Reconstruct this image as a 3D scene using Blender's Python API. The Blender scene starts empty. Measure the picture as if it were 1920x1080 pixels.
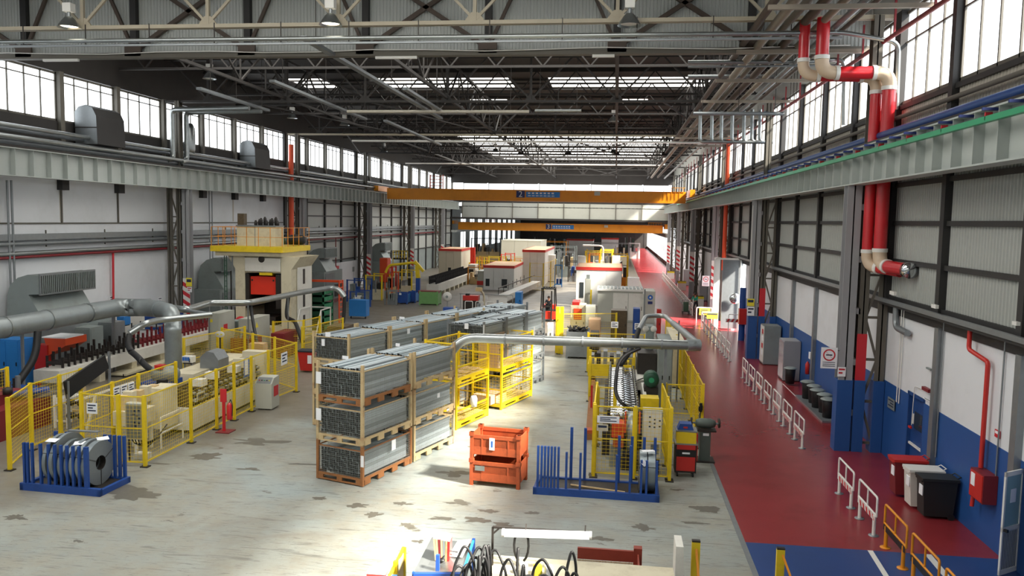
import bpy, math, random
from mathutils import Vector, Matrix, noise
random.seed(7)
C = bpy.context.scene.collection
PI = math.pi

# ---------------------------------------------------------------- camera
FPX, CAMZ = 1500.0, 7.5
_f = Vector((195.0, 125.0, FPX)).normalized()              # hall axis in camera space (right, up, forward)
_z = Vector((0.018, 1.0, -(0.018*_f.x+_f.y)/_f.z)).normalized()
_x = _f.cross(_z)
if _x.x < 0: _x = -_x
# rows: world axes expressed in camera space
def _row(i): return Vector((_x[i], _f[i], _z[i]))
right, up, fwd = _row(0), _row(1), _row(2)
cam_d = bpy.data.cameras.new('camera'); cam = bpy.data.objects.new('camera', cam_d); C.objects.link(cam)
cam_d.sensor_width = 36.0; cam_d.lens = 36.0*FPX/1920.0; cam_d.clip_end = 600; cam_d.clip_start = 0.1
M = Matrix((( right.x, up.x, -fwd.x, 0), (right.y, up.y, -fwd.y, 0), (right.z, up.z, -fwd.z, CAMZ), (0,0,0,1)))
cam.matrix_world = M
bpy.context.scene.camera = cam

def ray(px, py):
    return right*(px-960.0) + up*(540.0-py) + fwd*FPX
def G(px, py, z=0.0):                       # point of the place at height z
    r = ray(px, py); t = (z-CAMZ)/r.z
    return Vector((0,0,CAMZ)) + r*t
def GY(px, py, Y):
    r = ray(px, py); return Vector((0,0,CAMZ)) + r*(Y/r.y)
def GX(px, py, X):
    r = ray(px, py); return Vector((0,0,CAMZ)) + r*(X/r.x)

# ---------------------------------------------------------------- world, sun, exposure
w = bpy.data.worlds.new('world'); bpy.context.scene.world = w; w.use_nodes = True
nt = w.node_tree; nt.nodes.clear()
bg = nt.nodes.new('ShaderNodeBackground'); bg.inputs[0].default_value = (0.93, 0.97, 1.0, 1); bg.inputs[1].default_value = 3.0
ow = nt.nodes.new('ShaderNodeOutputWorld'); nt.links.new(bg.outputs[0], ow.inputs[0])
sd = bpy.data.lights.new('sun', 'SUN'); sd.energy = 36.0; sd.angle = math.radians(6.0); sd.color = (1.0, 0.93, 0.82)
so = bpy.data.objects.new('sun', sd); C.objects.link(so)
so.rotation_euler = Vector((-1.0, 0.42, -0.92)).to_track_quat('-Z', 'Y').to_euler()
vs = bpy.context.scene.view_settings
bpy.context.scene.display_settings.display_device = 'sRGB'
vs.view_transform = 'Standard'; vs.look = 'None'; vs.gamma = 1.0; vs.use_curve_mapping = False
vs.exposure = 0.12
PANE_EMIT = 3.6

# ---------------------------------------------------------------- materials
def lin(h):
    h = h.lstrip('#'); v = [int(h[i:i+2], 16)/255 for i in (0, 2, 4)]
    return tuple((c/12.92 if c <= 0.04045 else ((c+0.055)/1.055)**2.4) for c in v)
MATS = {}
def mat(name, col, rough=0.55, metal=0.0, var=0.12, scale=3.0, bump=0.0, dirt=None, dirt_amt=0.35, coat=0.0):
    if name in MATS: return MATS[name]
    m = bpy.data.materials.new(name); m.use_nodes = True; MATS[name] = m
    n = m.node_tree; b = n.nodes['Principled BSDF']; L = n.links.new
    c = lin(col) if isinstance(col, str) else col
    geo = n.nodes.new('ShaderNodeNewGeometry')
    ns = n.nodes.new('ShaderNodeTexNoise'); ns.inputs['Scale'].default_value = scale; ns.inputs['Detail'].default_value = 6
    L(geo.outputs['Position'], ns.inputs['Vector'])
    mx = n.nodes.new('ShaderNodeMix'); mx.data_type = 'RGBA'
    mx.inputs[6].default_value = tuple(x*(1-var) for x in c)+(1,)
    mx.inputs[7].default_value = tuple(min(1, x*(1+var)) for x in c)+(1,)
    L(ns.outputs['Fac'], mx.inputs[0])
    out = mx.outputs[2]
    if dirt:
        n2 = n.nodes.new('ShaderNodeTexNoise'); n2.inputs['Scale'].default_value = scale*0.6; n2.inputs['Detail'].default_value = 9; n2.inputs['Roughness'].default_value = 0.7
        L(geo.outputs['Position'], n2.inputs['Vector'])
        r = n.nodes.new('ShaderNodeValToRGB'); r.color_ramp.elements[0].position = 0.5; r.color_ramp.elements[1].position = 0.72
        r.color_ramp.elements[1].color = (dirt_amt,)*3+(1,)
        L(n2.outputs['Fac'], r.inputs[0])
        m2 = n.nodes.new('ShaderNodeMix'); m2.data_type = 'RGBA'; L(r.outputs[0], m2.inputs[0]); L(out, m2.inputs[6]); m2.inputs[7].default_value = lin(dirt)+(1,)
        out = m2.outputs[2]
    L(out, b.inputs['Base Color'])
    b.inputs['Roughness'].default_value = rough; b.inputs['Metallic'].default_value = metal
    if coat: b.inputs['Coat Weight'].default_value = coat
    if bump:
        bp = n.nodes.new('ShaderNodeBump'); bp.inputs['Strength'].default_value = bump; bp.inputs['Distance'].default_value = 0.02
        L(ns.outputs['Fac'], bp.inputs['Height']); L(bp.outputs[0], b.inputs['Normal'])
    return m
def emit(name, col, s):
    m = bpy.data.materials.new(name); m.use_nodes = True; n = m.node_tree; n.nodes.clear()
    e = n.nodes.new('ShaderNodeEmission'); e.inputs[0].default_value = lin(col)+(1,); e.inputs[1].default_value = s
    o = n.nodes.new('ShaderNodeOutputMaterial'); n.links.new(e.outputs[0], o.inputs[0]); MATS[name] = m; return m
def pane_mat(name, col, s, tr):
    m = bpy.data.materials.new(name); m.use_nodes = True; n = m.node_tree; n.nodes.clear()
    e = n.nodes.new('ShaderNodeEmission'); e.inputs[0].default_value = col+(1,); e.inputs[1].default_value = s
    t = n.nodes.new('ShaderNodeBsdfTransparent'); mx = n.nodes.new('ShaderNodeMixShader'); mx.inputs[0].default_value = tr
    o = n.nodes.new('ShaderNodeOutputMaterial')
    n.links.new(e.outputs[0], mx.inputs[1]); n.links.new(t.outputs[0], mx.inputs[2]); n.links.new(mx.outputs[0], o.inputs[0]); MATS[name] = m; return m

def floor_mat():
    m = bpy.data.materials.new('worn_concrete'); m.use_nodes = True; MATS['worn_concrete'] = m
    n = m.node_tree; b = n.nodes['Principled BSDF']; L = n.links.new
    geo = n.nodes.new('ShaderNodeNewGeometry')
    def noi(sc, det=6, rough=0.6, stretch=None, dist=0.0):
        t = n.nodes.new('ShaderNodeTexNoise'); t.inputs['Scale'].default_value = sc; t.inputs['Detail'].default_value = det; t.inputs['Roughness'].default_value = rough; t.inputs['Distortion'].default_value = dist
        if stretch:
            mp = n.nodes.new('ShaderNodeMapping'); mp.inputs['Scale'].default_value = stretch[:3]; mp.inputs['Rotation'].default_value[2] = stretch[3]
            L(geo.outputs['Position'], mp.inputs[0]); L(mp.outputs[0], t.inputs['Vector'])
        else: L(geo.outputs['Position'], t.inputs['Vector'])
        return t.outputs['Fac']
    def ramp(src, p0, p1, c0=(0,0,0), c1=(1,1,1)):
        r = n.nodes.new('ShaderNodeValToRGB'); r.color_ramp.elements[0].position = p0; r.color_ramp.elements[1].position = p1
        r.color_ramp.elements[0].color = tuple(c0)+(1,); r.color_ramp.elements[1].color = tuple(c1)+(1,); L(src, r.inputs[0]); return r.outputs[0]
    def mix(f, a, c, k=None):
        x = n.nodes.new('ShaderNodeMix'); x.data_type = 'RGBA'
        if isinstance(f, float): x.inputs[0].default_value = f
        else: L(f, x.inputs[0])
        for s, v in ((6, a), (7, c)):
            if isinstance(v, tuple): x.inputs[s].default_value = v+(1,)
            else: L(v, x.inputs[s])
        return x.outputs[2]
    base = ramp(noi(0.22, 4), 0.35, 0.66, lin('#868b87'), lin('#a2a59c'))
    base = mix(ramp(noi(1.3, 8, 0.7), 0.4, 0.75), base, lin('#938e7e'))
    base = mix(ramp(noi(0.12, 3, 0.5, (1, 1, 1, 0), 1.0), 0.5, 0.62, (0,0,0), (.5,.5,.5)), base, lin('#94a5a8'))
    # worn patches where the coating has flaked off to darker screed
    pat = ramp(noi(0.9, 6, 0.62, (0.6, 1.5, 1, 0.1), 0.8), 0.655, 0.675)
    base = mix(pat, base, lin('#5c5a51'))
    # tyre scuffs and scratches: long streaks
    for sc, ro, lo, hi, amt in ((2.2, 0.35, .61, .69, .45), (3.5, 1.1, .62, .69, .45), (5.0, -0.6, .61, .69, .45), (8.0, 0.1, .60, .69, .4), (6.5, 0.7, .61, .68, .45), (11.0, -0.2, .60, .70, .5)):
        st = ramp(noi(sc, 5, 0.6, (0.2, 1.6, 1, ro), 0.9), lo, hi, (0,0,0), (amt,)*3)
        base = mix(st, base, lin('#4b4a45'))
    speck = ramp(noi(14, 3, 0.6), 0.64, 0.72, (0,0,0), (.55,)*3)
    base = mix(speck, base, lin('#55524a'))
    grime = ramp(noi(0.35, 7, 0.65, (1,1,1,0), 0.8), 0.52, 0.72, (0,0,0), (.55,)*3)
    base = mix(grime, base, lin('#7d766a'))
    # floor colour turns browner towards the left and rear, with an uneven edge
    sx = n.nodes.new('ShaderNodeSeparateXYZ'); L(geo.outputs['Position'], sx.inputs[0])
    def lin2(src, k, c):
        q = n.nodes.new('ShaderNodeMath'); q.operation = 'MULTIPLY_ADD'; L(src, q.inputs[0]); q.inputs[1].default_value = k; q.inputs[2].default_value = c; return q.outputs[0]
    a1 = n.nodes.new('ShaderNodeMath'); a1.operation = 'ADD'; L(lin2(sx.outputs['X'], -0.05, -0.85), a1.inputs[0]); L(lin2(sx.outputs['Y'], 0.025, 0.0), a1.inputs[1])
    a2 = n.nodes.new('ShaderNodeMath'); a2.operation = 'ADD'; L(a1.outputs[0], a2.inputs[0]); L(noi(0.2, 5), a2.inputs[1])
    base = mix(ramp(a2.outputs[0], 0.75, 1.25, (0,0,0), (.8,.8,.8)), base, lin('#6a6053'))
    L(base, b.inputs['Base Color'])
    rr = n.nodes.new('ShaderNodeMapRange'); rr.inputs['To Min'].default_value = 0.28; rr.inputs['To Max'].default_value = 0.6
    L(noi(1.0, 5), rr.inputs[0]); L(rr.outputs[0], b.inputs['Roughness'])
    bp = n.nodes.new('ShaderNodeBump'); bp.inputs['Strength'].default_value = 0.15; bp.inputs['Distance'].default_value = 0.01
    L(noi(8, 6), bp.inputs['Height']); L(bp.outputs[0], b.inputs['Normal'])
    return m
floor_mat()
mat('rust_red', '#8c3b2c', 0.6, var=0.15, scale=6)
mat('red_floor_paint', '#8a2d31', 0.27, var=0.14, scale=0.8, dirt='#5a1c1c', dirt_amt=0.3, bump=0.04)
mat('blue_floor_paint', '#24427a', 0.35, var=0.12, scale=0.8, dirt='#1a2c50', dirt_amt=0.3)
mat('white_plaster', '#d9dce0', 0.7, var=0.03, scale=0.6, dirt='#a8a8a4', dirt_amt=0.25)
mat('blue_wall_paint', '#23508f', 0.5, var=0.05, scale=1)
mat('grey_sheet', '#a3a6a2', 0.5, var=0.06, scale=0.7)
mat('beige_sheet', '#b3ada0', 0.5, var=0.06, scale=0.7)
mat('gable_sheet', '#b4b8b6', 0.5, var=0.1, scale=0.35)
mat('dark_frame', '#2b2a2a', 0.6, var=0.2, scale=2)
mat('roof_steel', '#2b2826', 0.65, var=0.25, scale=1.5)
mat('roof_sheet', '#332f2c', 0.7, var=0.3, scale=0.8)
mat('brown_steel', '#4c4038', 0.6, var=0.2, scale=1.5)
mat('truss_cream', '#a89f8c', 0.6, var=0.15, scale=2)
mat('girder_grey', '#aab0ad', 0.5, var=0.05, scale=0.8, dirt='#8f958e', dirt_amt=0.3)
mat('column_grey', '#96979a', 0.5, var=0.08, scale=1)
mat('column_dark', '#5e5a52', 0.6, var=0.15, scale=1)
mat('galv', '#a4a9a9', 0.3, 0.85, var=0.18, scale=4)
mat('galv_dull', '#8d9295', 0.42, 0.6, var=0.15, scale=5)
mat('duct_grey', '#99a1a3', 0.38, 0.45, var=0.1, scale=2, dirt='#6f6f66', dirt_amt=0.4)
mat('hvac_grey', '#8a9392', 0.5, 0.2, var=0.12, scale=1.5, dirt='#6b675a', dirt_amt=0.4)
mat('tube_steel', '#bfcbd1', 0.36, 0.25, var=0.12, scale=6)
def per_piece(m, lo, hi):                   # each tube is a little lighter or darker than the next
    n = MATS[m].node_tree; b = n.nodes['Principled BSDF']; src = b.inputs['Base Color'].links[0].from_socket
    g = n.nodes.new('ShaderNodeNewGeometry'); o = n.nodes.new('ShaderNodeObjectInfo'); a = n.nodes.new('ShaderNodeMath'); a.operation = 'ADD'
    n.links.new(g.outputs['Random Per Island'], a.inputs[0]); n.links.new(o.outputs['Random'], a.inputs[1])
    f = n.nodes.new('ShaderNodeMath'); f.operation = 'FRACT'; n.links.new(a.outputs[0], f.inputs[0])
    r = n.nodes.new('ShaderNodeMapRange'); r.inputs['To Min'].default_value = lo; r.inputs['To Max'].default_value = hi; n.links.new(f.outputs[0], r.inputs[0])
    v = n.nodes.new('ShaderNodeVectorMath'); v.operation = 'SCALE'; n.links.new(src, v.inputs[0]); n.links.new(r.outputs[0], v.inputs['Scale']); n.links.new(v.outputs[0], b.inputs['Base Color'])
per_piece('tube_steel', 0.5, 1.15)
mat('tube_dark', '#12181a', 0.6, 0.3, var=0.2, scale=6)  # solid tube ends coloured dark for the shade inside open tubes
mat('safety_yellow', '#e3c51f', 0.45, var=0.08, scale=4, dirt='#8a7417', dirt_amt=0.3)
mat('cage_yellow', '#f0cf1c', 0.45, var=0.08, scale=4)
mat('crane_yellow', '#dd8d14', 0.4, var=0.06, scale=1, dirt='#a8640e', dirt_amt=0.4)
mat('pallet_cream', '#c3ad84', 0.6, var=0.12, scale=4, dirt='#8c5630', dirt_amt=0.7)
mat('pallet_rust', '#956339', 0.65, var=0.2, scale=4, dirt='#6b3d22', dirt_amt=0.7)
mat('wire_zinc', '#9a9d98', 0.45, 0.3, var=0.1, scale=8)
mat('bin_orange', '#b4542c', 0.6, var=0.15, scale=6, dirt='#6e3420', dirt_amt=0.6)
mat('rack_blue', '#1d4790', 0.5, var=0.12, scale=4, dirt='#142c58', dirt_amt=0.4)
mat('bright_blue', '#2878c0', 0.5, var=0.08, scale=4)
mat('coil_steel', '#8d979b', 0.35, 0.6, var=0.12, scale=5)
mat('coil_side', '#83898b', 0.45, 0.4, var=0.1, scale=20)
mat('machine_beige', '#cfc7ad', 0.5, var=0.08, scale=2, dirt='#8a7a58', dirt_amt=0.5)
mat('machine_white', '#dcdad2', 0.5, var=0.05, scale=2, dirt='#a09a8a', dirt_amt=0.35)
mat('cabinet_grey', '#b3b5ab', 0.5, var=0.05, scale=2)
mat('booth_white', '#e4e4e0', 0.5, var=0.04, scale=1, dirt='#b5b0a5', dirt_amt=0.3)
mat('booth_cream', '#d3cfbd', 0.5, var=0.05, scale=1)
mat('trim_red', '#c8342c', 0.5, var=0.08, scale=2)
mat('pipe_red', '#c4242c', 0.3, var=0.06, scale=2, coat=0.3)
mat('pipe_darkred', '#7a2228', 0.5, var=0.1, scale=2)
mat('pipe_cream', '#cbb59c', 0.45, var=0.08, scale=3)
mat('pipe_blue', '#1f447e', 0.4, var=0.1, scale=2)
mat('pipe_orange', '#d8502a', 0.45, var=0.06, scale=2)
mat('green_rail', '#2f9468', 0.4, var=0.08, scale=2)
mat('press_red', '#e0341c', 0.5, var=0.05, scale=2)
mat('tool_red', '#c02c26', 0.4, var=0.08, scale=4)
mat('black_rubber', '#1a1a1b', 0.55, var=0.15, scale=6)
mat('dark_metal', '#36322f', 0.5, 0.4, var=0.2, scale=8)
mat('oily', '#5a4c38', 0.5, 0.2, var=0.45, scale=9)
mat('chrome', '#c8ccd0', 0.12, 0.95, var=0.05, scale=4)
mat('white_paint', '#e0dfda', 0.45, var=0.04, scale=3)
mat('paper', '#eceef2', 0.7, var=0.03, scale=6)
mat('ink', '#27324a', 0.7, var=0.05)
mat('sign_blue', '#2b66b8', 0.5, var=0.03)
mat('sign_red', '#c42832', 0.5, var=0.03)
mat('sign_yellow', '#e6d63a', 0.5, var=0.03)
mat('navy', '#1c2c66', 0.5, var=0.03)
mat('cardboard', '#c0a080', 0.8, var=0.08, scale=3)
mat('wood', '#c9b083', 0.7, var=0.15, scale=5)
mat('green_crate', '#1f6a4a', 0.5, var=0.12, scale=4)
mat('green_light', '#6a9a5c', 0.5, var=0.12, scale=4)
mat('green_cloth', '#1f9c80', 0.8, var=0.08, scale=8)
mat('dark_cloth', '#23262e', 0.85, var=0.1, scale=8)
mat('skin', '#b98468', 0.6, var=0.05, scale=8)
mat('hair', '#2a1f18', 0.7, var=0.1, scale=12)
mat('dark_green', '#1e4a36', 0.5, var=0.1)
mat('glass_dark', '#30363a', 0.15, var=0.05)
mat('door_glass', '#8fb0b4', 0.25, var=0.08, scale=1.5)
mat('plastic_black', '#222625', 0.5, var=0.1, scale=5)
mat('oil_and_shadow', '#605d54', 0.45, var=0.25, scale=5)
emit('lamp_glow', '#fff6e0', 4.0)
emit('tube_glow', '#fdfdf6', 1.6)
emit('monitor_glow', '#8fb4e8', 0.8)
pane_mat('window_glass', (0.92, 0.97, 1.0), PANE_EMIT, 0.6)
pane_mat('skylight_sheet', (1.0, 0.97, 0.9), PANE_EMIT*1.5, 0.0)

# ---------------------------------------------------------------- mesh builder
ROOT = {}
def root_of(o):
    off = Vector((0,0,0))
    while o is not None:
        off += o.location; o = o.parent
    return off
WORLDSP = set()
class MB:
    def __init__(s): s.v = []; s.f = []; s.sm = []
    def add(s, vs, fs, smooth=False):
        k = len(s.v); s.v += [Vector(p) for p in vs]
        for f in fs: s.f.append(tuple(i+k for i in f)); s.sm.append(smooth)
        return s
    def box(s, x0, x1, y0, y1, z0, z1):
        return s.add([(x0,y0,z0),(x1,y0,z0),(x1,y1,z0),(x0,y1,z0),(x0,y0,z1),(x1,y0,z1),(x1,y1,z1),(x0,y1,z1)],
            [(0,3,2,1),(4,5,6,7),(0,1,5,4),(1,2,6,5),(2,3,7,6),(3,0,4,7)])
    def obox(s, c, sz, rz=0.0, rx=0.0, ry=0.0):
        R = Matrix.Rotation(rz,3,'Z') @ Matrix.Rotation(ry,3,'Y') @ Matrix.Rotation(rx,3,'X')
        x, y, z = sz[0]/2, sz[1]/2, sz[2]/2
        vs = [R@Vector(p)+Vector(c) for p in ((-x,-y,-z),(x,-y,-z),(x,y,-z),(-x,y,-z),(-x,-y,z),(x,-y,z),(x,y,z),(-x,y,z))]
        return s.add(vs, [(0,3,2,1),(4,5,6,7),(0,1,5,4),(1,2,6,5),(2,3,7,6),(3,0,4,7)])
    def bar(s, p, q, w, h=None, caps=True):
        p, q = Vector(p), Vector(q); h = h or w; d = (q-p)
        if d.length < 1e-6: return s
        d.normalize(); u = Vector((0,0,1)) if abs(d.z) < 0.95 else Vector((0,1,0))
        a = d.cross(u).normalized(); b = a.cross(d).normalized()
        vs = []
        for c in (p, q):
            for i, j in ((-1,-1),(1,-1),(1,1),(-1,1)): vs.append(c+a*(i*w/2)+b*(j*h/2))
        fs = [(0,1,5,4),(1,2,6,5),(2,3,7,6),(3,0,4,7)]
        if caps: fs += [(0,3,2,1),(4,5,6,7)]
        return s.add(vs, fs)
    def tube(s, pts, r, seg=10, caps=True):
        pts = [Vector(p) for p in pts]; pts = [p for i, p in enumerate(pts) if i == 0 or (p-pts[i-1]).length > 1e-4] if not isinstance(r, (list, tuple)) else pts; n = len(pts); rs = r if isinstance(r, (list, tuple)) else [r]*n
        vs = []; prev = None
        for i, p in enumerate(pts):
            d = (pts[min(i+1,n-1)]-pts[max(i-1,0)]).normalized()
            if prev is None:
                u = Vector((0,0,1)) if abs(d.z) < 0.9 else Vector((1,0,0)); a = d.cross(u).normalized()
            else: a = (prev - d*prev.dot(d)).normalized()
            prev = a; b = d.cross(a)
            for k in range(seg):
                t = 2*PI*k/seg; vs.append(p+(a*math.cos(t)+b*math.sin(t))*rs[i])
        fs = []
        for i in range(n-1):
            for k in range(seg):
                k2 = (k+1) % seg; fs.append((i*seg+k, i*seg+k2, (i+1)*seg+k2, (i+1)*seg+k))
        s.add(vs, fs, True)
        if caps:
            s.add(vs[:seg], [tuple(range(seg))[::-1]]); s.add(vs[-seg:], [tuple(range(seg))])
        return s
    def lathe(s, c, prof, seg=16, axis='Z'):
        vs = []; n = len(prof); c = Vector(c)
        for r, h in prof:
            for k in range(seg):
                t = 2*PI*k/seg; x, y = r*math.cos(t), r*math.sin(t)
                vs.append(c+(Vector((x,y,h)) if axis == 'Z' else Vector((h,x,y)) if axis == 'X' else Vector((x,h,y))))
        fs = [(i*seg+k, i*seg+(k+1)%seg, (i+1)*seg+(k+1)%seg, (i+1)*seg+k) for i in range(n-1) for k in range(seg)]
        return s.add(vs, fs, True)
    def quad(s, a, b, c, d): return s.add([a,b,c,d], [(0,1,2,3)])
    def prism(s, poly, a, b):               # poly of points, extruded by vector b-a
        n = len(poly); d = Vector(b)-Vector(a); vs = [Vector(p) for p in poly]+[Vector(p)+d for p in poly]
        return s.add(vs, [tuple(range(n))[::-1], tuple(range(n,2*n))]+[(i,(i+1)%n,n+(i+1)%n,n+i) for i in range(n)])
    def wires(s, o, u, v, nu, nv, t, ends=True):   # wire grid: nu wires along v, nv wires along u
        o, u, v = Vector(o), Vector(u), Vector(v)
        for i in range(nu):
            a = o+u*((i+0.5)/nu); s.bar(a, a+v, t, caps=False)
        for j in range(nv):
            a = o+v*((j+0.5)/nv); s.bar(a, a+u, t, caps=False)
        return s
    def corr(s, o, u, v, pitch, depth):     # corrugated sheet: ribs along v, repeated along u
        o, u, v = Vector(o), Vector(u), Vector(v); L = u.length; n = max(1, int(L/pitch)); nrm = u.cross(v).normalized(); ud = u/L
        pr = []
        for i in range(n):
            x = i*L/n; p = L/n
            pr += [(x,0),(x+p*.35,0),(x+p*.5,depth),(x+p*.85,depth)]
        pr.append((L,0)); vs = []
        for x, h in pr: a = o+ud*x+nrm*h; vs += [a, a+v]
        return s.add(vs, [(2*i,2*i+2,2*i+3,2*i+1) for i in range(len(pr)-1)])
    def obj(s, name, m, parent=None, label=None, kind=None, cat=None, group=None):
        off = Vector((0,0,0))
        if parent is not None and parent.name in WORLDSP: off = root_of(parent)
        me = bpy.data.meshes.new(name); me.from_pydata([p-off for p in s.v], [], s.f)
        for i, x in enumerate(s.sm):
            if x: me.polygons[i].use_smooth = True
        me.materials.append(MATS[m]); me.update()
        o = bpy.data.objects.new(name, me); C.objects.link(o); o.parent = parent
        if parent is not None and parent.name in WORLDSP: WORLDSP.add(o.name)
        if label: o['label'] = label
        if kind: o['kind'] = kind
        if cat: o['category'] = cat
        if group: o['group'] = group
        return o
def T(name, label, cat, loc=(0,0,0), rz=0.0, group=None, world=False, kind=None):
    o = bpy.data.objects.new(name, None); C.objects.link(o); o.empty_display_size = 0.2
    o.location = loc; o.rotation_euler = (0,0,rz)
    if label: o['label'] = label
    if cat: o['category'] = cat
    if group: o['group'] = group
    if kind: o['kind'] = kind
    if world: WORLDSP.add(o.name)
    return o
def dup(r, loc=None, rz=None, label=None, group=None, kids=True):
    def cp(o, parent):
        c = o.copy(); C.objects.link(c); c.parent = parent
        if o.name in WORLDSP: WORLDSP.add(c.name)
        if kids:
            for ch in KIDS(o): cp(ch, c)
        return c
    n = cp(r, None)
    if loc is not None: n.location = loc
    if rz is not None: n.rotation_euler = (0,0,rz)
    if label: n['label'] = label
    if group: n['group'] = group
    return n
def KIDS(o): return [c for c in o.children if c.name in bpy.data.objects]
def text(txt, size, m, parent, loc, rx=PI/2, rz=0.0, name='lettering', dx=0.0):
    cu = bpy.data.curves.new('t', 'FONT'); cu.body = txt; cu.size = size; cu.align_x = 'CENTER'; cu.align_y = 'CENTER'; cu.extrude = 0.004; cu.resolution_u = 2
    to = bpy.data.objects.new('t', cu); C.objects.link(to)
    dg = bpy.context.evaluated_depsgraph_get(); me = bpy.data.meshes.new_from_object(to.evaluated_get(dg))
    bpy.data.objects.remove(to); bpy.data.curves.remove(cu)
    R = Matrix.Translation(Vector(loc)) @ Matrix.Rotation(rz,4,'Z') @ Matrix.Rotation(rx,4,'X')
    off = root_of(parent) if parent is not None and parent.name in WORLDSP else Vector((0,0,0))
    me.transform(Matrix.Translation(-off) @ R); me.materials.clear(); me.materials.append(MATS[m])
    o = bpy.data.objects.new(name, me); C.objects.link(o); o.parent = parent; return o
# ================================================================ THE SETTING
XR, XL = 8.95, -27.3
CY = [27.6+18.1*n for n in range(-1, 6)]            # column lines
def S(name, mb, m, parent=None): 
    return mb.obj(name, m, parent, kind='structure' if parent is None else None)
def rep(o, offs):                                   # repeat a part on the same thing (shared mesh)
    for d in offs:
        c = o.copy(); C.objects.link(c); c.parent = o.parent; c.location = o.location+Vector(d)

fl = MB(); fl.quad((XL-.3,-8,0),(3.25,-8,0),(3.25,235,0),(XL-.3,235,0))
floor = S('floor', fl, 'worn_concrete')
MB().box(3.25,XR+.1,18.9,235,-.01,.004).obj('painted_walkway','red_floor_paint',floor,label='glossy red painted walkway')
MB().box(3.25,XR+.1,-8,18.9,-.01,.004).obj('painted_area','blue_floor_paint',floor,label='blue painted floor area')
MB().box(XL,-24.2,56,80,-.01,.004).obj('painted_walkway','red_floor_paint',floor,label='faded red strip along the left wall')
# white floor lines in the blue area and by the bench on the right
ln = MB(); ln.quad((6.0,18.9,.006),(6.12,18.9,.006),(5.95,16,.006),(5.83,16,.006)); ln.quad((7.25,18.9,.006),(7.4,18.9,.006),(7.3,16,.006),(7.15,16,.006))
ln.obj('floor_line','white_paint',floor)
l2 = MB(); l2.box(8.0,8.05,34.0,38.6,.004,.008); l2.box(8.0,8.9,34.0,34.05,.004,.008); l2.obj('floor_line','white_paint',floor)
l3 = MB(); l3.box(3.12,3.24,10,70,.002,.006); l3.obj('floor_line','galv_dull',floor)
# flaked and oily patches, plus the orange bins' cast shadow painted as a patch
for k,(px,py,a,b_) in enumerate([(385,857,.75,.3),(480,828,1.3,.28),(650,905,.3,.12),(672,948,.42,.14),(700,965,.3,.16),(757,945,.35,.12),(855,888,.7,.22),(862,943,.6,.15),(915,958,.35,.1),(895,975,.5,.14),(825,972,.5,.1),(945,985,.4,.13),(760,985,.3,.12),(1000,962,.3,.08),(1078,687,.55,.09),(1090,704,.9,.12),(1210,990,.4,.18),(1320,955,.6,.2),(1300,980,.5,.06),(1240,872,.6,.1),(30,970,.5,.15),(240,925,1.4,.35),(100,865,.6,.1),(600,935,.3,.1),(560,870,.7,.08),(470,880,.5,.08),(1120,1010,.4,.1),(1000,1000,.3,.1),(787,1015,.2,.08),(1092,735,.5,.05),(1060,760,.4,.04)]):
    p = G(px,py); m = MB(); n = 44; R = random.Random(k*7+3); pts = []; a *= .8; b_ *= .7
    for i in range(n):
        t = 2*PI*i/n; r = .72+.75*noise.noise((math.cos(t)*1.1+k*3.1,math.sin(t)*1.1,k*1.7))+.4*noise.noise((math.cos(t)*3.5+k*5.1,math.sin(t)*3.5,k*.7)); pts.append((p.x+a*math.cos(t)*r, p.y+b_*2.2*math.sin(t)*r, .003))
    m.add(pts, [tuple(range(n))]); m.obj('stain_and_shadow','oil_and_shadow',floor)

# ---- right wall
XB = 8.97
m = MB()
DY0, DY1 = 24.0, 25.25      # blue door recess
OY0, OY1 = 56.5, 62.3       # open loading door
for y0, y1 in ((-8,DY0),(DY1,OY0),(OY1,118)): m.box(XR,XR+.2,y0,y1,0,5.05)
m.box(XR,XR+.2,DY0,DY1,2.5,5.05)
wr = S('wall_right', m, 'white_plaster')
for y0, y1 in ((-8,DY0),(DY1,36.9),(37.1,OY0)):
    MB().box(XR-.012,XR,y0,y1,0,2.45).obj('painted_dado','blue_wall_paint',wr,label='blue painted lower part of the wall')
m = MB().box(XR-.35,XR+.02,10,118,5.0,5.1); m.box(XR-.05,XR+.03,10,118,4.7,5.0)
led = m.obj('ledge','dark_frame',wr)
MB().box(XR-.4,XR-.3,10,118,5.08,5.2).obj('cable_tray','galv_dull',wr)
post = MB().box(XR-.16,XR,-.13,.13,0,4.75).obj('wall_post','galv_dull',wr)
post.location = (0,18.55,0)
rep(post, [(0,4.525*k,0) for k in (1,2,3,4,5,6,7,9,10,11,12)])
# upper wall: ribbed sheets in dark frames, one sheet per field
fr = MB()
ys = [9.5+4.525*k for k in range(-1,28)]
zs = [5.2,6.4,7.6,8.8,10.0,11.25]
for y in ys: fr.box(XR-.2,XR+.1,y-.13 if abs((y-9.5)/18.1-round((y-9.5)/18.1))>.05 else y-.4,y+.13,5.1,14.3)
fr.obj('upper_posts','dark_frame',wr)
fr = MB()
for z in zs: fr.box(XR-.12,XR+.1,4.9,131,z-.07,z+.07)
fr.obj('upper_rails','dark_frame',wr)
for i in range(len(ys)-1):
    for j in range(len(zs)-1):
        y0, y1, z0, z1 = ys[i]+.13, ys[i+1]-.13, zs[j]+.07, zs[j+1]-.07
        mm = 'beige_sheet' if (j == 4) else 'grey_sheet'
        if y0 < 48: MB().corr((XR,y1,z0),(0,y0-y1,0),(0,0,z1-z0),.16,.035).obj('ribbed_panel',mm,wr)
        else: MB().box(XR,XR+.04,y0,y1,z0,z1).obj('ribbed_panel',mm,wr)
MB().box(XR+.045,XR+.15,-8,131,5.0,11.3).obj('outer_skin','dark_frame',wr)
MB().box(XR,XR+.2,-8,131,14.3,17.2).obj('eave_panel','grey_sheet',wr)
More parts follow.
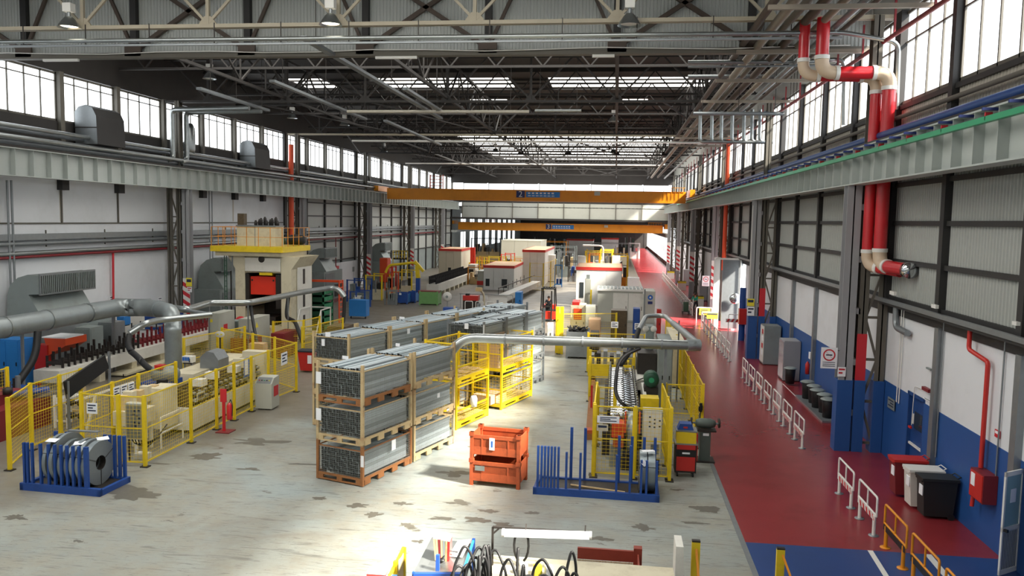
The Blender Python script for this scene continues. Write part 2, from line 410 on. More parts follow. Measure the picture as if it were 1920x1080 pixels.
# windows above both walls: one glazed bay between two posts, four panes each
def window(n, X, y0, y1, z0, z1, side):
    t = T('window_%d'%n, None, None, (X,y0,z0), world=True, kind='structure')
    f = MB(); x0, x1 = X-.05, X+.05
    f.box(x0,x1,y0,y1,z0,z0+.1); f.box(x0,x1,y0,y1,z1-.1,z1); f.box(x0,x1,y0,y0+.07,z0,z1); f.box(x0,x1,y1-.07,y1,z0,z1)
    w_ = (y1-y0)/4
    for k in (1,2,3): f.box(x0,x1,y0+k*w_-.03,y0+k*w_+.03,z0,z1)
    f.box(x0,x1,y0,y1,z0+1.9,z0+1.95)
    f.obj('frame','column_dark',t)
    for k in range(4): MB().quad((X,y0+k*w_,z0),(X,y0+(k+1)*w_,z0),(X,y0+(k+1)*w_,z1),(X,y0+k*w_,z1)).obj('pane','window_glass',t)
n = 0
for i in range(1, len(ys)-1):
    n += 1; window(n, XR+.02, ys[i]+.15, ys[i+1]-.15, 11.35, 14.25, 1)
    n += 1; window(n, XL-.02, ys[i]+.15, ys[i+1]-.15, 11.9, 14.25, -1)
# ---- left wall: white plaster up to 64 m, then framed grey sheets
m = MB().box(XL-.2,XL,-8,63.8,0,11.9)
wl = S('wall_left', m, 'white_plaster')
MB().box(XL,XL+.012,-8,33,0,2.3).obj('painted_dado','blue_wall_paint',wl,label='blue painted lower part of the wall')
m = MB().box(XL,XL+.05,20,63.8,6.88,6.95)
for y in (27.6,36.65,41.2): m.box(XL,XL+.06,y-.05,y+.05,6.9,9.2)
m.obj('joint','column_dark',wl)
m = MB()
for y in (32.1,36.65,41.2,50.2,54.7,59.3): m.box(XL,XL+.3,y-.25,y+.25,8.55,9.3)
m.obj('bracket','dark_frame',wl)
m = MB()
for y in (36.65,54.7): m.box(XL,XL+.013,y-.1,y+.06,7.0,8.6)
m.obj('rust_streak','beige_sheet',wl)
MB().box(XL,XL+.08,10,131,10.0,11.9).obj('upper_band','roof_steel',wl)
MB().box(XL-.25,XL-.1,63.8,131,0,11.9).obj('outer_skin','dark_frame',wl)
fr = MB(); lys = [63.8+4.525*k for k in range(0,16)]; lzs = [3.2,5.1,6.3,7.5,8.7,9.9]
for k, y in enumerate(lys): fr.box(XL-.1,XL+.15,y-(.35 if k%4==0 else .13),y+.13,0,14.3)
fr.obj('upper_posts','dark_frame',wl)
fr = MB()
for z in lzs: fr.box(XL-.1,XL+.1,63.8,131,z-.06,z+.06)
fr.obj('upper_rails','dark_frame',wl)
for i in range(len(lys)-1):
    for j in range(len(lzs)-1): MB().box(XL-.04,XL,lys[i]+.13,lys[i+1]-.13,lzs[j]+.06,lzs[j+1]-.06).obj('sheet_panel','grey_sheet',wl)
    MB().box(XL-.04,XL,lys[i]+.13,lys[i+1]-.13,0,3.14).obj('sheet_panel','hvac_grey',wl)
MB().box(XL-.2,XL,-8,131,14.3,17.2).obj('eave_panel','roof_steel',wl)
fr = MB()
for y in ys: fr.box(XL-.1,XL+.25,y-.15,y+.15,9.9,14.3)
fr.obj('window_posts','column_dark',wl)
# ---- behind the camera
S('wall_back', MB().box(XL,XR,-8.2,-8,0,17), 'grey_sheet')
# ---- far gable wall over the passage to the next hall, and that hall
m = MB().box(XL,XR,131,131.2,13.4,17); m.box(XL,XR,130.7,131.2,7.45,7.75); m.box(XL,XR,131,131.2,10.2,10.6); 
wf = S('wall_far', m, 'roof_steel')
gx = [-25.3+4.2*k for k in range(9)]
for i in range(8): MB().box(gx[i]+.06,min(gx[i+1],XR)-.06,131,131.1,7.75,10.2).obj('wall_panel','grey_sheet' if i<3 else 'cabinet_grey',wf)  # right-hand panels lighter: sunlight on that part is put into the colour
m = MB()
for x in gx: m.box(x-.06,x+.06,130.8,131.1,7.6,10.3)
m.obj('panel_post','column_dark',wf)
for k in range(8):
    x0, x1 = gx[k]+.1, min(gx[k+1],XR)-.1
    t = T('window_%d'%(n+k+1), None, None, (x0,131.1,10.6), world=True, kind='structure')
    f = MB(); f.box(x0,x1,131.02,131.15,10.6,10.7); f.box(x0,x1,131.02,131.15,13.3,13.4); f.box(x0,x0+.1,131.02,131.15,10.6,13.4); f.obj('frame','column_dark',t)
    MB().quad((x0,131.1,10.6),(x1,131.1,10.6),(x1,131.1,13.4),(x0,131.1,13.4)).obj('pane','window_glass',t)
n += 8
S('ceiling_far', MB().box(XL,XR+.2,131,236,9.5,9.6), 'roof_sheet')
# next hall: piers with tall window bays between them on the right, slits at the left end
fw = MB(); k0 = 118.0; ny = []
while k0 < 228: fw.box(XR-.1,XR+.2,k0,k0+1.0,0,9.5); ny.append(k0+1.0); k0 += 5.2
fw.box(XR,XR+.2,118,232,0,.7); fw.box(XR,XR+.2,118,232,6.6,9.5)
wrf = S('wall_right_far', fw, 'column_dark')
for y in ny:
    n += 1; t = T('window_%d'%n, None, None, (XR,y,.7), world=True, kind='structure')
    f = MB()
    for q in (1,2): f.box(XR-.12,XR-.08,y+q*1.4-.04,y+q*1.4+.04,.7,6.6)
    f.obj('frame','column_dark',t); MB().quad((XR-.1,y,.7),(XR-.1,y+4.2,.7),(XR-.1,y+4.2,6.6),(XR-.1,y,6.6)).obj('pane','window_glass',t)
we = MB().box(XL,XR,230,230.2,0,9.5); wef = S('wall_end', we, 'roof_sheet')
S('wall_left_far', MB().box(XL-.2,XL,131,232,0,9.5), 'hvac_grey')
for k in range(9):
    y = 140+9*k; n += 1; t = T('window_%d'%n, None, None, (XL,y,2), world=True, kind='structure')
    f = MB(); f.box(XL,XL+.06,y+2.2,y+2.5,2,8.4); f.obj('frame','column_dark',t); MB().quad((XL+.03,y,2),(XL+.03,y+4.6,2),(XL+.03,y+4.6,8.4),(XL+.03,y,8.4)).obj('pane','window_glass',t)
# ---- roof with skylight bands
bands = [(-3,3,[(-23,1)]),(14.5,21.5,[(-23,1)]),(34.5,41,[(-23,5)]),(54.4,58.4,[(-23.2,-20.4),(-17.2,-7.5),(-4.8,6)]),(64,67,[(-11.9,-8.9),(.2,2.2)]),(90,127,[(-18.6,6.2)])]  # first three bands are out of view, added and sized to light the hall
rf = MB(); y = -8
Z = 17.0
sky = T('skylight', None, None, (0,0,Z), world=True, kind='structure'); sky.name = 'ceiling_skylights'; WORLDSP.add('ceiling_skylights')
for y0, y1, xs in bands:
    rf.box(XL,XR+.2,y,y0,Z,Z+.1); x = XL
    for a, b_ in xs:
        rf.box(x,a,y0,y1,Z,Z+.1); x = b_
        for q in range(max(1,int((y1-y0)/4))):
            h = (y1-y0)/max(1,int((y1-y0)/4))
            MB().quad((a,y0+q*h,Z+.05),(b_,y0+q*h,Z+.05),(b_,y0+(q+1)*h,Z+.05),(a,y0+(q+1)*h,Z+.05)).obj('skylight_sheet','skylight_sheet',sky)
    rf.box(x,XR+.2,y0,y1,Z,Z+.1); y = y1
rf.box(XL,XR+.2,y,131.2,Z,Z+.1)
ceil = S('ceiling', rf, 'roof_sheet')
pu = MB(); y = 32
while y < 130: pu.box(XL,XR,y-.05,y+.05,Z-.14,Z-.02); y += 3.8
pu.obj('purlins','roof_steel',ceil,kind='stuff')
# ---- ribbed draught curtain hanging across the hall behind the first truss
cu = T('draught_curtain_wall', None, None, (0,30.8,13.7), world=True, kind='structure'); cu.name = 'wall_curtain'; WORLDSP.add('wall_curtain')
cx = [XL,-24.2,-19.4,-14.6,-9.8,-5.0,-.15,4.7,XR]
for i in range(8): MB().corr((cx[i],30.8,13.85),(cx[i+1]-cx[i],0,0),(0,0,3.1),.13,.03).obj('ribbed_panel','gable_sheet',cu)
m = MB()
for x in cx[1:-1]: m.box(x-.13,x+.13,30.55,30.78,13.7,17)
m.obj('panel_post','dark_frame',cu)
m = MB().box(XL,XR,30.5,30.85,13.68,13.88); m.obj('bottom_rail','column_dark',cu)
m = MB()
for i, x in enumerate(cx[1:-1]):
    m.bar((x,30.6,13.95),(x+2.5*(1 if i%2 else -1)*1.9,30.6,17),.16); m.bar((x,30.62,13.95),(x-2.3*(1 if i%2 else -1)*.6,30.62,16.9),.12)
    m.box(x-.35,x+.35,30.5,30.6,13.75,14.15)
m.obj('brace','brown_steel',cu)

# ================================================================ ROOF STEEL AND CRANEWAY
def truss(Y, mt, first, lab, light):
    t = T('roof_truss', lab, 'truss', (-9,Y,14.2), group='transverse roof trusses', world=True)
    z0, z1 = 14.1, 16.75
    m = MB(); m.box(XL+.3,XR-.3,Y-.13,Y-.03,z0,z0+.13); m.box(XL+.3,XR-.3,Y+.03,Y+.13,z0,z0+.13); m.obj('bottom_chord','truss_cream' if 'third' in lab else mt,t)
    m = MB().box(XL+.3,XR-.3,Y-.12,Y+.12,z1-.2,z1); m.obj('top_chord',mt,t)
    nx = [-24.3+4.83*k for k in range(7)]
    for k, x in enumerate(nx):
        MB().bar((x,Y,z0+.1),(x,Y,z1),.12).obj('vertical',mt,t)
        for s in (-1,1): MB().bar((x,Y,z0+.15),(x+s*2.35,Y,z1-.1),.09).obj('diagonal',mt,t)
        g = MB(); g.prism([(x-.32,Y-.04,z0),(x+.32,Y-.04,z0),(x+.32,Y-.04,z0+.18),(x+.12,Y-.04,z0+.42),(x-.12,Y-.04,z0+.42),(x-.32,Y-.04,z0+.18)],(0,0,0),(0,.08,0)); g.obj('gusset_plate',mt,t)
    return t
labs = ['cream roof truss nearest the viewer, in front of the ribbed curtain','dark roof truss second from the viewer, behind the curtain','dark roof truss third from the viewer, its lower chord cream','dark roof truss fourth from the viewer','dark roof truss fifth from the viewer, under the big skylight','dark roof truss sixth and farthest, before the far gable']
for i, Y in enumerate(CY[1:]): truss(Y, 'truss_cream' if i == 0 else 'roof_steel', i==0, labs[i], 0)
# lighter secondary trusses between, and lengthwise bracing trusses at the nodes
for j, Y in enumerate([36.6,41.2,50.2,54.7,59.3,68.3,72.8,77.4,86.4,91,95.5,104.5,109,113.6,122.6]):
    t = T('purlin_truss', 'light dark steel lattice joist crossing under the roof at depth %s' % ['just behind the curtain','one bay behind the curtain','two bays behind the curtain','before the skylight','under the skylight','behind the skylight','well behind the skylight','mid roof','before the crane','over the crane','behind the crane','under the big skylight','mid big skylight','late big skylight','at the far end'][j], 'truss', (-9,Y,15.4), group='secondary roof joists', world=True)
    MB().box(XL+.3,XR-.3,Y-.06,Y+.06,15.2,15.32).obj('bottom_chord','roof_steel',t)
    MB().box(XL+.3,XR-.3,Y-.06,Y+.06,16.6,16.72).obj('top_chord','roof_steel',t)
    m = MB(); x = XL+.6; s = 0
    while x < XR-1.4: m.bar((x,Y,15.26 if s else 16.66),(x+1.2,Y,16.66 if s else 15.26),.07,caps=False); x += 1.2; s = 1-s
    m.obj('web','roof_steel',t,kind='stuff')
for j, x in enumerate((-19.5,-9.8,-.15,4.7)):
    t = T('bracing_truss', ['lengthwise roof brace truss far left of centre','lengthwise roof brace truss left of centre','lengthwise roof brace truss right of centre, seen end-on','lengthwise roof brace truss nearest the right wall'][j], 'truss', (x,31,14.3), group='lengthwise bracing trusses', world=True)
    MB().box(x-.08,x+.08,31,130.8,14.3,14.44).obj('bottom_chord','roof_steel',t)
    MB().box(x-.08,x+.08,31,130.8,16.5,16.62).obj('top_chord','roof_steel',t)
    m = MB(); y = 31.0; s = 0
    while y < 130: m.bar((x,y,14.4 if s else 16.5),(x,y+3.0,16.5 if s else 14.4),.09,caps=False); m.bar((x,y,14.4),(x,y,16.5),.07,caps=False); y += 3.017; s = 1-s
    m.obj('web','roof_steel',t,kind='stuff')
m = MB()
for i in range(1,5):
    for x in (-22,-14.6,-5,2.3):
        m.bar((x,CY[1+i],14.2),(x+4.8*(1 if (i+int(x))%2 else -1),CY[2+i],14.2),.08,caps=False)
t = T('wind_bracing','thin dark diagonal rods crossing between the roof trusses','bracing',(-9,30,14.2),world=True); m.obj('rods','roof_steel',t,kind='stuff')

# columns
def stripes(m1, m2, x0, x1, y, z0, z1, par):
    wb_ = MB().box(x0,x1,y-.012,y,z0,z1).obj('warning_board','white_paint',par,label='white board with diagonal red stripes')
    m = MB(); h = .42; w_ = x1-x0; z = z0
    while z+h+w_*.6 <= z1+.01:
        m.add([(x0,y-.016,z+w_*.6),(x1,y-.016,z),(x1,y-.016,z+h*.6),(x0,y-.016,z+w_*.6+h*.6)],[(0,1,2,3)]); z += h*1.25
    m.obj('stripes','sign_red',wb_)
def column(side, Y, i, label):
    sx = 1 if side > 0 else -1; bx = 7.45 if side > 0 else -25.5; top = 8.8 if side > 0 else 8.95
    X = lambda d: bx+sx*d
    t = T('steel_column', label, 'column', (X(.7),Y,0), group='steel columns along the %s craneway' % ('right' if side>0 else 'left'), world=True)
    def bx2(m, a, b_, y0, y1, z0, z1): m.box(min(X(a),X(b_)),max(X(a),X(b_)),y0,y1,z0,z1); return m
    m = MB(); bx2(m,0,.45,Y-.25,Y-.22,0,top); bx2(m,.2,.24,Y-.25,Y+.2,0,top); bx2(m,0,.45,Y+.17,Y+.2,0,top)
    m.obj('crane_leg','column_grey',t)
    m = MB(); bx2(m,.55,.85,Y-.2,Y-.16,0,14.2); bx2(m,.68,.72,Y-.2,Y+.2,0,14.2); bx2(m,.55,.85,Y+.16,Y+.2,0,14.2); m.obj('inner_leg','column_dark' if side>0 else 'column_dark',t)
    m = MB(); bx2(m,1.15,1.45,Y-.2,Y-.16,0,9.2 if side>0 else 11); bx2(m,1.28,1.32,Y-.2,Y+.2,0,9.2 if side>0 else 11); m.obj('outer_leg','column_dark',t)
    z = .3; s = 0
    while z < 8.2:
        m = MB(); m.bar((X(.8),Y-.14,z if s else z+1.35),(X(1.2),Y-.14,z+1.35 if s else z),.07); m.obj('lattice_bar','column_dark',t)
        m = MB(); m.bar((X(.8),Y-.14,z),(X(1.2),Y-.14,z),.08); m.obj('lattice_bar','column_dark',t); z += 1.4; s = 1-s
    for z in (1.2,2.9,4.6,6.3,8.0):
        m = MB(); bx2(m,.4,.6,Y-.2,Y+.15,z,z+.2); m.obj('batten','column_grey',t)
    if side > 0:
        for a, b_ in ((-.02,.47),(.53,.87),(1.13,1.47)): m = MB(); bx2(m,a,b_,Y-.27,Y+.22,0,2.4 if i < 2 else .02); m.obj('painted_base','blue_wall_paint',t,label='blue painted column foot')
    if side > 0 and i >= 2: stripes(0,0,7.45,7.9,Y-.262,1.6,4.6,t)
    elif side > 0:
        m = MB(); bx2(m,.54,.86,Y-.215,Y-.2,2.4,3.95); m.obj('painted_band','sign_red',t,label='red painted band')
    else: stripes(0,0,X(.45),X(0),Y-.262,1.3,3.6,t)
    return t
ordn = ['nearest','second','third','fourth','fifth','sixth']
for i, Y in enumerate(CY[1:]):
    column(1, Y, i, ['grey lattice column nearest on the right, blue foot and red band','second lattice column on the right, dark with blue foot','third right-hand lattice column with tall red-white striped foot','fourth column along the right wall, striped foot','fifth column along the right wall, half hidden','sixth and farthest column along the right wall'][i])
    if i > 0: column(-1, Y, i, ['','lattice column on the left standing by the white wall, striped foot','lattice column on the left behind the big press','third visible left lattice column, before the yellow-armed cell','fourth visible left column next to the cream booth','farthest left lattice column under the crane end'][i])
for Y in (27.6,):     # signs on the nearest right column
    pass
# crane runway girders
def girder(side, X0, zb, zt, label):
    sx = 1 if side > 0 else -1
    t = T('crane_girder', label, 'girder', (X0+sx*.25,6,zb), world=True)
    a, b_ = sorted((X0, X0+sx*.5))
    MB().box(a,b_,6,130.5,zb,zb+.04).obj('bottom_flange','girder_grey',t)
    MB().box(a,b_,6,130.5,zt-.04,zt).obj('top_flange','girder_grey',t)
    MB().box(X0+sx*.25-.01,X0+sx*.25+.01,6,130.5,zb+.04,zt-.04).obj('web','girder_grey',t)
    a, b_ = sorted((X0+sx*.015, X0+sx*.25))
    s = MB().box(a,b_,-.012,.012,zb+.04,zt-.04)
    o = s.obj('stiffener','girder_grey',t); o.location.y = 10.6-6; 
    for v in o.data.vertices: v.co.y += 6
    rep(o, [(0,1.1*k,0) for k in range(1,108)])
    MB().box(X0+sx*.2,X0+sx*.3,6,130.5,zt,zt+.12).obj('crane_rail','dark_metal',t)
    return t
gr_ = girder(1, 7.45, 8.8, 9.96, 'long grey stiffened crane girder along the right wall')
gl_ = girder(-1, -25.5, 8.97, 10.18, 'long grey stiffened crane girder along the left wall')
MB().box(7.3,7.42,10,100,9.62,9.74).obj('conductor_rail','green_rail',gr_,label='green conductor rail')
br = MB().box(7.3,7.44,13,13.04,9.66,9.82).obj('rail_bracket','sign_red',gr_); rep(br,[(0,2.2*k,0) for k in range(1,38)])
br = MB().box(7.2,7.5,14,14.05,9.84,9.9).obj('rail_clip','navy',gr_); rep(br,[(0,1.1*k,0) for k in range(1,50)])
def crane(Y, x0, x1, zb, zt, lab, num, sx_):
    t = T('bridge_crane', lab, 'crane', ((x0+x1)/2,Y,zb), group=None, world=True)
    MB().box(x0+.6,x1-.3,Y-.5,Y-.02,zb,zt).obj('main_girder','crane_yellow',t)
    MB().box(x0+.6,x1-.3,Y+.9,Y+1.3,zb,zt).obj('main_girder','crane_yellow',t)
    for x in (x0-.55,x1+.02): MB().box(x,x+.5,Y-1.6,Y+2.4,zt-.36 if x<0 else zt-.58,zt+.2).obj('end_carriage','crane_yellow',t)
    m = MB().box(x0+.8,x1-.5,Y-.56,Y-.5,zb,zb+.05); m.box(x0+.8,x1-.5,Y-.56,Y-.5,zt-.05,zt); x = x0+2
    m.obj('girder_lip','crane_yellow',t)
    m = MB()
    while x < x1-1: m.box(x-.02,x+.02,Y-.515,Y-.5,zb,zt); x += 1.6
    m.obj('seam','crane_yellow',t)
    np_ = MB().box(sx_-.45,sx_+.45,Y-.56,Y-.5,zb+.35,zt-.12).obj('number_plate','navy',t,label='dark blue plate with white %s'%num)
    text(num, (zt-zb)*.75, 'white_paint', np_, (sx_,Y-.575,(zb+zt)/2+.1))
    mp_ = MB().box(sx_+.6,sx_+4.2,Y-.56,Y-.5,zb+.4,zt-.2).obj('maker_plate','bright_blue',t,label='light blue plate with white lettering')
    m = MB()
    for q in range(7): m.box(sx_+.8+.42*q,sx_+1.05+.42*q,Y-.575,Y-.56,zb+.75,zb+.9); m.box(sx_+.8+.42*q,sx_+1.1+.42*q,Y-.575,Y-.56,zb+.52,zb+.6)
    m.obj('lettering','white_paint',mp_)
    # handrail frame and ladder at the left end, drive at the right
    m = MB()
    for q in (0,1.4): m.bar((x0+5.4+q,Y-.4,zt),(x0+5.4+q,Y-.4,zt+1.5),.09)
    for q in range(4): m.bar((x0+5.4,Y-.4,zt+.3+q*.35),(x0+6.8,Y-.4,zt+.3+q*.35),.06)
    m.obj('hoist_frame','pipe_orange',t)
    m = MB()
    for q in range(6): m.bar((x1-2.6+.4*q,Y-.7,zt-.5),(x1-2.6+.4*q,Y-.7,zt+.4),.04)
    m.bar((x1-2.7,Y-.7,zt+.4),(x1-.4,Y-.7,zt+.4),.05); m.obj('end_railing','crane_yellow',t)
    MB().box(x1-9.8,x1-9.2,Y-.75,Y-.5,zt-.5,zt-.1).obj('junction_box','cabinet_grey',t)
    return t
crane(86, -25.5, 7.45, 9.5, 10.68, 'long orange-yellow overhead crane bridge marked 2, nearer one', '2', -10.2)
crane(133.6, -27, 7.9, 5.65, 6.95, 'orange-yellow overhead crane bridge marked 3, farther and lower', '3', -11.1)
MB().box(XL+.05,XL+.8,131.5,229.5,5.2,5.6).obj('crane_girder','girder_grey',None,label='far grey crane beam on the left under crane 3',cat='girder')
MB().box(XR-.9,XR-.15,131.5,229.5,5.0,5.6).obj('crane_girder','column_dark',None,label='far dark crane beam on the right under crane 3',cat='girder')
# ================================================================ SERVICES: pipes, lamps, ducts
def thing_tube(name, label, cat, pts, r, m, seg=10, group=None):
    t = MB().tube(pts, r, seg); p0 = Vector(pts[0]); 
    o = t.obj(name, m, None); 
    for v in o.data.vertices: v.co -= p0
    o.location = p0; o['label'] = label; o['category'] = cat
    if group: o['group'] = group
    return o
def hang(o, pts, zt=16.99):
    for p in pts: h_ = MB().bar((p[0],p[1],p[2]),(p[0],p[1],zt),.025); h_ = h_.obj('hanger','dark_metal',o) if False else h_; q = Vector(o.location); h_.v = [v-q for v in h_.v]; h_.obj('hanger','dark_metal',o)
def bend(a, b, c, r=.4, n=5):               # points rounding the corner b between a and c
    a, b, c = Vector(a), Vector(b), Vector(c); p = b+(a-b).normalized()*r; q = b+(c-b).normalized()*r
    return [((1-t)**2)*p+2*t*(1-t)*b+t*t*q for t in [i/n for i in range(n+1)]]
def path(pts, r=.4):
    out = [Vector(pts[0])]
    for i in range(1, len(pts)-1): out += bend(pts[i-1], pts[i], pts[i+1], r)
    return out+[Vector(pts[-1])]
# conduit slung under the nearest truss
t = T('conduit','pale pipe hung below the nearest roof truss','pipe',(-9,27.2,13.65),world=True)
MB().tube(path([(XL+.1,27.2,13.62),(7.0,27.2,13.62),(8.7,27.2,13.3),(8.75,27.2,11.2)],.3),.075).obj('pipe','galv',t)
MB().box(XL+.1,7.0,27.28,27.38,13.45,13.52).obj('channel','galv_dull',t)
h = MB().bar((-24,27.2,13.5),(-24,27.2,14.2),.03).obj('hanger','dark_metal',t); rep(h,[(2.45*k,0,0) for k in range(1,13)])
# second run near the right wall
t = T('conduit','pale pipe under the curtain running to the right window, bent down','pipe',(4,33,13),world=True)
a = GY(1290,117,33); MB().tube(path([a,(7.2,33,a.z),(8.6,33,a.z+.1),(8.7,33,11.4)],.4),.08).obj('pipe','galv',t)
MB().tube([GY(1290,126,33),GY(1600,122,33)],.04).obj('channel','galv_dull',t)
thing_tube('cable','thin white cable strung along the foot of the ribbed curtain','cable',[(XL+.2+2.2*k,30.42,13.86+.05*math.sin(k*1.7)) for k in range(17)],.02,'white_paint',6)
for px0,px1,py in ((72,138,109),(700,778,108),(1110,1152,108)):
    a = GY(px0,py,30.3); b_ = GY(px1,py,30.3); a = Vector((a.x,30.6,13.63))
    o = MB().box(0,b_.x-a.x,-.06,.06,-.05,.05).obj('strip_light','white_paint',None,label='pale strip light fixed under the curtain, %s'%{72:'at the far left',700:'left of the middle',1110:'right of the middle'}[px0],cat='light'); o.location = a
# lengthwise cable trays
for x,y0,y1,z,lab in ((-11.1,27.6,50,13.75,'wide grey tray running away from the nearest truss, left of centre'),(-20.7,38,46,13.7,'grey tray running away under the roof at the far left'),(-10.2,38,47,13.65,'short grey tray beside the wide one'),(-16,36,50,13.7,'grey tray between the two left braces'),(-14.7,50,66,13.6,'grey tray farther back under the dark roof')):
    o = MB().box(x-.13,x+.13,y0,y1,z-.06,z+.06).obj('cable_tray','galv_dull',None,label=lab,cat='cable tray'); hang(o,[(x,y0+1.2,z),(x,(y0+y1)/2,z),(x,y1-.8,z)])
for Y,px0,px1,py,mm,lab in ((45.2,651,992,209,'beige_sheet','long pale beam across the roof below the dark trusses'),(45.3,1003,1090,207,'galv','bright tin pipe across the roof right of the pale beam'),(63.5,660,1380,264,'white_paint','white pipe slung under the third truss'),(63.4,640,1090,252,'truss_cream','thin cream pipe just above the white one'),(99.8,760,1240,306,'white_paint','thin white pipe under the far skylight'),(40,1300,1470,213,'galv_dull','grey pipe crossing near the right roof edge'),(41.4,1480,1640,190,'beige_sheet','short beige beam by the right windows'),(37,1290,1450,144,'galv_dull','grey crossing pipe under the right roof edge')):
    a = GY(px0,py,Y); b_ = GY(px1,py,Y); b_.z = a.z; b_.x = min(b_.x, XR-.3); o = thing_tube('crossing_pipe',lab,'pipe',[a,b_],.09,mm,8); hang(o,[tuple(a.lerp(b_,u)) for u in (.1,.5,.9)])
mat('bundle_grey','#857b6e',0.5,var=.12,scale=2)
# bundle of lengthwise pipes under the right roof edge
for k,(x,z,r,mm) in enumerate(((4.4,14.0,.12,'brown_steel'),(4.9,13.9,.15,'bundle_grey'),(5.35,14.0,.12,'column_dark'),(5.8,13.95,.15,'brown_steel'),(6.3,13.9,.12,'bundle_grey'),(6.75,13.8,.1,'galv_dull'),(7.2,13.9,.08,'brown_steel'))):
    thing_tube('roof_pipe','%s lengthwise pipe under the right roof edge, number %s counted from the hall side'%(['brown','thick beige','dark grey','thick brown','beige','grey','thin brown'][k],['one','two','three','four','five','six','seven'][k]),'pipe',[(x,18,z),(x,118 if k%2 else 70,z)],r,mm,10,'pipe bundle under the right roof edge')
m = MB()
for y in (24,30,36,42,48,54,60,66): m.box(4.1,8.7,y-.06,y+.06,13.55,13.68); 
t = T('pipe_rack','beige cross beams carrying the pipe bundle by the right windows','rack',(6,24,13.5),world=True); m.obj('cross_beams','bundle_grey',t,kind='stuff')
for k, px in enumerate((1312,1334,1352,1372,1394,1409,1424)):
    a = GY(px,238,47); b_ = GY(px,266,47); 
    thing_tube('down_pipe','shiny vertical pipe turning to the right wall, %s of seven'%['first','second','third','fourth','fifth','sixth','last'][k],'pipe',path([Vector((a.x,47,13.9)),b_,Vector((8.6,47,b_.z))],.25),.1,'galv',10,'row of seven bent pipes')
# dark red sprinkler main with droppers
t = T('sprinkler_main','dark red fire pipe running along the right roof edge with droppers','pipe',(8.3,15,13.4),world=True)
MB().tube([(8.3,14,13.35),(8.3,110,13.35)],.07,8).obj('pipe','pipe_darkred',t)
d = MB().bar((8.3,20,13.4),(8.3,20,14.4),.06).obj('dropper','pipe_darkred',t); rep(d,[(0,3.2*k,0) for k in range(1,28)])
# the two big red pipes
Yp = 28.2
def redpipe(lab, pts, r, elbow_idx):
    t = T('red_pipe',lab,'pipe',pts[0],world=True)
    for i in range(len(pts)-1):
        a, b_ = Vector(pts[i]), Vector(pts[i+1]); L = (b_-a).length; d = (b_-a)/L; g = .42
        MB().tube([a+d*(g if i else 0), b_-d*(g if i < len(pts)-2 else 0)], r, 16).obj('pipe','pipe_red',t)
        if i < len(pts)-2:
            c = Vector(pts[i+2]); MB().tube(bend(a,b_,c,g,8), r*1.06, 16).obj('elbow','pipe_cream',t,label='unpainted cream elbow')
            MB().tube([a+d*(L-g-.12),a+d*(L-g)], r*1.16, 16).obj('flange','white_paint',t)
            e = (c-b_).normalized(); MB().tube([b_+e*g,b_+e*(g+.12)], r*1.16, 16).obj('flange','white_paint',t)
    return t
a1 = GY(1492,60,Yp); a2 = GY(1492,152,Yp); a3 = GY(1652,152,Yp); a4 = GY(1632,506,Yp); 
x1, x2, z2, z4 = a2.x, a3.x, a2.z, a4.z
redpipe('big red pipe, the outer one, dropping by the nearest right column into the wall', [(x1,Yp,14.2),(x1,Yp,z2),(8.5,Yp,z2),(8.5,Yp,z4),(9.0,Yp-.0,z4-.02)], .18, None) if False else None
xa = GY(1492,152,Yp).x; xb = GY(1527,152,Yp-.5).x
redpipe('left one of the twin red pipes, turning down beside the nearest right column', [(xa,Yp-1.0,14.0),(xa,Yp-1.0,z2),(8.1,Yp-1.0,z2-.05),(8.1,Yp-1.0,6.2),(8.75,Yp-2.2,6.1)], .17, None)
redpipe('right one of the twin red pipes, running down into the right wall panels', [(xb,Yp-1.35,14.0),(xb,Yp-1.35,z2+.02),(8.38,Yp-1.35,z2+.02),(8.38,Yp-1.35,6.25),(8.75,Yp-3.1,6.2)], .2, None)
t = T('exhaust_outlet','shiny metal end cap of the red pipe at the wall sheets','outlet',(8.6,25.5,6.1),world=True)
MB().lathe((8.7,24.95,6.2),[(0,0),(.24,0),(.24,.3),(0,.3)],14,'Y').obj('cap','chrome',t)
thing_tube('orange_pipe','orange pipe coming down behind the third right column','pipe',[(8.3,63,3.9),(8.3,63,14)],.16,'pipe_orange',12)
thing_tube('orange_pipe','orange vertical pipe behind the big press at the left wall','pipe',[(-26.2,62.5,5.2),(-26.2,62.5,13.2)],.2,'pipe_orange',12)
thing_tube('red_riser','thin red pipe rising at the fourth right column','pipe',[(8.3,83,0),(8.3,83,8.5)],.1,'pipe_red',10)
thing_tube('blue_pipe','long blue pipe along the right wall above the crane girder','pipe',[(8.25,8,10.35),(8.25,100,10.35)],.12,'pipe_blue',12)
thing_tube('cyan_pipe','pale cyan pipe bent down beside the right windows','pipe',path([GY(1440,212,46)+Vector((0,0,0)),(8.2,46,GY(1440,212,46).z),(8.2,46,10.5)],.3),.09,'bright_blue',10)
thing_tube('grey_pipe','grey pipe along the right wall under the windows','pipe',[(8.7,12,10.9),(8.7,110,10.9)],.07,'column_dark',8)
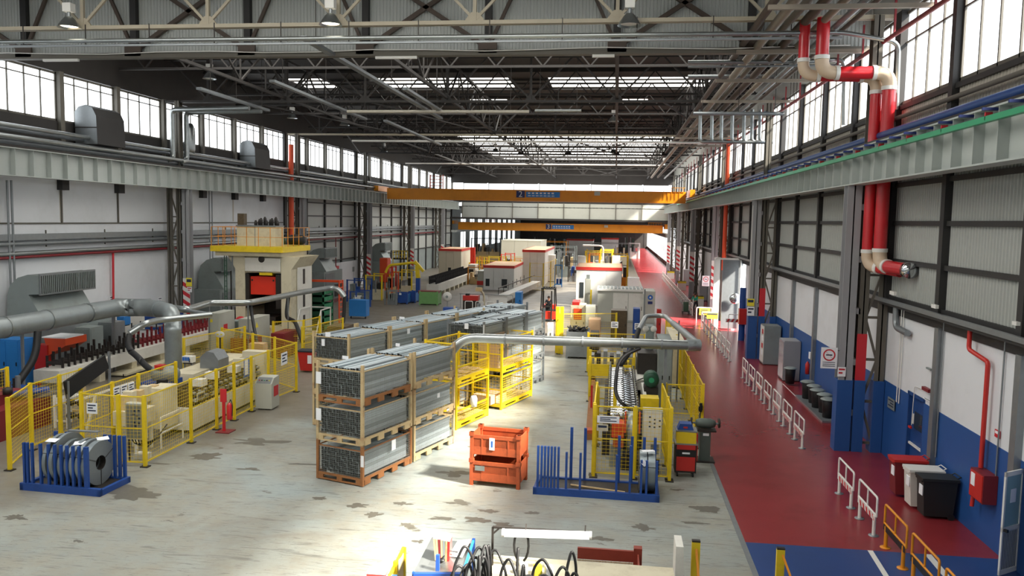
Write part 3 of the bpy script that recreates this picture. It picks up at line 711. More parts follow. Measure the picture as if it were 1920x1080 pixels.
# pipes above the left girder
for k,(z,x,r,mm) in enumerate(((GX(0,232,-26.4).z,-26.4,.11,'galv'),(GX(0,240,-26.7).z,-26.7,.08,'galv_dull'),(GX(0,253,-26.0).z,-26.0,.11,'galv'),(GX(0,262,-26.3).z,-26.3,.14,'galv_dull'))):
    thing_tube('service_pipe','%s pipe above the left crane girder'%['highest tin-clad','second thin grey','third tin-clad','lowest and thickest grey'][k],'pipe',[(x,20,z),(x,128,z)],r,mm,10,'pipes above the left girder')
for x,y in ((-26.4,45.0),(-26.2,46.2)): thing_tube('riser_pipe','shiny tin riser pipe at the left windows, %s of the pair'%('left' if y<46 else 'right'),'pipe',path([(x+.2,y-.6,10.6),(x+.2,y,10.7),(x+.2,y,13.6),(x+5,y,13.7)],.3),.15,'galv',12,'pair of tin risers')
t = T('tank','slim shiny tank hung beside the tin risers','tank',(-26.6,47.6,11.2),world=True); MB().lathe((-26.6,47.6,11.2),[(0,0),(.3,.05),(.35,.3),(.35,1.6),(.2,1.9),(0,1.9)],14).obj('vessel','galv',t)
# pipes and trays on the left wall
for k,(py,r,mm,lab) in enumerate(((446,.15,'galv_dull','wide grey cable duct along the left wall, uppermost'),(459,.1,'galv_dull','grey pipe along the left wall below the wide duct'),(478,.11,'galv','grey pipe along the left wall just above the red one'),(485,.07,'pipe_darkred','long dark red pipe along the left wall'))):
    z = GX(0,py,-26.95).z
    if k == 0:
        t = T('wall_duct',lab,'cable duct',(-26.95,20,z),world=True); MB().box(-27.25,-27.0,15,125,z-.14,z+.14).obj('tray',mm,t); s_ = MB().bar((-27.28,31,z-.5),(-27.28,31,z+.3),.05).obj('bracket','column_dark',t); rep(s_,[(0,4.5*q,0) for q in range(1,16)])
    else: thing_tube('wall_pipe',lab,'pipe',[(-27.05,15,z),(-27.05,125,z)],r,mm,8)
zr = GX(0,485,-26.95).z
thing_tube('red_drop','thin red pipe dropping down the white left wall','pipe',[GX(212,474,-27.1),GX(213,620,-27.1)],.06,'sign_red',8)
for px in (13,21): a = GX(px,338,-27.0); b_ = GX(px+6,588,-27.0); b_.y = a.y; thing_tube('wall_riser','grey pipe pair going down the left wall, %s one'%('left' if px==13 else 'right'),'pipe',path([a,b_,b_+Vector((.1,1.2,0))],.15),.05,'galv_dull',8,'pipe pair on the left wall')
for px in (392,397): a = GX(px,350,-27.0); b_ = GX(px,536,-27.0); b_.y = a.y; thing_tube('wall_riser','thin grey pipe behind the press platform, %s one'%('left' if px==392 else 'right'),'pipe',[a,b_],.04,'galv_dull',8,'pipe pair behind the press')
# blue-grey roof fan housings at the left windows
def vent(y0, y1, lab):
    t = T('vent_housing',lab,'ventilation',(-26.4,y0,10.8),world=True)
    prof = [(-27.1,10.9),(-27.1,12.5),(-26.9,12.75),(-26.5,12.85),(-26.15,12.7),(-25.95,12.3),(-25.9,10.9)]
    m = MB().prism([(x,y0,z) for x,z in prof],(0,0,0),(0,y1-y0,0)); m.obj('hood','dark_frame',t)
    MB().add([(x,y0-.01,z) for x,z in prof],[tuple(range(7))]).obj('front_cover','galv_dull',t,label='pale sheet front of the hood')
    MB().box(-27.12,-25.88,y0-.03,y0,11.7,11.75).obj('seam','dark_metal',t)
vent(37.6,39.9,'curved dark vent hood with pale front at the left windows, nearer'); vent(55.4,57.9,'curved dark vent hood with pale front at the left windows, farther')
# high-bay lamps
def lamp(x,y,z,lab,on=True):
    t = T('high_bay_lamp',lab,'lamp',(x,y,z),group=None,world=True)
    MB().box(x-.16,x+.16,y-.14,y+.14,z+.55,z+.85).obj('gear_box','white_paint',t)
    MB().tube([(x,y,z+.35),(x,y,z+.56)],.06,8).obj('stem','galv_dull',t)
    if not on or y > 30: MB().bar((x,y,z+.85),(x,y,16.99),.03).obj('rod','dark_metal',t)
    MB().lathe((x,y,z),[(.12,.38),(.2,.3),(.34,.1),(.4,0)],16).obj('reflector','galv',t)
    MB().lathe((x,y,z+.06),[(0,0),(.3,0)],14).obj('bulb','lamp_glow' if on else 'white_paint',t)
L_ = [(130,52,27.2,'leftmost'),(620,47,27.2,'second from left'),(1180,48,27.2,'right of centre')]
for px,py,Y,lb in L_: p = GY(px,py,Y); lamp(p.x,p.y,p.z,'high-bay lamp with bright dish under the nearest truss, %s'%lb, px!=1180)
for px,py,Y,lb in [(393,148,45,'dim high-bay lamp under the dark roof at left'),(548,222,60,'high-bay lamp below the second tray at left'),(720,284,82,'high-bay lamp left of the bright skylight'),(929,285,82,'high-bay lamp against the big skylight, left one'),(1150,287,82,'high-bay lamp against the big skylight, right one'),(1150,228,62,'high-bay lamp on the central brace'),(1245,310,95,'far high-bay lamp at the right skylight corner'),(646,235,64,'small bright lamp under the dark roof left of middle')]:
    p = GY(px,py,Y); lamp(p.x,p.y,min(p.z,15.8),lb,False)

# big heater units on the left wall
def heater(y0, lab, s=1.0):
    t = T('air_heater',lab,'heater',(-26.3,y0,0),world=True)
    MB().box(-27.2,-25.3,y0-.6,y0+5.2*s,0,2.6).obj('body','hvac_grey',t)
    MB().box(-25.3,-25.25,y0-.2,y0+2.4*s,.2,2.4).obj('panel','galv_dull',t); MB().box(-25.3,-25.25,y0+2.6*s,y0+4.9*s,.2,1.3).obj('dark_panel','dark_frame',t)
    prof = [(-25.3,2.6),(-25.9,3.6),(-26.0,3.75),(-25.5,3.78),(-25.5,4.62),(-26.0,4.65),(-26.5,4.5),(-26.9,4.15),(-27.05,3.7),(-27.1,2.6)]
    MB().prism([(x,y0,z) for x,z in prof],(0,0,0),(0,3.6*s,0)).obj('duct_neck','hvac_grey',t)
    MB().box(-25.52,-25.44,y0+.05,y0+3.9*s,3.72,4.68).obj('outlet_frame','galv_dull',t)
    for q in range(3): MB().box(-25.44,-25.43,y0+.12+q*1.27*s,y0+.12+(q+1)*1.27*s-.06,3.8,4.6).obj('grille','dark_frame',t)
    m = MB()
    for q in range(30): m.box(-25.43,-25.4,y0+.15+q*.125*s,y0+.19+q*.125*s,3.8,4.6)
    m.obj('louvres','hvac_grey',t,kind='stuff')
heater(32.6,'large grey air heater with slatted outlet on the near left wall'); heater(49.3,'grey air heater half hidden behind the big press',.8); heater(68,'grey air heater with slatted outlet beyond the press',.8); heater(86.5,'farthest grey air heater by the cream booth',.7)
# long round duct with branches in the left bay
t = T('extraction_duct','long fat tin extraction duct across the left bay, turning down to the floor','duct',(-22.8,30,3.1),world=True)
main = [(-22.7,14,3.1),(-22.85,34.5,3.1)]+[tuple(G(px,py,3.1)) for px,py in ((248,577),(275,576),(300,580))]
MB().tube(path(main,.8),.4,18).obj('duct','duct_grey',t)
for yy in (22,25,27.2,29.5,32,34.2): MB().tube([(-22.8,yy,3.1),(-22.8,yy+.08,3.1)],.43,18).obj('joint_ring','galv',t)
a = G(300,580,3.1); b_ = Vector((-19.3,32.9,3.0))
MB().tube(path([a,b_+Vector((0,0,.15)),b_+Vector((0,0,-1)),b_+Vector((0,0,-2.95))],.6),.36,18).obj('riser','duct_grey',t)
MB().box(-22.95,-22.85,34,34.1,0,2.75).obj('stand','galv_dull',t); MB().box(-22.9,-22.82,28.2,28.3,0,2.75).obj('stand','galv_dull',t)
br_ = [G(px,py,3.15) for px,py in ((296,574),(350,581),(392,568),(465,568),(498,562),(560,549),(618,540),(634,541))]
t2 = T('extraction_branch','slim shiny duct branching right past the press to the stacked crates','duct',br_[0],world=True)
MB().tube(path(br_+[br_[-1]+Vector((.4,0,-.5))],.35),.16,12).obj('duct','galv',t2)
for px,py in ((392,568),(465,568),(540,553)):
    p = G(px,py,3.15); MB().bar((p.x,p.y,0),(p.x,p.y,3.05),.05).obj('stand','galv_dull',t2)
b2 = [G(px,py,3.1) for px,py in ((395,590),(300,600),(272,606),(262,614))]
t3 = T('extraction_branch','thin tin duct with a curved end feeding the dark hose','duct',b2[0],world=True)
MB().tube(path(b2[:3]+[b2[2]+Vector((-.35,-.5,-.35))],.3),.13,12).obj('duct','galv',t3); MB().tube([G(300,577,3.15),G(350,582,3.12),G(395,590,3.1)],.09,10).obj('upper_duct','galv_dull',t3)
def hose(lab, pts, r=.1, m='black_rubber'):
    return thing_tube('flexible_hose',lab,'hose',path(pts,.5),r,m,10)
e = b2[2]+Vector((-.35,-.5,-.4)); hose('dark flexible hose hanging from the thin duct over the roll line',[e,(e.x+.05,e.y-.3,2.2),tuple(GY(258,668,e.y-.7)),tuple(GY(276,690,e.y-1.2)),tuple(GY(292,698,e.y-1.5))],.12)
hose('black hose dropping from the fat duct at the far left',[(-22.3,28.4,2.8),(-22.2,28.1,1.8),(-22.5,27.2,.7)],.14)
e = G(470,572,3.0); hose('black hose hanging from the slim duct to the control cabinets',[e,e+Vector((.3,-.4,-.8)),e+Vector((.9,-1.2,-1.8))],.08)
e = G(541,553,3.0); hose('black hose looping down right of the press',[e,e+Vector((.1,-.6,-1.2)),e+Vector((1.3,-2.2,-1.2)),e+Vector((2.2,-3.4,-2.1))],.11)
e = br_[-1]+Vector((.4,0,-.5)); hose('black hose hanging beside the green crates',[e,e+Vector((0,-.1,-1.2)),e+Vector((-.1,-.2,-2.0))],.11)
# central duct
t = T('extraction_duct','long shiny duct hung over the tube stacks and the roll line','duct',(-4.9,26,3.5),world=True)
P0 = Vector((-5.05,26.3,3.5)); P1 = Vector((2.72,26.5,3.5)); 
MB().tube(path([P0+Vector((-.5,-.2,-.75)),P0,P1],.5),.16,16).obj('duct','galv',t)
for k in range(1,6): q = P0.lerp(P1,k/6+.02); MB().tube([q,q+Vector((.06,0,0))],.185,16).obj('joint_ring','galv_dull',t)
P2 = G(1262,606,3.5); P3 = G(1246,592,3.5); P4 = G(1212,592,3.5); P5 = G(1198,604,3.5)
MB().tube([P1,P1+Vector((.1,.3,0)),P2],.12,14).obj('side_duct','galv_dull',t); MB().tube(path([P2,P3,P4,P5+Vector((0,0,-.3))],.35),.1,12).obj('side_duct','galv',t)
MB().tube([P1+Vector((-.3,0,0)),P1+Vector((.12,.1,0))],.2,14).obj('end_box','duct_grey',t)
MB().bar((1.75,26.6,0),(1.75,26.6,3.4),.09).obj('stand','galv_dull',t); MB().bar((2.75,34,0),(2.75,34,3.4),.06).obj('stand','galv_dull',t)
for x in (-4.3,-2.6): MB().bar((x,26.35,3.5),(x,26.35,3.95),.03).obj('hanger','white_paint',t)
e = P5+Vector((0,0,-.3)); hose('short dark hose at the end of the side duct',[e,e+Vector((-.2,-.5,-.6)),e+Vector((-.7,-1.5,-1.2))],.1)
hose('long dark curved hose dropping from the central duct to the roll line',[(.9,26.4,3.35),(.2,26.0,3.1),(.1,25.2,1.9),(.8,24.6,1.6),(1.6,24.6,1.55)],.06)
# ================================================================ LEFT BAY
def cabx(px0, px1, pyt, Y, dep, z0=0.0):
    a = GY(px0,pyt,Y); b_ = GY(px1,pyt,Y); return a.x, b_.x, Y, Y+dep, z0, a.z
def cabinet(name, lab, cat, px0, px1, pyt, Y, dep, m, doors=1, z0=0.0, group=None, extra=None, pm=None):
    x0,x1,y0,y1,z0,z1 = cabx(px0,px1,pyt,Y,dep,z0)
    t = T(name,lab,cat,((x0+x1)/2,y0,z0),world=True,group=group)
    MB().box(x0,x1,y0,y1,z0+.06,z1).obj('body',m,t); MB().box(x0+.03,x1-.03,y0+.03,y1-.03,z0,z0+.06).obj('plinth','dark_metal',t)
    if z0 > .3:
        for lx in (x0+.06,x1-.06): MB().bar((lx,y0+.1,0),(lx,y0+.1,z0),.06).obj('leg','galv_dull',t)
    w_ = (x1-x0)/doors
    for k in range(doors):
        dr_ = MB().box(x0+k*w_+.03,x0+(k+1)*w_-.03,y0-.025,y0,z0+.12,z1-.06).obj('door',m,t)
        MB().box(x0+(k+1)*w_-.12,x0+(k+1)*w_-.08,y0-.05,y0-.025,(z0+z1)/2-.08,(z0+z1)/2+.08).obj('handle','black_rubber',dr_)
    MB().box(x1,x1+.015,y0+.08,y1-.08,z0+.12,z1-.08).obj('side_panel',pm or m,t)
    if extra: extra(t,x0,x1,y0,y1,z0,z1)
    return t
def fence(lab, pts, h=2.15, group=None, mesh=True, pitch=.11, foot=True, m='safety_yellow', skip=(), nop=()):
    pts = [Vector((p[0],p[1],0)) for p in pts]
    t = T('safety_fence',lab,'fence',pts[0],world=True,group=group)
    for i, p in enumerate(pts):
        if i in nop: continue
        MB().box(p.x-.045,p.x+.045,p.y-.045,p.y+.045,.02,h).obj('post',m,t)
        if foot: MB().box(p.x-.12,p.x+.12,p.y-.1,p.y+.1,0,.03).obj('foot_plate','dark_metal',t)
    for i in range(len(pts)-1):
        if i in skip: continue
        a, b_ = pts[i], pts[i+1]; d = (b_-a).normalized(); a = a+d*.06; b_ = b_-d*.06; z0 = .14
        f = MB()
        for z in (z0, h-.05): f.bar((a.x,a.y,z),(b_.x,b_.y,z),.035)
        f.bar((a.x,a.y,z0+(h-z0)*.5),(b_.x,b_.y,z0+(h-z0)*.5),.025)
        f.bar((a.x,a.y,z0),(a.x,a.y,h-.05),.03); f.bar((b_.x,b_.y,z0),(b_.x,b_.y,h-.05),.03)
        f.obj('panel_frame',m,t)
        L = (b_-a).length; nu = max(2,int(L/pitch)); nv = int((h-z0)/pitch)
        MB().wires((a.x,a.y,z0),(b_.x-a.x,b_.y-a.y,0),(0,0,h-z0-.05),nu,nv,.006).obj('wire_mesh',m,t,kind='stuff')
    return t
xF = -13.62
fence('yellow mesh safety fence along the aisle side of the left roll line', [(xF,y) for y in (21.6,24.2,25.9,27.2,28.6)]+[(xF+.05,30.0),(xF+.3,32.2)])
fence('yellow mesh gate section facing the viewer at the left roll line', [(xF,21.6),(-14.4,21.55),(-15.66,21.65)],nop=(0,))
fence('yellow mesh fence on the far side of the left roll line', [(-15.66,21.65),(-15.7,23.2),(-15.7,24.6),(-15.7,26.9)],nop=(0,))
fence('yellow mesh fence closing the far end of the left roll line', [(xF+.3,32.2),(-14.8,33.4),(-16.2,34.2),(-18.4,35.6)],nop=(0,))
fence('yellow fence beside the blue-white meter behind the roll line', [(-18.4,32.2),(-18.0,34.4),(-17.6,36.3)])
fence('yellow mesh fence at the far left edge, running away', [(-17.2,20.6),(-18.0,22.5),(-18.05,23.9),(-18.08,25.0)])
fence('yellow mesh fence piece in the far left corner', [(-20.6,22.3),(-20.6,24.7)])
fence('small yellow fence in front of the red machine at the press', [(-17.9,40.2),(-16.6,41.2),(-16.4,43)],h=1.9)
fence('yellow fence beside the white stairs by the green crates', [(-15.6,38.5),(-15.3,40.2),(-14.9,42.6)],h=1.9)
# ---- roll forming line inside the fence
t = T('roll_forming_machine','beige roll forming machine with dark oily tooling inside the left yellow fence','machine',(-14.7,24,0),world=True)
MB().box(-15.1,-14.15,25.2,31.2,.12,.85).obj('base','machine_white',t)
MB().box(-15.0,-14.25,25.3,31.1,0,.12).obj('plinth','dark_metal',t)
MB().box(-15.05,-14.9,25.3,31.0,.85,1.5).obj('back_plate','oily',t)
for k in range(14):
    y = 25.45+k*.38
    m = MB().box(-14.85,-14.3,y,y+.06,.85,1.45); m.box(-14.85,-14.3,y+.16,y+.2,.85,1.4); m.obj('roll_stand','dark_metal' if k%2 else 'oily',t)
    MB().tube([(-14.95,y+.11,1.1),(-14.16,y+.11,1.1)],.085,10).obj('forming_roll','chrome' if k%3==0 else 'galv_dull',t)
    MB().tube([(-14.95,y+.11,1.32),(-14.2,y+.11,1.32)],.06,8).obj('adjusting_shaft','galv_dull',t)
MB().box(-15.1,-14.15,30.9,31.4,.1,1.9).obj('end_frame','machine_beige',t); MB().box(-14.9,-14.1,29.7,29.95,.8,1.8).obj('end_frame','machine_beige',t)
MB().box(-15.2,-14.6,24.2,25.1,.4,1.75).obj('gear_housing','machine_beige',t)
m = MB()
for y in (23.4,24.7): m.bar((-14.2,y,0),(-14.2,y,1.0),.05); 
m.bar((-14.2,23.4,1.0),(-14.2,24.7,1.0),.05); m.bar((-14.2,23.4,.5),(-14.2,24.7,.5),.04); m.obj('guard_rail','white_paint',t)
MB().box(-15.3,-14.5,22.6,23.6,.9,1.35).obj('feed_table','machine_beige',t)
for x in (-15.2,-14.6):
    for y in (22.7,23.5): MB().bar((x,y,0),(x,y,.9),.08).obj('leg','machine_white',t)
for k in range(5): MB().box(-15.35+.02*k,-15.0,22.75+k*.42,22.98+k*.42,1.35,1.8+.05*(k%2)).obj('tool_block','machine_beige' if k%2 else 'wood',t)
for k,(y,z) in enumerate(((26.2,1.62),(27.1,1.7),(28.8,1.62))): MB().box(-14.7,-14.3,y,y+.35,z-.2,z+.05).obj('top_cover','machine_white',t)
MB().box(-14.13,-14.1,25.5,26.0,1.1,1.35).obj('switch_plate','cabinet_grey',t,label='small plate with four switches')
m = MB()
for q in range(4): m.box(-14.1,-14.08,25.56+.1*q,25.62+.1*q,1.15,1.3)
m.obj('switch','ink',t)
MB().box(-14.12,-14.1,29.0,29.5,1.2,1.95).obj('notice_board','sign_blue',t,label='blue and white notice'); MB().box(-14.1,-14.085,29.05,29.3,1.3,1.9).obj('sheet','paper',t)
# grey cabinet door with stickers seen through the gate
x0,x1,y0,y1,_,z1 = cabx(234,267,756,21.95,.25); z0 = GY(250,824,21.95).z
t = T('control_cabinet','pale upright control cabinet with black symbols behind the yellow gate','cabinet',((x0+x1)/2,y0,z0),world=True)
MB().box(x0,x1,y0,y1,z0,z1).obj('body','cabinet_grey',t); MB().box(x0+.04,x1-.04,y0-.02,y0,z0+.04,z1-.04).obj('door','galv_dull',t)
m = MB()
for i,(u,v) in enumerate(((.55,.8),(.8,.82),(.5,.7),(.7,.66),(.55,.48),(.8,.46),(.6,.38),(.82,.6))): cx_ = x0+(x1-x0)*u; cz = z0+(z1-z0)*v; m.box(cx_-.03,cx_+.035,y0-.025,y0-.02,cz-.025,cz+.03)
m.obj('symbols','ink',t); MB().box(x0+.18,x1-.08,y0-.026,y0-.02,z0+.06,z0+.28).obj('box_drawing','hvac_grey',t)
for x in (x0+.05,x1-.05): MB().bar((x,y0+.1,0),(x,y0+.1,z0),.04).obj('leg','dark_metal',t)
m = MB()
for k in range(4): m.tube(path([(x0+.1+.1*k,y0+.15,z0),(x0+.15+.1*k,y0+.2,z0-.25-.04*k),(x1+.15,y0+.4,z0-.1),(x1+.3,y0+.8,z0+.3)],.2),.018,6)
m.obj('cables','black_rubber',t)
o = MB().box(0,.42,0,.3,0,.16).obj('wooden_block','machine_white',None,label='pale block on the floor under the control cabinet',cat='block'); o.location = (x0+.05,22.25,0)
# paper notices on the fence
def board(name, lab, cat, px0, py0, px1, py1, X=None, Y=None, m='paper', lines=3, lm='ink', thick=.02):
    if Y is not None:
        a = GY(px0,py0,Y); b_ = GY(px1,py1,Y); t = T(name,lab,cat,a,world=True)
        MB().box(a.x,b_.x,Y-thick,Y,b_.z,a.z).obj('sheet',m,t); mm = MB(); H_ = a.z-b_.z
        for k in range(lines): mm.box(a.x+(b_.x-a.x)*.12,a.x+(b_.x-a.x)*(.88 if k%2==0 else .6),Y-thick-.004,Y-thick,a.z-H_*(.15+.75*k/lines)-H_*.35/lines,a.z-H_*(.15+.75*k/lines))
    else:
        a = GX(px0,py0,X); b_ = GX(px1,py1,X); t = T(name,lab,cat,a,world=True); s = -1 if X > 0 else 1; y0,y1 = sorted((a.y,b_.y)); z0,z1 = sorted((a.z,b_.z))
        MB().box(min(X,X+s*thick),max(X,X+s*thick),y0,y1,z0,z1).obj('sheet',m,t); mm = MB(); H_ = z1-z0; xa,xb = sorted((X+s*thick,X+s*(thick+.004)))
        for k in range(lines): mm.box(xa,xb,y0+(y1-y0)*.12,y0+(y1-y0)*(.88 if k%2==0 else .6),z1-H_*(.15+.75*k/lines)-H_*.35/lines,z1-H_*(.15+.75*k/lines))
    if lines: mm.obj('print',lm,t)
    return t
board('notice','bluish paper notice on the left gate panel','sign',163,755,183,776,Y=21.6)
for k,(a,b_) in enumerate((((212,727),(224,742)),((226,723),(238,738)),((240,719),(251,733)))): board('notice','white notice on the far fence of the roll line, %s of three'%['left','middle','right'][k],'sign',a[0],a[1],b_[0],b_[1],X=-15.66)
board('notice','white notice hung on the fence near the grey console','sign',527,663,538,681,X=xF+.35)
# meter with blue sockets
cabinet('socket_box','white meter box with blue sockets standing behind the yellow fence','electric box',341,360,668,31.2,.3,'machine_white',1,z0=1.2,extra=lambda t,x0,x1,y0,y1,z0,z1:[MB().box(x0+.05+.11*k,x0+.13+.11*k,y0-.06,y0-.03,z0+.15,z0+.3).obj('socket','sign_blue',t) for k in range(3)])
# red extinguisher stand
t = T('fire_extinguisher','red fire extinguisher on a red post stand by the left fence','extinguisher',(-13.25,25.6,0),world=True)
MB().box(-13.45,-12.95,25.45,25.95,0,.03).obj('base_plate','pipe_darkred',t); MB().bar((-13.25,25.7,0),(-13.25,25.7,1.45),.1,.05).obj('post','pipe_red',t); MB().box(-13.36,-13.14,25.66,25.7,1.05,1.5).obj('sign','sign_red',t)
MB().lathe((-13.02,25.66,.45),[(0,0),(.09,.0),(.1,.05),(.1,.48),(.06,.56),(.02,.6),(0,.62)],14).obj('cylinder','pipe_red',t); MB().tube(path([(-13.02,25.66,1.05),(-12.95,25.6,1.18),(-12.88,25.6,.95),(-12.9,25.6,.6)],.06),.015,6).obj('hose','black_rubber',t)
# grey sloped console
t = T('control_console','pale grey sloped control console standing outside the left fence','console',(-13.3,29.0,0),world=True)
x0,x1 = -13.62,-12.95
MB().prism([(x0,28.9,.05),(x0,29.6,.05),(x0,29.6,1.25),(x0,29.15,1.22),(x0,28.9,1.02)],(0,0,0),(x1-x0,0,0)).obj('body','cabinet_grey',t)
MB().add([(x0+.05,28.9,1.035),(x1-.05,28.9,1.035),(x1-.05,29.14,1.235),(x0+.05,29.14,1.235)],[(0,1,2,3)]).obj('desk','galv_dull',t)
for k in range(5): MB().obox((x0+.14+.1*k,29.0,1.14),(.04,.04,.03)).obj('button',['sign_red','black_rubber','green_rail','black_rubber','sign_yellow'][k],t)
MB().box(x1,x1+.01,29.1,29.5,.5,.9).obj('sticker','sign_red',t); MB().box(x0+.1,x1-.1,28.95,29.55,0,.05).obj('plinth','dark_metal',t)
# red barrel/bin behind the fence end
t = T('waste_bin','bright red wheeled bin with a pale label near the end of the left fence','bin',(-14.5,36.6,0),world=True)
MB().prism([(-14.85,36.4,.08),(-14.25,36.4,.08),(-14.15,36.3,1.0),(-14.95,36.3,1.0)],(0,0,0),(0,.6,0)).obj('body','tool_red',t); MB().box(-15.0,-14.1,36.25,37.0,1.0,1.06).obj('lid','dark_cloth',t); MB().box(-14.45,-14.25,36.29,36.31,.45,.85).obj('label','paper',t)
for x in (-14.8,-14.3): MB().tube([(x-.03,36.9,.09),(x+.03,36.9,.09)],.09,10).obj('wheel','black_rubber',t)
# ---- white conveyor bed with roll stands
t = T('roller_bed','long white roller bed crowded with dark roll stands along the left bay','machine',(-22.9,30,0),world=True)
MB().box(-23.5,-22.35,29.6,50,.5,1.0).obj('bed','machine_white',t)
for k in range(9): MB().box(-23.4,-22.45,29.9+k*2.4,30.3+k*2.4,0,.5).obj('foot','machine_beige',t)
for k in range(52):
    y = 30.2+k*.38; hh = .5+.12*((k*7)%3); m = MB().box(-23.4,-23.3,y,y+.05,1.0,1.0+hh); m.box(-22.7,-22.6,y,y+.05,1.0,1.0+hh*.9); m.tube([(-23.35,y+.02,1.2),(-22.62,y+.02,1.2)],.08,6,False); m.obj('roll_stand','pipe_darkred' if 14<k<36 else 'dark_metal',t)
t = T('steel_trolley','red and orange tipping hopper standing at the start of the white roller bed','hopper',(-24.3,31.6,0),world=True)
MB().box(-24.7,-24.1,31.2,31.7,0,1.75).obj('red_frame','tool_red',t); MB().prism([(-24.1,31.3,1.3),(-23.3,31.3,1.75),(-23.3,31.3,2.05),(-24.3,31.3,2.05)],(0,0,0),(0,1.4,0)).obj('hopper','pipe_orange',t); MB().box(-24.4,-23.3,31.3,32.5,2.05,2.1).obj('lid','paper',t)
for x,y in ((-24.0,31.4),(-23.5,32.6)): MB().bar((x,y,0),(x,y,1.5),.07).obj('leg','dark_metal',t)
# black panel standing on the bed's near end
pl = [GX(122,716,-17.9),GX(128,748,-17.9),GX(205,690,-17.9),GX(197,666,-17.9)]
t = T('black_board','large black flat panel tilted between the left fences','panel',pl[0],world=True)
MB().prism(pl,(0,0,0),(-.08,0,0)).obj('sheet','black_rubber',t)
for p in (pl[1],pl[2]): MB().bar((p.x,p.y,0),(p.x,p.y,p.z+.6),.07).obj('post','galv_dull',t)
# white stand with reels
t = T('work_stand','white steel stand with dark reels next to the black panel','stand',(-17.5,23.2,0),world=True)
c0 = G(104,802); c1 = G(126,804)
for x in (c0.x,c1.x):
    for y in (c0.y,c0.y+.8): MB().bar((x,y,0),(x,y,1.15),.08).obj('leg','white_paint',t)
MB().box(c0.x,c1.x,c0.y-.02,c0.y+.82,.85,1.05).obj('shelf','white_paint',t); MB().bar((c0.x,c0.y,.25),(c1.x,c0.y,.25),.06).obj('stretcher','white_paint',t)
MB().bar((c1.x+.1,c0.y,.9),(c1.x+1.5,c0.y+1.5,1.4),.1,.06).obj('arm','white_paint',t); MB().bar((c1.x+.7,c0.y,0),(c1.x+1.0,c0.y+.1,1.2),.08).obj('brace','white_paint',t)
for z in (.95,.5): MB().lathe((c1.x+.1,c0.y-.1,z),[(0,0),(.12,0),(.12,.18),(.05,.2),(.05,.4),(.12,.42),(.12,.5),(0,.5)],12,'X').obj('reel','dark_metal',t)
MB().bar((c0.x-1.2,c0.y+.1,.95),(c0.x+.4,c0.y+.3,1.3),.22,.12).obj('chute','galv_dull',t)
# blue cabinets, machines at the left edge
cabinet('tool_cabinet','blue cabinet under the fat duct at the left edge','cabinet',-12,34,636,30.5,.9,'bright_blue',2)
cabinet('equipment_cabinet','grey tall enclosure with red and yellow warning symbol under the fat duct','cabinet',80,168,612,34.6,1.0,'hvac_grey',2,extra=lambda t,x0,x1,y0,y1,z0,z1:[MB().lathe((x0+.25,y0-.04,z1-.35),[(0,0),(.18,0)],10,'Y').obj('warning_mark','sign_yellow',t), MB().box(x0+.05,x0+.22,y0-.045,y0-.04,z1-.5,z1-.2).obj('mark','sign_red',t)])
cabinet('equipment_cabinet','dark grey enclosure under the fat duct, right of the warning symbol','cabinet',170,211,604,36.4,1.0,'galv_dull',1)
cabinet('equipment_cabinet','grey enclosure at the left edge behind the black hose','cabinet',40,79,632,33.0,1.0,'galv_dull',1)
t = T('dark_red_machine','dark red machine body behind the far left fence','machine',(-21.5,23,0),world=True)
MB().box(-22.4,-19.6,22.5,25.5,0,1.0).obj('body','pipe_darkred',t); MB().box(-22.0,-20.2,23,25,1.0,1.35).obj('cover','pipe_darkred',t); MB().tube([(-21.8,22.4,1.2),(-19.6,25.4,1.25)],.12,8).obj('blue_roller','rack_blue',t)
for k in range(4): MB().lathe((-21.6+k*.5,23.2+.3*k,1.35),[(0,0),(.15,0),(.15,.2),(0,.25)],10).obj('knob','dark_metal',t)
t = T('motor_block','cluster of dark pumps and valves on a blue frame at the left edge','machine',(-22.5,26.5,0),world=True)
MB().box(-23.2,-21.6,26.4,27.4,0,.9).obj('frame','rack_blue',t)
for k in range(7): MB().tube([(-23.0+.22*k,26.5+.07*(k%3),.9),(-23.0+.22*k,26.5+.07*(k%3),1.2+.12*(k%4))],.09,8).obj('valve','dark_metal' if k%2 else 'galv_dull',t)
t = T('trestle','pale wooden trestle behind the far left fence','trestle',(-19.2,26.3,0),world=True)
for x in (-19.5,-18.9): MB().bar((x,26.3,0),(x,26.3,1.2),.09).obj('leg','wood',t)
for z in (.3,.7,1.1): MB().bar((-19.5,26.3,z),(-18.9,26.3,z),.07).obj('rung','wood',t)
t = T('press_feeder','blue gearbox and purple-white motor over the left roll line','machine',(-16.6,27.6,0),world=True)
MB().box(-17.3,-16.3,27.2,28.4,0,1.25).obj('body','rack_blue',t); MB().lathe((-17.1,27.8,1.5),[(0,0),(.25,0),(.3,.1),(.3,.8),(.2,.95),(0,.95)],14,'X').obj('motor','hvac_grey',t); MB().box(-16.9,-16.6,27.5,27.8,1.7,1.85).obj('red_cap','tool_red',t); MB().box(-17.2,-16.4,27.19,27.2,.5,1.0).obj('opening','dark_metal',t)
t = T('pendant_panel','dark joystick head on a blue and white stand beside the blue gearbox','control',(-15.4,25.6,0),world=True); MB().bar((-15.45,25.6,0),(-15.45,25.6,1.3),.12).obj('stand','bright_blue',t); MB().box(-15.6,-15.3,25.5,25.7,1.3,1.75).obj('head','black_rubber',t)
t = T('round_machine','grey-green rounded machine head behind the left fence','machine',(-16.4,31,0),world=True); MB().prism([(-16.9,30.8,.0),(-16.1,30.8,0),(-16.1,30.8,1.5),(-16.3,30.8,1.8),(-16.6,30.8,1.85),(-16.9,30.8,1.6)],(0,0,0),(0,.9,0)).obj('body','galv_dull',t)
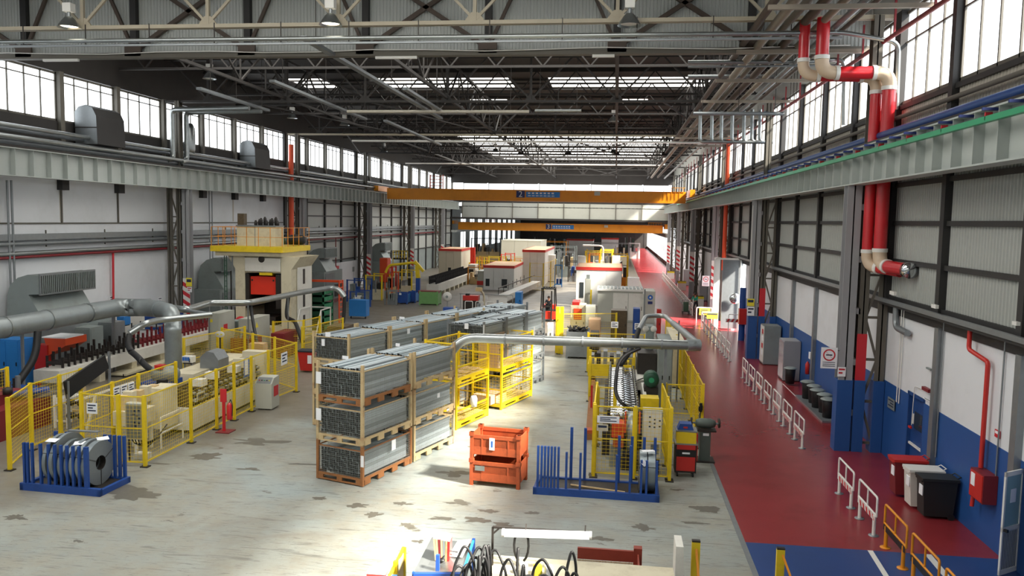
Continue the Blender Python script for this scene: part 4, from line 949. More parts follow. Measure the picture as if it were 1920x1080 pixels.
cabinet('machine_housing','broad beige machine housing between the roller bed and the fence','machine',316,362,700,29.5,5.0,'machine_beige',1)
cabinet('machine_housing','cream machine block left of the blue gearbox','machine',205,236,700,33.5,6,'machine_beige',1)
# signalling oval sign on the fence
p = GY(412,627,34); t = T('oval_sign','white oval sign with yellow-green marks on a dark post above the fences','sign',p,world=True)
MB().lathe((p.x,p.y,p.z),[(0,-.02),(.2,-.02),(.2,.02),(0,.02)],20,'Y').obj('plate','white_paint',t).scale = (1,1,1)
for v in t.children[0].data.vertices: v.co.z *= .72; v.co.x *= 1.1
for s in (-.09,.09): MB().box(p.x+s-.05,p.x+s+.05,p.y-.03,p.y-.02,p.z-.03,p.z+.03).obj('mark','sign_yellow',t)
MB().bar((p.x,p.y+.03,0),(p.x,p.y+.03,p.z-.12),.05).obj('post','dark_metal',t)
# blue trolley, shelf rack, chairs under the duct
cabinet('blue_box','bright blue cabinet on legs by the red wall pipe','cabinet',219,232,594,39.6,.6,'bright_blue',1,z0=1.4)
t = T('shelf_rack','dark steel shelf rack beside the red wall pipe','rack',(-24.5,39,0),world=True)
for x in (-25.2,-23.8):
    for y in (39,39.8): MB().bar((x,y,0),(x,y,1.7),.05).obj('upright','dark_metal',t)
for z in (.3,.9,1.5): MB().box(-25.2,-23.8,39,39.8,z,z+.05).obj('shelf','galv_dull',t)
MB().box(-24.9,-24.1,39.1,39.6,.95,1.3).obj('carton','paper',t)
cabinet('blue_container','dark blue open container row behind the fat vertical duct','container',268,300,592,42.5,2.5,'rack_blue',2)
cabinet('white_screen','white panel partition behind the fat duct','partition',232,268,590,41.5,.15,'machine_white',1)
cabinet('control_cabinet','tall beige control cabinet with red and yellow stickers left of the press','cabinet',390,411,587,37.0,1.6,'cabinet_grey',1,extra=lambda t,x0,x1,y0,y1,z0,z1:[MB().box(x1+.015,x1+.02,y0+.4,y0+.8,z1-.9,z1-.6).obj('sticker','sign_red',t),MB().box(x0+.1,x0+.25,y0-.03,y0-.025,z1-.45,z1-.3).obj('warning_mark','sign_yellow',t)])
cabinet('control_cabinet','wide pale control cabinet with a yellow triangle in front of the press','cabinet',447,471,598,38.5,2.2,'cabinet_grey',1,extra=lambda t,x0,x1,y0,y1,z0,z1:[MB().add([(x1+.02,y0+.4,z1-.5),(x1+.02,y0+.8,z1-.5),(x1+.02,y0+.6,z1-.2)],[(0,1,2)]).obj('warning_mark','sign_yellow',t)])
cabinet('open_cabinet','dark grey open cabinet left of the wide pale one','cabinet',428,445,602,39,.8,'hvac_grey',1)
t = T('carton_stand','brown carton on a sloped desk behind the fence','carton',(-16.3,34.9,0),world=True); MB().box(-16.6,-15.9,34.6,35.1,1.25,1.6).obj('carton','cardboard',t); MB().obox((-16.2,34.8,1.15),(.9,.6,.08),0,.3).obj('desk_top','cardboard',t); MB().bar((-16.2,34.9,0),(-16.2,34.9,1.1),.1).obj('leg','galv_dull',t)
# dark red machine with white trim at the fence
cabinet('red_machine','dark red machine with white outlined door at the press fence','machine',508,532,625,39.6,1.8,'pipe_darkred',1,pm='pipe_darkred')
p = G(512,640); t = T('engine_block','grey piped engine block on top of the red machine line','machine',(p.x-1,p.y,0),world=True); MB().box(-18.9,-17.8,37.4,38.6,0,1.35).obj('base','pipe_darkred',t)
for k in range(8): MB().tube([(-18.8+.13*k,37.5+.1*(k%3),1.35),(-18.75+.13*k,37.6,1.65+.07*(k%3))],.05,8).obj('pipe_stub','galv_dull',t)
# ---- the big press
Yf = 44.0; A = GY(394,460,Yf); B = GY(530,466,Yf); zp = B.z-.25; D = GX(582,458,B.x)
t = T('hydraulic_press','tall cream hydraulic press with red slide and yellow railed platform','press',((A.x+B.x)/2,Yf,0),world=True)
MB().box(A.x,B.x,Yf,D.y,zp-.0,zp+.32).obj('platform','safety_yellow',t)
MB().box(A.x+.2,B.x-.2,Yf+.2,D.y-.1,zp-.25,zp).obj('platform_beam','machine_beige',t)
def XX(px, py=500, Y=Yf+.5): return GY(px,py,Y).x
def ZZ(py, px=490, Y=Yf+.5): return GY(px,py,Y).z
Yc = Yf+.5; cl0,cl1,cr0,cr1 = XX(441),XX(459),XX(527),XX(546); zt = zp-.25; zo = ZZ(512); 
MB().box(cl0,cl1,Yc,Yc+3.2,0,zt).obj('column','machine_beige',t); MB().box(cr0,cr1,Yc,Yc+3.2,0,zt).obj('column','machine_beige',t)
MB().box(cl1,cr0,Yc+.1,Yc+3.1,zo,zt).obj('crown','machine_beige',t); MB().box(XX(460),XX(526),Yc-.05,Yc+.1,zo+.1,zt-.1).obj('crown_panel','machine_white',t)
MB().lathe((XX(491),Yc-.08,ZZ(486)),[(0,0),(.16,0),(.2,.03)],14,'Y').obj('port','dark_metal',t)
for a,b_ in ((XX(427),cl0),(cr1+.55,cr1)): MB().prism([(a,Yc,zt),(b_,Yc,zt),(b_,Yc,zt-.75)],(0,0,0),(0,3,0)).obj('corbel','machine_beige',t)
MB().box(cl1,cr0,Yc+2.6,Yc+2.7,.9,zo).obj('back_opening','dark_metal',t)
MB().box(XX(467),XX(515),Yc+.2,Yc+2.2,ZZ(553),ZZ(519)).obj('slide','press_red',t)
for a,b_ in ((XX(451),XX(466)),(XX(516),XX(532))): MB().box(a,b_,Yc+.05,Yc+2.2,ZZ(578),ZZ(514)).obj('gib','dark_metal',t)
for px in (470,510): MB().lathe((XX(px),Yc+.18,ZZ(526)),[(0,0),(.06,0)],10,'Y').obj('bolt','dark_metal',t)
MB().box(cl1,cr0,Yc+.1,Yc+2.6,0,1.0).obj('bolster','machine_beige',t); MB().box(XX(470),XX(512),Yc+.3,Yc+2.0,1.0,1.5).obj('lower_die','dark_metal',t)
MB().box(XX(486),XX(510),Yc,Yc+.5,ZZ(516),ZZ(511)).obj('die_clamp','safety_yellow',t)
MB().box(cr1+.02,cr1+.06,Yc+.8,Yc+3.0,.3,zt-.3).obj('side_cover','machine_white',t)
for zz in (.6,2.0,3.4): MB().box(cr1+.06,cr1+.08,Yc+1.6,Yc+1.9,zz,zz+.9).obj('slot','dark_metal',t)
for x in (cl0-.02,): MB().tube([(x-.15,Yc,0),(x-.15,Yc,zt)],.05,8).obj('rail_pipe','galv_dull',t); MB().bar((x-.25,Yc,zt-.9),(x-.25,Yc,0),.06).obj('guide','dark_metal',t)
# tank, motors and railing on the platform
ztp = zp+.32; a = GY(444,424,Yf+1); b_ = GY(516,424,Yf+1); e = GX(532,424,b_.x)
MB().box(a.x,b_.x,Yf+1,e.y,ztp,a.z).obj('oil_tank','machine_beige',t); MB().box(a.x-.04,b_.x+.04,Yf+.95,e.y,a.z,a.z+.07).obj('tank_lid','galv_dull',t)
MB().box(a.x+.95*(b_.x-a.x)/2-.02,a.x+.95*(b_.x-a.x)/2+.02,Yf+.98,Yf+1,ztp,a.z).obj('seam','hvac_grey',t)
for k in range(9): MB().lathe((a.x+.95+.17*k,Yf+1.5+.15*(k%2),a.z+.07),[(0,0),(.1,0),(.1,.15+.08*((k*5)%4)),(.05,.3+.07*((k*5)%4)),(0,.3+.07*((k*5)%4))],8).obj('pump','dark_metal',t)
MB().box(a.x-.1,a.x+.3,Yf+1.3,Yf+1.7,a.z+.07,a.z+.75).obj('filter_box','oily',t)
MB().lathe((B.x-.9,Yf+3.2,ztp+.35),[(0,0),(.28,0),(.3,.1),(.3,.8),(.2,.95),(0,.95)],12,'X').obj('motor','black_rubber',t); MB().lathe((B.x-1.7,Yf+3.2,ztp+.3),[(0,0),(.22,0),(.22,.5),(0,.5)],12,'X').obj('coupling','dark_green',t)
m = MB(); yr = Yf+.06
n_ = 6
for k in range(n_+1): x = A.x+.05+(B.x-A.x-.1)*k/n_; m.bar((x,yr,ztp),(x,yr,ztp+1.1),.03)
for z in (.55,1.1): m.bar((A.x+.05,yr,ztp+z),(B.x-.05,yr,ztp+z),.025); m.bar((B.x-.05,yr,ztp+z),(B.x-.05,D.y-.1,ztp+z),.03); m.bar((A.x+.05,yr,ztp+z),(A.x+.05,D.y-.1,ztp+z),.03)
for k in range(1,6): y = yr+(D.y-Yf-.15)*k/5; m.bar((B.x-.05,y,ztp),(B.x-.05,y,ztp+1.1),.03); m.bar((A.x+.05,y,ztp),(A.x+.05,y,ztp+1.1),.03)
m.obj('railing','crane_yellow',t)
lad = MB()
for x in (XX(424),XX(428)): lad.bar((x,Yc-.2,0),(x,Yc-.2,zp),.04)
for k in range(17): lad.bar((XX(424),Yc-.2,.3*k+.3),(XX(428),Yc-.2,.3*k+.3),.03)
lad.obj('ladder','dark_green',t)
t = T('die_trolley','magenta-red handwheel and clutter in the mouth of the press','machine',(-20.6,43,0),world=True)
MB().lathe((-20.9,42.6,1.35),[(0,0),(.4,0),(.42,.06),(.4,.14),(0,.14)],18,'Y').obj('handwheel','sign_red',t); MB().box(-21.6,-20.0,42.7,43.5,0,.95).obj('bench','tool_red',t); MB().box(-20.2,-19.2,42.8,43.2,.95,1.15).obj('tray','wood',t)
t = T('partition','white partition panel along the left wall beyond the press','partition',(-27,78,0),world=True)
for k in range(3): MB().box(-27.1,-26.95,72.6+3.9*k,76.4+3.9*k,0,2.95).obj('panel','white_plaster',t)
MB().box(-26.95,-26.93,80,80.6,1.8,2.3).obj('notice','hvac_grey',t)
t = T('red_box','red wall box on a thin red pipe at the white partition','box',(-26.9,74.5,1.9),world=True); MB().box(-26.93,-26.6,74.2,75.0,1.9,2.7).obj('body','sign_red',t); MB().tube([(-26.8,74.6,2.7),(-26.8,74.6,5.4)],.05,8).obj('pipe','pipe_darkred',t)
# ---- green crates, yellow post, stairs, table
t0 = None
for k in range(6):
    z = .05+k*.46
    t = T('stacking_crate','dark green steel crate right of the press, %s in its stack'%['lowest','second lowest','third from the floor','fourth from the floor','second from the top','topmost'][k],'crate',(-19.2,49.5,z),world=True,group='stack of dark green crates')
    x0,x1,y0,y1 = -20.9,-18.6,49.5,51.3
    MB().box(x0,x1,y0,y0+.04,z+.1,z+.36).obj('front_wall','dark_green',t); MB().box(x1-.04,x1,y0,y1,z+.1,z+.36).obj('side_wall','green_crate',t); MB().box(x0,x0+.04,y0,y1,z+.1,z+.36).obj('side_wall','green_crate',t); MB().box(x0,x1,y1-.04,y1,z+.1,z+.36).obj('back_wall','green_crate',t); MB().box(x0,x1,y0,y1,z+.06,z+.1).obj('floor_plate','dark_green',t)
    m = MB()
    for x in (x0+.05,x1-.05):
        for y in (y0+.05,y1-.05): m.box(x-.05,x+.05,y-.05,y+.05,z,z+.45)
    m.obj('corner_post','green_crate',t)
    for q in range(6): MB().box(x1,x1+.015,y0+.15+.28*q,y0+.22+.28*q,z+.1,z+.36).obj('rib','green_rail',t)
t = T('orange_rack','orange ladder-like rack end beside the green crates','rack',(-18.2,51.6,0),world=True)
for y in (51.6,52.3): MB().bar((-18.3,y,0),(-18.3,y,3.2),.08).obj('upright','pipe_orange',t)
for k in range(9): MB().bar((-18.3,51.6,.4+.33*k),(-18.3,52.3,.4+.33*k),.06).obj('rung','pipe_orange',t)
MB().box(-21,-18.3,51.9,52.1,3.05,3.2).obj('beam','pipe_orange',t)
o = MB().box(-.1,.1,-.1,.1,0,3.0).obj('yellow_post','safety_yellow',None,label='yellow post right of the press column',cat='post'); o.location = (-18.9,46.2,0)
t = T('access_steps','white railed steps in front of the green crates','stairs',(-17.5,45.5,0),world=True)
for x in (-18.6,-17.3):
    MB().bar((x,44.6,.2),(x,45.6,1.9),.06).obj('rail','white_paint',t); MB().bar((x,45.6,0),(x,45.6,1.9),.06).obj('post','white_paint',t); MB().bar((x,45.6,1.9),(x,47.2,1.9),.06).obj('rail','white_paint',t); MB().bar((x,47.2,0),(x,47.2,1.9),.06).obj('post','white_paint',t)
MB().bar((-18.6,47.2,1.9),(-17.3,47.2,1.9),.06).obj('rail','white_paint',t)
for k in range(4): MB().box(-18.5,-17.4,44.7+.25*k,44.95+.25*k,.2+.22*k,.24+.22*k).obj('tread','galv_dull',t)
t = T('work_table','grey-topped table with a white lettered front panel by the tube stacks','table',(-15.6,45.5,0),world=True)
MB().box(-16.3,-13.9,44.6,46.4,1.0,1.08).obj('top','galv_dull',t); MB().box(-13.92,-13.86,44.6,46.4,.65,1.0).obj('panel','white_paint',t); MB().box(-13.86,-13.85,45.4,45.9,.75,.9).obj('print','pipe_orange',t)
for x,y in ((-16.2,44.7),(-14.0,44.7),(-14.0,46.3),(-16.2,46.3)): MB().bar((x,y,0),(x,y,1.0),.09).obj('leg','rack_blue',t)
cabinet('mesh_box','yellow-framed box with tall panels left of the table','cage',613,648,612,42.6,1.5,'oily',2)
t = T('small_machine','white and yellow hand machine at the end of the black hose','machine',(-14.3,41,0),world=True); MB().box(-14.7,-14.1,40.8,41.3,.2,1.1).obj('body','machine_white',t); MB().box(-14.8,-14.0,40.7,41.4,1.1,1.2).obj('top','safety_yellow',t); MB().box(-14.6,-14.2,40.9,41.2,0,.2).obj('foot','dark_metal',t)
t = T('tool_trolley','light blue trolley panel behind the work table','trolley',(-20,57,0),world=True); MB().box(-19.3,-18.0,56.5,57.3,.2,1.4).obj('body','bright_blue',t)
for x in (-19.2,-18.1): MB().tube([(x-.03,56.7,.1),(x+.03,56.7,.1)],.1,8).obj('wheel','black_rubber',t)
for k,(x,y) in enumerate(((-13.2,42.4),(-12.3,41.5))):
    t = T('floor_item',['small white round stool behind the tube stacks','red and white hand tool lying behind the tube stacks'][k],['stool','tool'][k],(x,y,0),world=True)
    if k == 0: MB().lathe((x,y,.45),[(0,0),(.25,0),(.25,.04),(0,.04)],14).obj('seat','white_paint',t); MB().bar((x,y,0),(x,y,.45),.06).obj('leg','galv_dull',t)
    else: MB().box(x-.4,x+.4,y-.2,y+.2,.5,.7).obj('body','white_paint',t); MB().bar((x+.2,y,.7),(x+.2,y,1.1),.06).obj('handle','dark_metal',t); MB().box(x-.4,x+.3,y-.2,y+.2,0,.5).obj('base','tool_red',t)

# ---- blue coil rack with slit steel coils, lower left
def coil_rack(lab, W, D_, posts_f, posts_b, h1, hb, loc, rz):
    t = T('coil_rack',lab,'rack',(0,0,0))
    m = MB().box(0,W,0,.1,0,.2); m.box(0,W,D_-.1,D_,0,.14); m.box(0,.1,0,D_,0,.16); m.box(W-.1,W,0,D_,0,.16); m.obj('base_frame','rack_blue',t)
    MB().box(.1,W-.1,.1,D_-.1,.08,.1).obj('floor_plate','dark_metal',t)
    for x in posts_f: MB().box(x-.03,x+.03,.03,.1,.2,h1(x)).obj('upright','rack_blue',t)
    for x in posts_b: MB().box(x-.04,x+.04,D_-.1,D_-.03,.14,hb(x)).obj('upright','rack_blue',t)
    t.location = loc; t.rotation_euler = (0,0,rz); return t
def coil(lab, R, w, loc, rz, group):
    t = T('steel_coil',lab,'coil',(0,0,0),group=group); r0 = R*.33
    n = 48
    MB().lathe((0,0,R),[(r0,-w/2),(R,-w/2)],n,'X').obj('side_face','coil_side',t); MB().lathe((0,0,R),[(R,-w/2),(R,w/2)],n,'X').obj('outer_wrap','coil_steel',t)
    MB().lathe((0,0,R),[(R,w/2),(r0,w/2)],n,'X').obj('side_face','coil_side',t); MB().lathe((0,0,R),[(r0,w/2),(r0,-w/2)],n,'X').obj('inner_bore','dark_metal',t)
    m = MB()
    for a in (.5,2.7,4.7):
        c_, s_ = math.cos(a), math.sin(a)
        for sx in (-1,1): m.bar((sx*(w/2+.005),r0*c_,R+r0*s_),(sx*(w/2+.005),(R+.01)*c_,R+(R+.01)*s_),.02,.01)
        m.bar((-w/2,(R+.008)*c_,R+(R+.008)*s_),(w/2,(R+.008)*c_,R+(R+.008)*s_),.02,.01)
    m.obj('strap','dark_metal',t)
    t.location = loc; t.rotation_euler = (0,0,rz); return t
LO = Vector((-15.72,19.15,0)); rzL = -.05
wL = 2.42
coil_rack('blue steel rack holding a row of slit coils at the lower left', wL, 1.25, [.12,.22,.36,.62,.86,1.05,1.24,1.42,1.6,1.78,1.96,2.02], [.15,.5,1.7,1.85,2.0,2.15,2.3], lambda x:1.3, lambda x:1.32, LO, rzL)
for k,(x,R) in enumerate(((.74,.66),(.96,.68),(1.15,.6),(1.33,.58),(1.52,.62),(1.7,.62),(1.88,.6))):
    coil(['leftmost tall slit coil in the left blue rack','second slit coil from the left, the tallest, wrapped with white paper','third slit coil from the left in the left rack','narrow shiny slit coil in the middle of the left rack','fifth slit coil in the left rack','sixth slit coil in the left rack','rightmost slit coil in the left rack, its dark bore facing out'][k],R,.1 if k<6 else .16,LO+Matrix.Rotation(rzL,3,'Z')@Vector((x,.66,.1)),rzL+.0,'slit coils in the left rack')
for k,(x,y,z) in enumerate(((.85,.2,1.36),(1.55,.35,1.28),(1.9,.8,1.3))):
    p = LO+Vector((x,y,z)); o = MB().obox((0,0,0),(.3,.2,.012),.4*k,.2).obj('paper_sheet','paper',None,label='crumpled white paper on the coils of the left rack, %s'%['left piece','middle piece','right piece'][k],cat='paper'); o.location = p
o = MB().obox((0,0,0),(.9,.12,.03)).obj('flat_bar','galv_dull',None,label='flat metal bar resting across the tops of the coils',cat='bar'); o.location = LO+Vector((1.2,1.0,1.42))
# right coil rack
RO = Vector((-2.05,21.3,0)); 
coil_rack('blue steel rack with bare uprights and two coils, in front of the right roll line', 3.42, 1.25, [.12,.22,.31,.40,.49,.58,.68,.9,1.28,2.26,2.62,2.92,3.06,3.33], [.95,1.34,2.3,2.66,3.0,3.3], lambda x: 1.35 if x<.8 else (1.22 if x in (.9,1.28,2.26) else (1.5 if x==2.62 else 1.12)), lambda x: 1.62 if x<2 else 1.45, RO, -.02)
for k,x in enumerate((2.98,3.2)):
    for q in (0,):
        coil(['shiny slit coil at the right end of the right blue rack, left one','shiny slit coil at the very right end of the right blue rack'][k],.56,.19,RO+Vector((x,.62,.1)),0,'coils in the right rack')
for k,(x,y,z,a) in enumerate(((3.1,.4,1.27,.3),(3.0,.12,1.02,1.2))): o = MB().obox((0,0,0),(.34,.16,.012),a,.7*k).obj('paper_sheet','paper',None,label='cream paper lying over the right coils, %s piece'%['upper','lower'][k],cat='paper'); o.location = RO+Vector((x,y,z))
o = MB().bar((0,0,0),(1.5,-.35,0),.05,.03).obj('wood_strip','wood',None,label='thin pale wood strip lying on the right blue rack',cat='wood'); o.location = RO+Vector((1.0,.6,.13))
# ================================================================ CENTRE: cages of steel tubes
RZ = math.radians(-18.4); CR = Matrix.Rotation(RZ,3,'Z')
ORG = Vector((-8.31,21.5,0))
def W(lx, ly, z=0): return ORG+CR@Vector((lx,ly,z))
def two_mat(o, m2, test):
    o.data.materials.append(MATS[m2])
    for p in o.data.polygons:
        if test(p): p.material_index = 1
def tube_mesh(name, tubes, parent, L, kind=None):
    m = MB()
    for x,z,y0,y1,s in tubes: m.box(x-s/2,x+s/2,y0,y1,z,z+s)
    o = m.obj(name,'tube_steel',parent,kind=kind); two_mat(o,'tube_dark',lambda p: abs(p.normal.y)>.9); return o
def cage(mp, mb, w=1.62, L=2.5, H=1.12, fill=1.0, wire='wire_zinc', seed=1, tags=1):
    t = T('tube_cage','x','wire cage'); R = random.Random(seed)
    for x in (.04,w-.04):
        for y in (.04,L-.04): MB().box(x-.04,x+.04,y-.04,y+.04,0.02,H+.06).obj('corner_post',mp,t)
    zb = .2
    for y in (.03,L-.03):
        m = MB(); m.box(.08,w-.08,y-.025,y+.025,zb-.03,zb+.03); m.box(.08,w-.08,y-.025,y+.025,.03,.07)
        for x in (.15,w/2,w-.15): m.box(x-.09,x+.09,y-.025,y+.025,.07,zb-.03)
        m.obj('base_end',mb,t)
    for x in (.03,w-.03):
        m = MB(); m.box(x-.025,x+.025,.08,L-.08,zb-.03,zb+.05)
        for y in (.25,L*.36,L*.64,L-.25): m.box(x-.025,x+.025,y-.14,y+.14,.03,zb-.03)
        m.obj('base_side',mb,t)
    for y in (.04,L-.04): MB().bar((.08,y,H-.12),(w-.08,y,H-.12),.03).obj('top_bar',mp,t)
    for x in (.04,w-.04): MB().bar((x,.08,H-.12),(x,L-.08,H-.12),.03).obj('top_bar',mp,t)
    m = MB().wires((.08,.02,zb+.03),(w-.16,0,0),(0,0,H-.15-zb),24,14,.005); m.obj('end_mesh',wire,t,kind='stuff')
    m = MB().wires((w-.02,.08,zb+.03),(0,L-.16,0),(0,0,H-.15-zb),40,12,.0045); m.wires((.02,.08,zb+.03),(0,L-.16,0),(0,0,H-.15-zb),20,8,.005); m.obj('side_mesh',wire,t,kind='stuff')
    if fill:
        s = .091; n = int((w-.2)/(s+.009)); rows = int((H-.34)*fill/(s+.007)); tb = []
        for j in range(rows):
            for i in range(n):
                if 0 < i < n-1 and j < rows-2: tb.append((.1+s/2+i*(s+.009),zb+.05+j*(s+.007)+.004*R.random(),.09+.05*R.random(),.5,s))
                else: tb.append((.1+s/2+i*(s+.009)+.006*(R.random()-.5),zb+.05+j*(s+.007)+.005*R.random(),.09+.05*R.random(),L-.1-.04*R.random(),s))
        tube_mesh('tube_bundle',tb,t,L,'stuff')
        t['_n'] = n; t['_z'] = zb+.055+rows*(s+.007)
    return t
lev = ['bottom','middle','top']
ORD = ['first','second','third','fourth','fifth','sixth','seventh','eighth','ninth','tenth','eleventh','twelfth','thirteenth','fourteenth','fifteenth','sixteenth']
tube_proto = {}
TUBES = 0
def top_tubes(t0, n, z, L, where, lab, drop=0, seed=0):
    global TUBES
    R = random.Random(seed); s = .082
    if L not in tube_proto:
        m = MB().box(-s/2,s/2,.1,L-.1,0,s); o = m.obj('steel_tube','tube_steel',None); two_mat(o,'tube_dark',lambda p: abs(p.normal.y)>.9); tube_proto[L] = o; first = True
    else: first = False
    for i in range(n):
        o = tube_proto[L] if first and i == 0 else tube_proto[L].copy()
        if not (first and i == 0): C.objects.link(o)
        o.location = W(where[0]+.1+s/2+i*(s+.018), where[1]+.03*R.random(), z+.05*(R.random()**2)); o.rotation_euler = (0,0,RZ)
        o['label'] = 'steel tube on top of %s, %s from left'%(lab,ORD[i]); o['category'] = 'steel tube'; o['group'] = 'steel tubes on top of %s'%lab; TUBES += 1
spec = {}
def stack(name, lx, ly, n, mats, L, w=1.62, H=1.12, fills=(1,1,1), top=True, wire='wire_zinc', seed=0):
    for k in range(n):
        mp, mb = mats[min(k,len(mats)-1)]; key = (mp,mb,L,w,fills[min(k,2)],wire)
        lab = '%s wire cage of tubes, %s of %s' % ('grey zinc' if 'galv' in mp else 'rust-posted' if mp=='pallet_rust' else 'cream', 'only one' if n==1 else lev[k] if n==3 else ['lower','upper'][k], name)
        if key not in spec: t = cage(mp,mb,w,L,H,fills[min(k,2)],wire,seed+k); spec[key] = t; nn, zz = t['_n'], t['_z']; spec[key+('n',)] = (nn,zz)
        else: t = dup(spec[key]); 
        t['label'] = lab; t['group'] = 'stacked wire cages of steel tubes'; t.location = W(lx,ly,k*H); t.rotation_euler = (0,0,RZ)
        for q in ('_n','_z'):
            if q in t: del t[q]
        if k == n-1 and top:
            nn, zz = spec[key+('n',)]; top_tubes(t, nn, zz+k*H+.003, L, (lx,ly), name, seed=seed+9)
A_ = [('pallet_rust','pallet_rust'),('pallet_cream','pallet_cream'),('pallet_cream','pallet_rust')]
A2 = [('pallet_cream','pallet_cream'),('pallet_cream','pallet_cream'),('pallet_cream','pallet_cream')]
stack('the nearest stack', 0, 0, 3, A_, 2.5, seed=1)
stack('the second stack', 0, 2.62, 3, A2, 2.5, seed=2)
GZ = [('galv_dull','galv_dull')]*3
bl = Vector((-10.62,27.12,0))-ORG; bl = CR.inverted()@bl
for k in range(4):
    stack('the left rear row, %s stack'%['first','second','third','fourth'][k], bl.x, bl.y+2.55*k, 3, A2, 2.5, seed=10+k)
for k in range(2): stack('the %s low stack'%['nearer','farther'][k], -2.2, 5.05+2.55*k, 2, A2, 2.5, fills=(1,.9,1), seed=20+k)
gl = CR.inverted()@(Vector((-5.05,31.15,0))-ORG)
for k in range(3): stack('the right rear row, %s stack'%['first','second','last'][k], gl.x-1.75, gl.y+.02+2.05*k, 3, GZ, 2.02, w=1.72, seed=30+k)
for k in range(2): stack('the far end pile, %s one'%['nearer','farther'][k], gl.x-3.55, gl.y+4.0+2.1*k, 3, GZ, 2.02, w=1.72, seed=40+k)
# paper tags on the cages
tags = [(.03,-.03,2.95,.18,.34,'front','upper left corner of the nearest stack'),(.03,-.03,1.9,.18,.34,'front','middle left corner of the nearest stack'),(1.58,-.03,.75,.1,.32,'front','right post of the bottom rust cage'),
(1.66,1.35,.86,.2,.3,'side','side of the bottom near cage'),(1.66,3.9,1.85,.14,.14,'side','side of the middle cage in the second stack'),(1.66,4.5,1.25,.14,.06,'side','low side of the second stack'),(.0,1.2,3.34,.22,.1,'front','left top edge of the nearest stack'),(.0,4.0,3.34,.16,.1,'front','left top edge of the second stack'),
(bl.x+.62,bl.y-.03,3.35,.22,.16,'front','top rim of the left rear row'),(bl.x+.45,bl.y-.03,3.05,.14,.24,'front','mesh end of the left rear row'),(bl.x+.1,bl.y+5.4,3.34,.25,.1,'front','left edge of the left rear row'),(bl.x+1.66,bl.y+3.6,3.1,.18,.2,'side','side mesh of the left rear row'),(gl.x-.9,gl.y-.03,3.2,.18,.22,'front','front mesh of the right rear row'),(gl.x+.01,gl.y+4.6,1.5,.12,.18,'side','side of the last grey stack')]
for k,(lx,ly,z,w_,h_,sd_,lab) in enumerate(tags):
    m = MB().box(0,w_,-.01,0,0,h_) if sd_=='front' else MB().box(0,.01,0,w_,0,h_)
    o = m.obj('paper_tag','paper',None,label='white paper tag on the %s'%lab,cat='tag',group='paper tags on the cages'); o.location = W(lx,ly,z-h_/2); o.rotation_euler = (0,0,RZ)
# ---- yellow stillages
def stillage(L, w, H, lab, full_right=False, boards=True, deckm='wood'):
    t = T('yellow_stillage',lab,'wire cage'); mm = 'cage_yellow'
    for x in (.04,w-.04):
        for y in (.04,L-.04): MB().box(x-.04,x+.04,y-.04,y+.04,0,H).obj('corner_post',mm,t)
    m = MB()
    for x in (.03,w-.03):
        m.box(x-.03,x+.03,.08,L-.08,.16,.22); m.box(x-.03,x+.03,.08,L-.08,.04,.08)
        for y in (.2,L*.5,L-.2): m.box(x-.03,x+.03,y-.16,y+.16,.08,.16)
    for y in (.03,L-.03): m.box(.08,w-.08,y-.03,y+.03,.1,.22)
    m.obj('base',mm,t)
    n = 7
    for k in range(n): MB().box(.1,w-.1,.1+(L-.2)*k/n+.01,.1+(L-.2)*(k+1)/n-.01,.2,.235).obj('deck_board',deckm,t)
    def side(x, z0, z1, nu, nv, th=.008):
        m = MB()
        for z in (z0,z1): m.bar((x,.08,z),(x,L-.08,z),.045)
        if z1-z0 > .5: m.bar((x,.08,(z0+z1)/2),(x,L-.08,(z0+z1)/2),.04)
        m.obj('side_frame',mm,t); MB().wires((x,.08,z0),(0,L-.16,0),(0,0,z1-z0),nu,nv,th).obj('side_mesh',mm,t,kind='stuff')
    side(.03,.24,H-.08,14,9); side(w-.03,.24,(H-.1 if full_right else H*.42),26,(12 if full_right else 5),.008)
    if not full_right: MB().bar((w-.03,.08,H-.06),(w-.03,L-.08,H-.06),.045).obj('top_rail',mm,t)
    for y in (.03,L-.03):
        m = MB().bar((.08,y,H-.08),(w-.08,y,H-.08),.045); m.bar((.08,y,H*.55),(w-.08,y,H*.55),.04); m.obj('end_frame',mm,t); MB().wires((.08,y,.24),(w-.16,0,0),(0,0,H-.32),9,9,.008).obj('end_mesh',mm,t,kind='stuff')
    return t
w1, L1, h1_ = 1.35, 2.5, 1.58
o1 = Vector((-5.42,27.4,0))+CR@Vector((-w1,0,0))
for k in range(2): t = stillage(L1,w1,h1_,['yellow tubular cage with wooden deck behind the tube stacks, lower of the nearer pair','yellow tubular cage with open side, upper of the nearer pair'][k]); t.location = o1+Vector((0,0,k*h1_)); t.rotation_euler = (0,0,RZ); t['group'] = 'yellow cages'
o2 = Vector((-4.27,30.72,0))+CR@Vector((-w1,0,0))
h2_ = 1.42
for k in range(2): t = stillage(2.95,w1,h2_,['yellow tubular cage, lower of the farther pair with full mesh side','yellow cage holding a tall cardboard sheet, upper of the farther pair'][k],k==0); t.location = o2+Vector((0,0,k*h2_)); t.rotation_euler = (0,0,RZ); t['group'] = 'yellow cages'
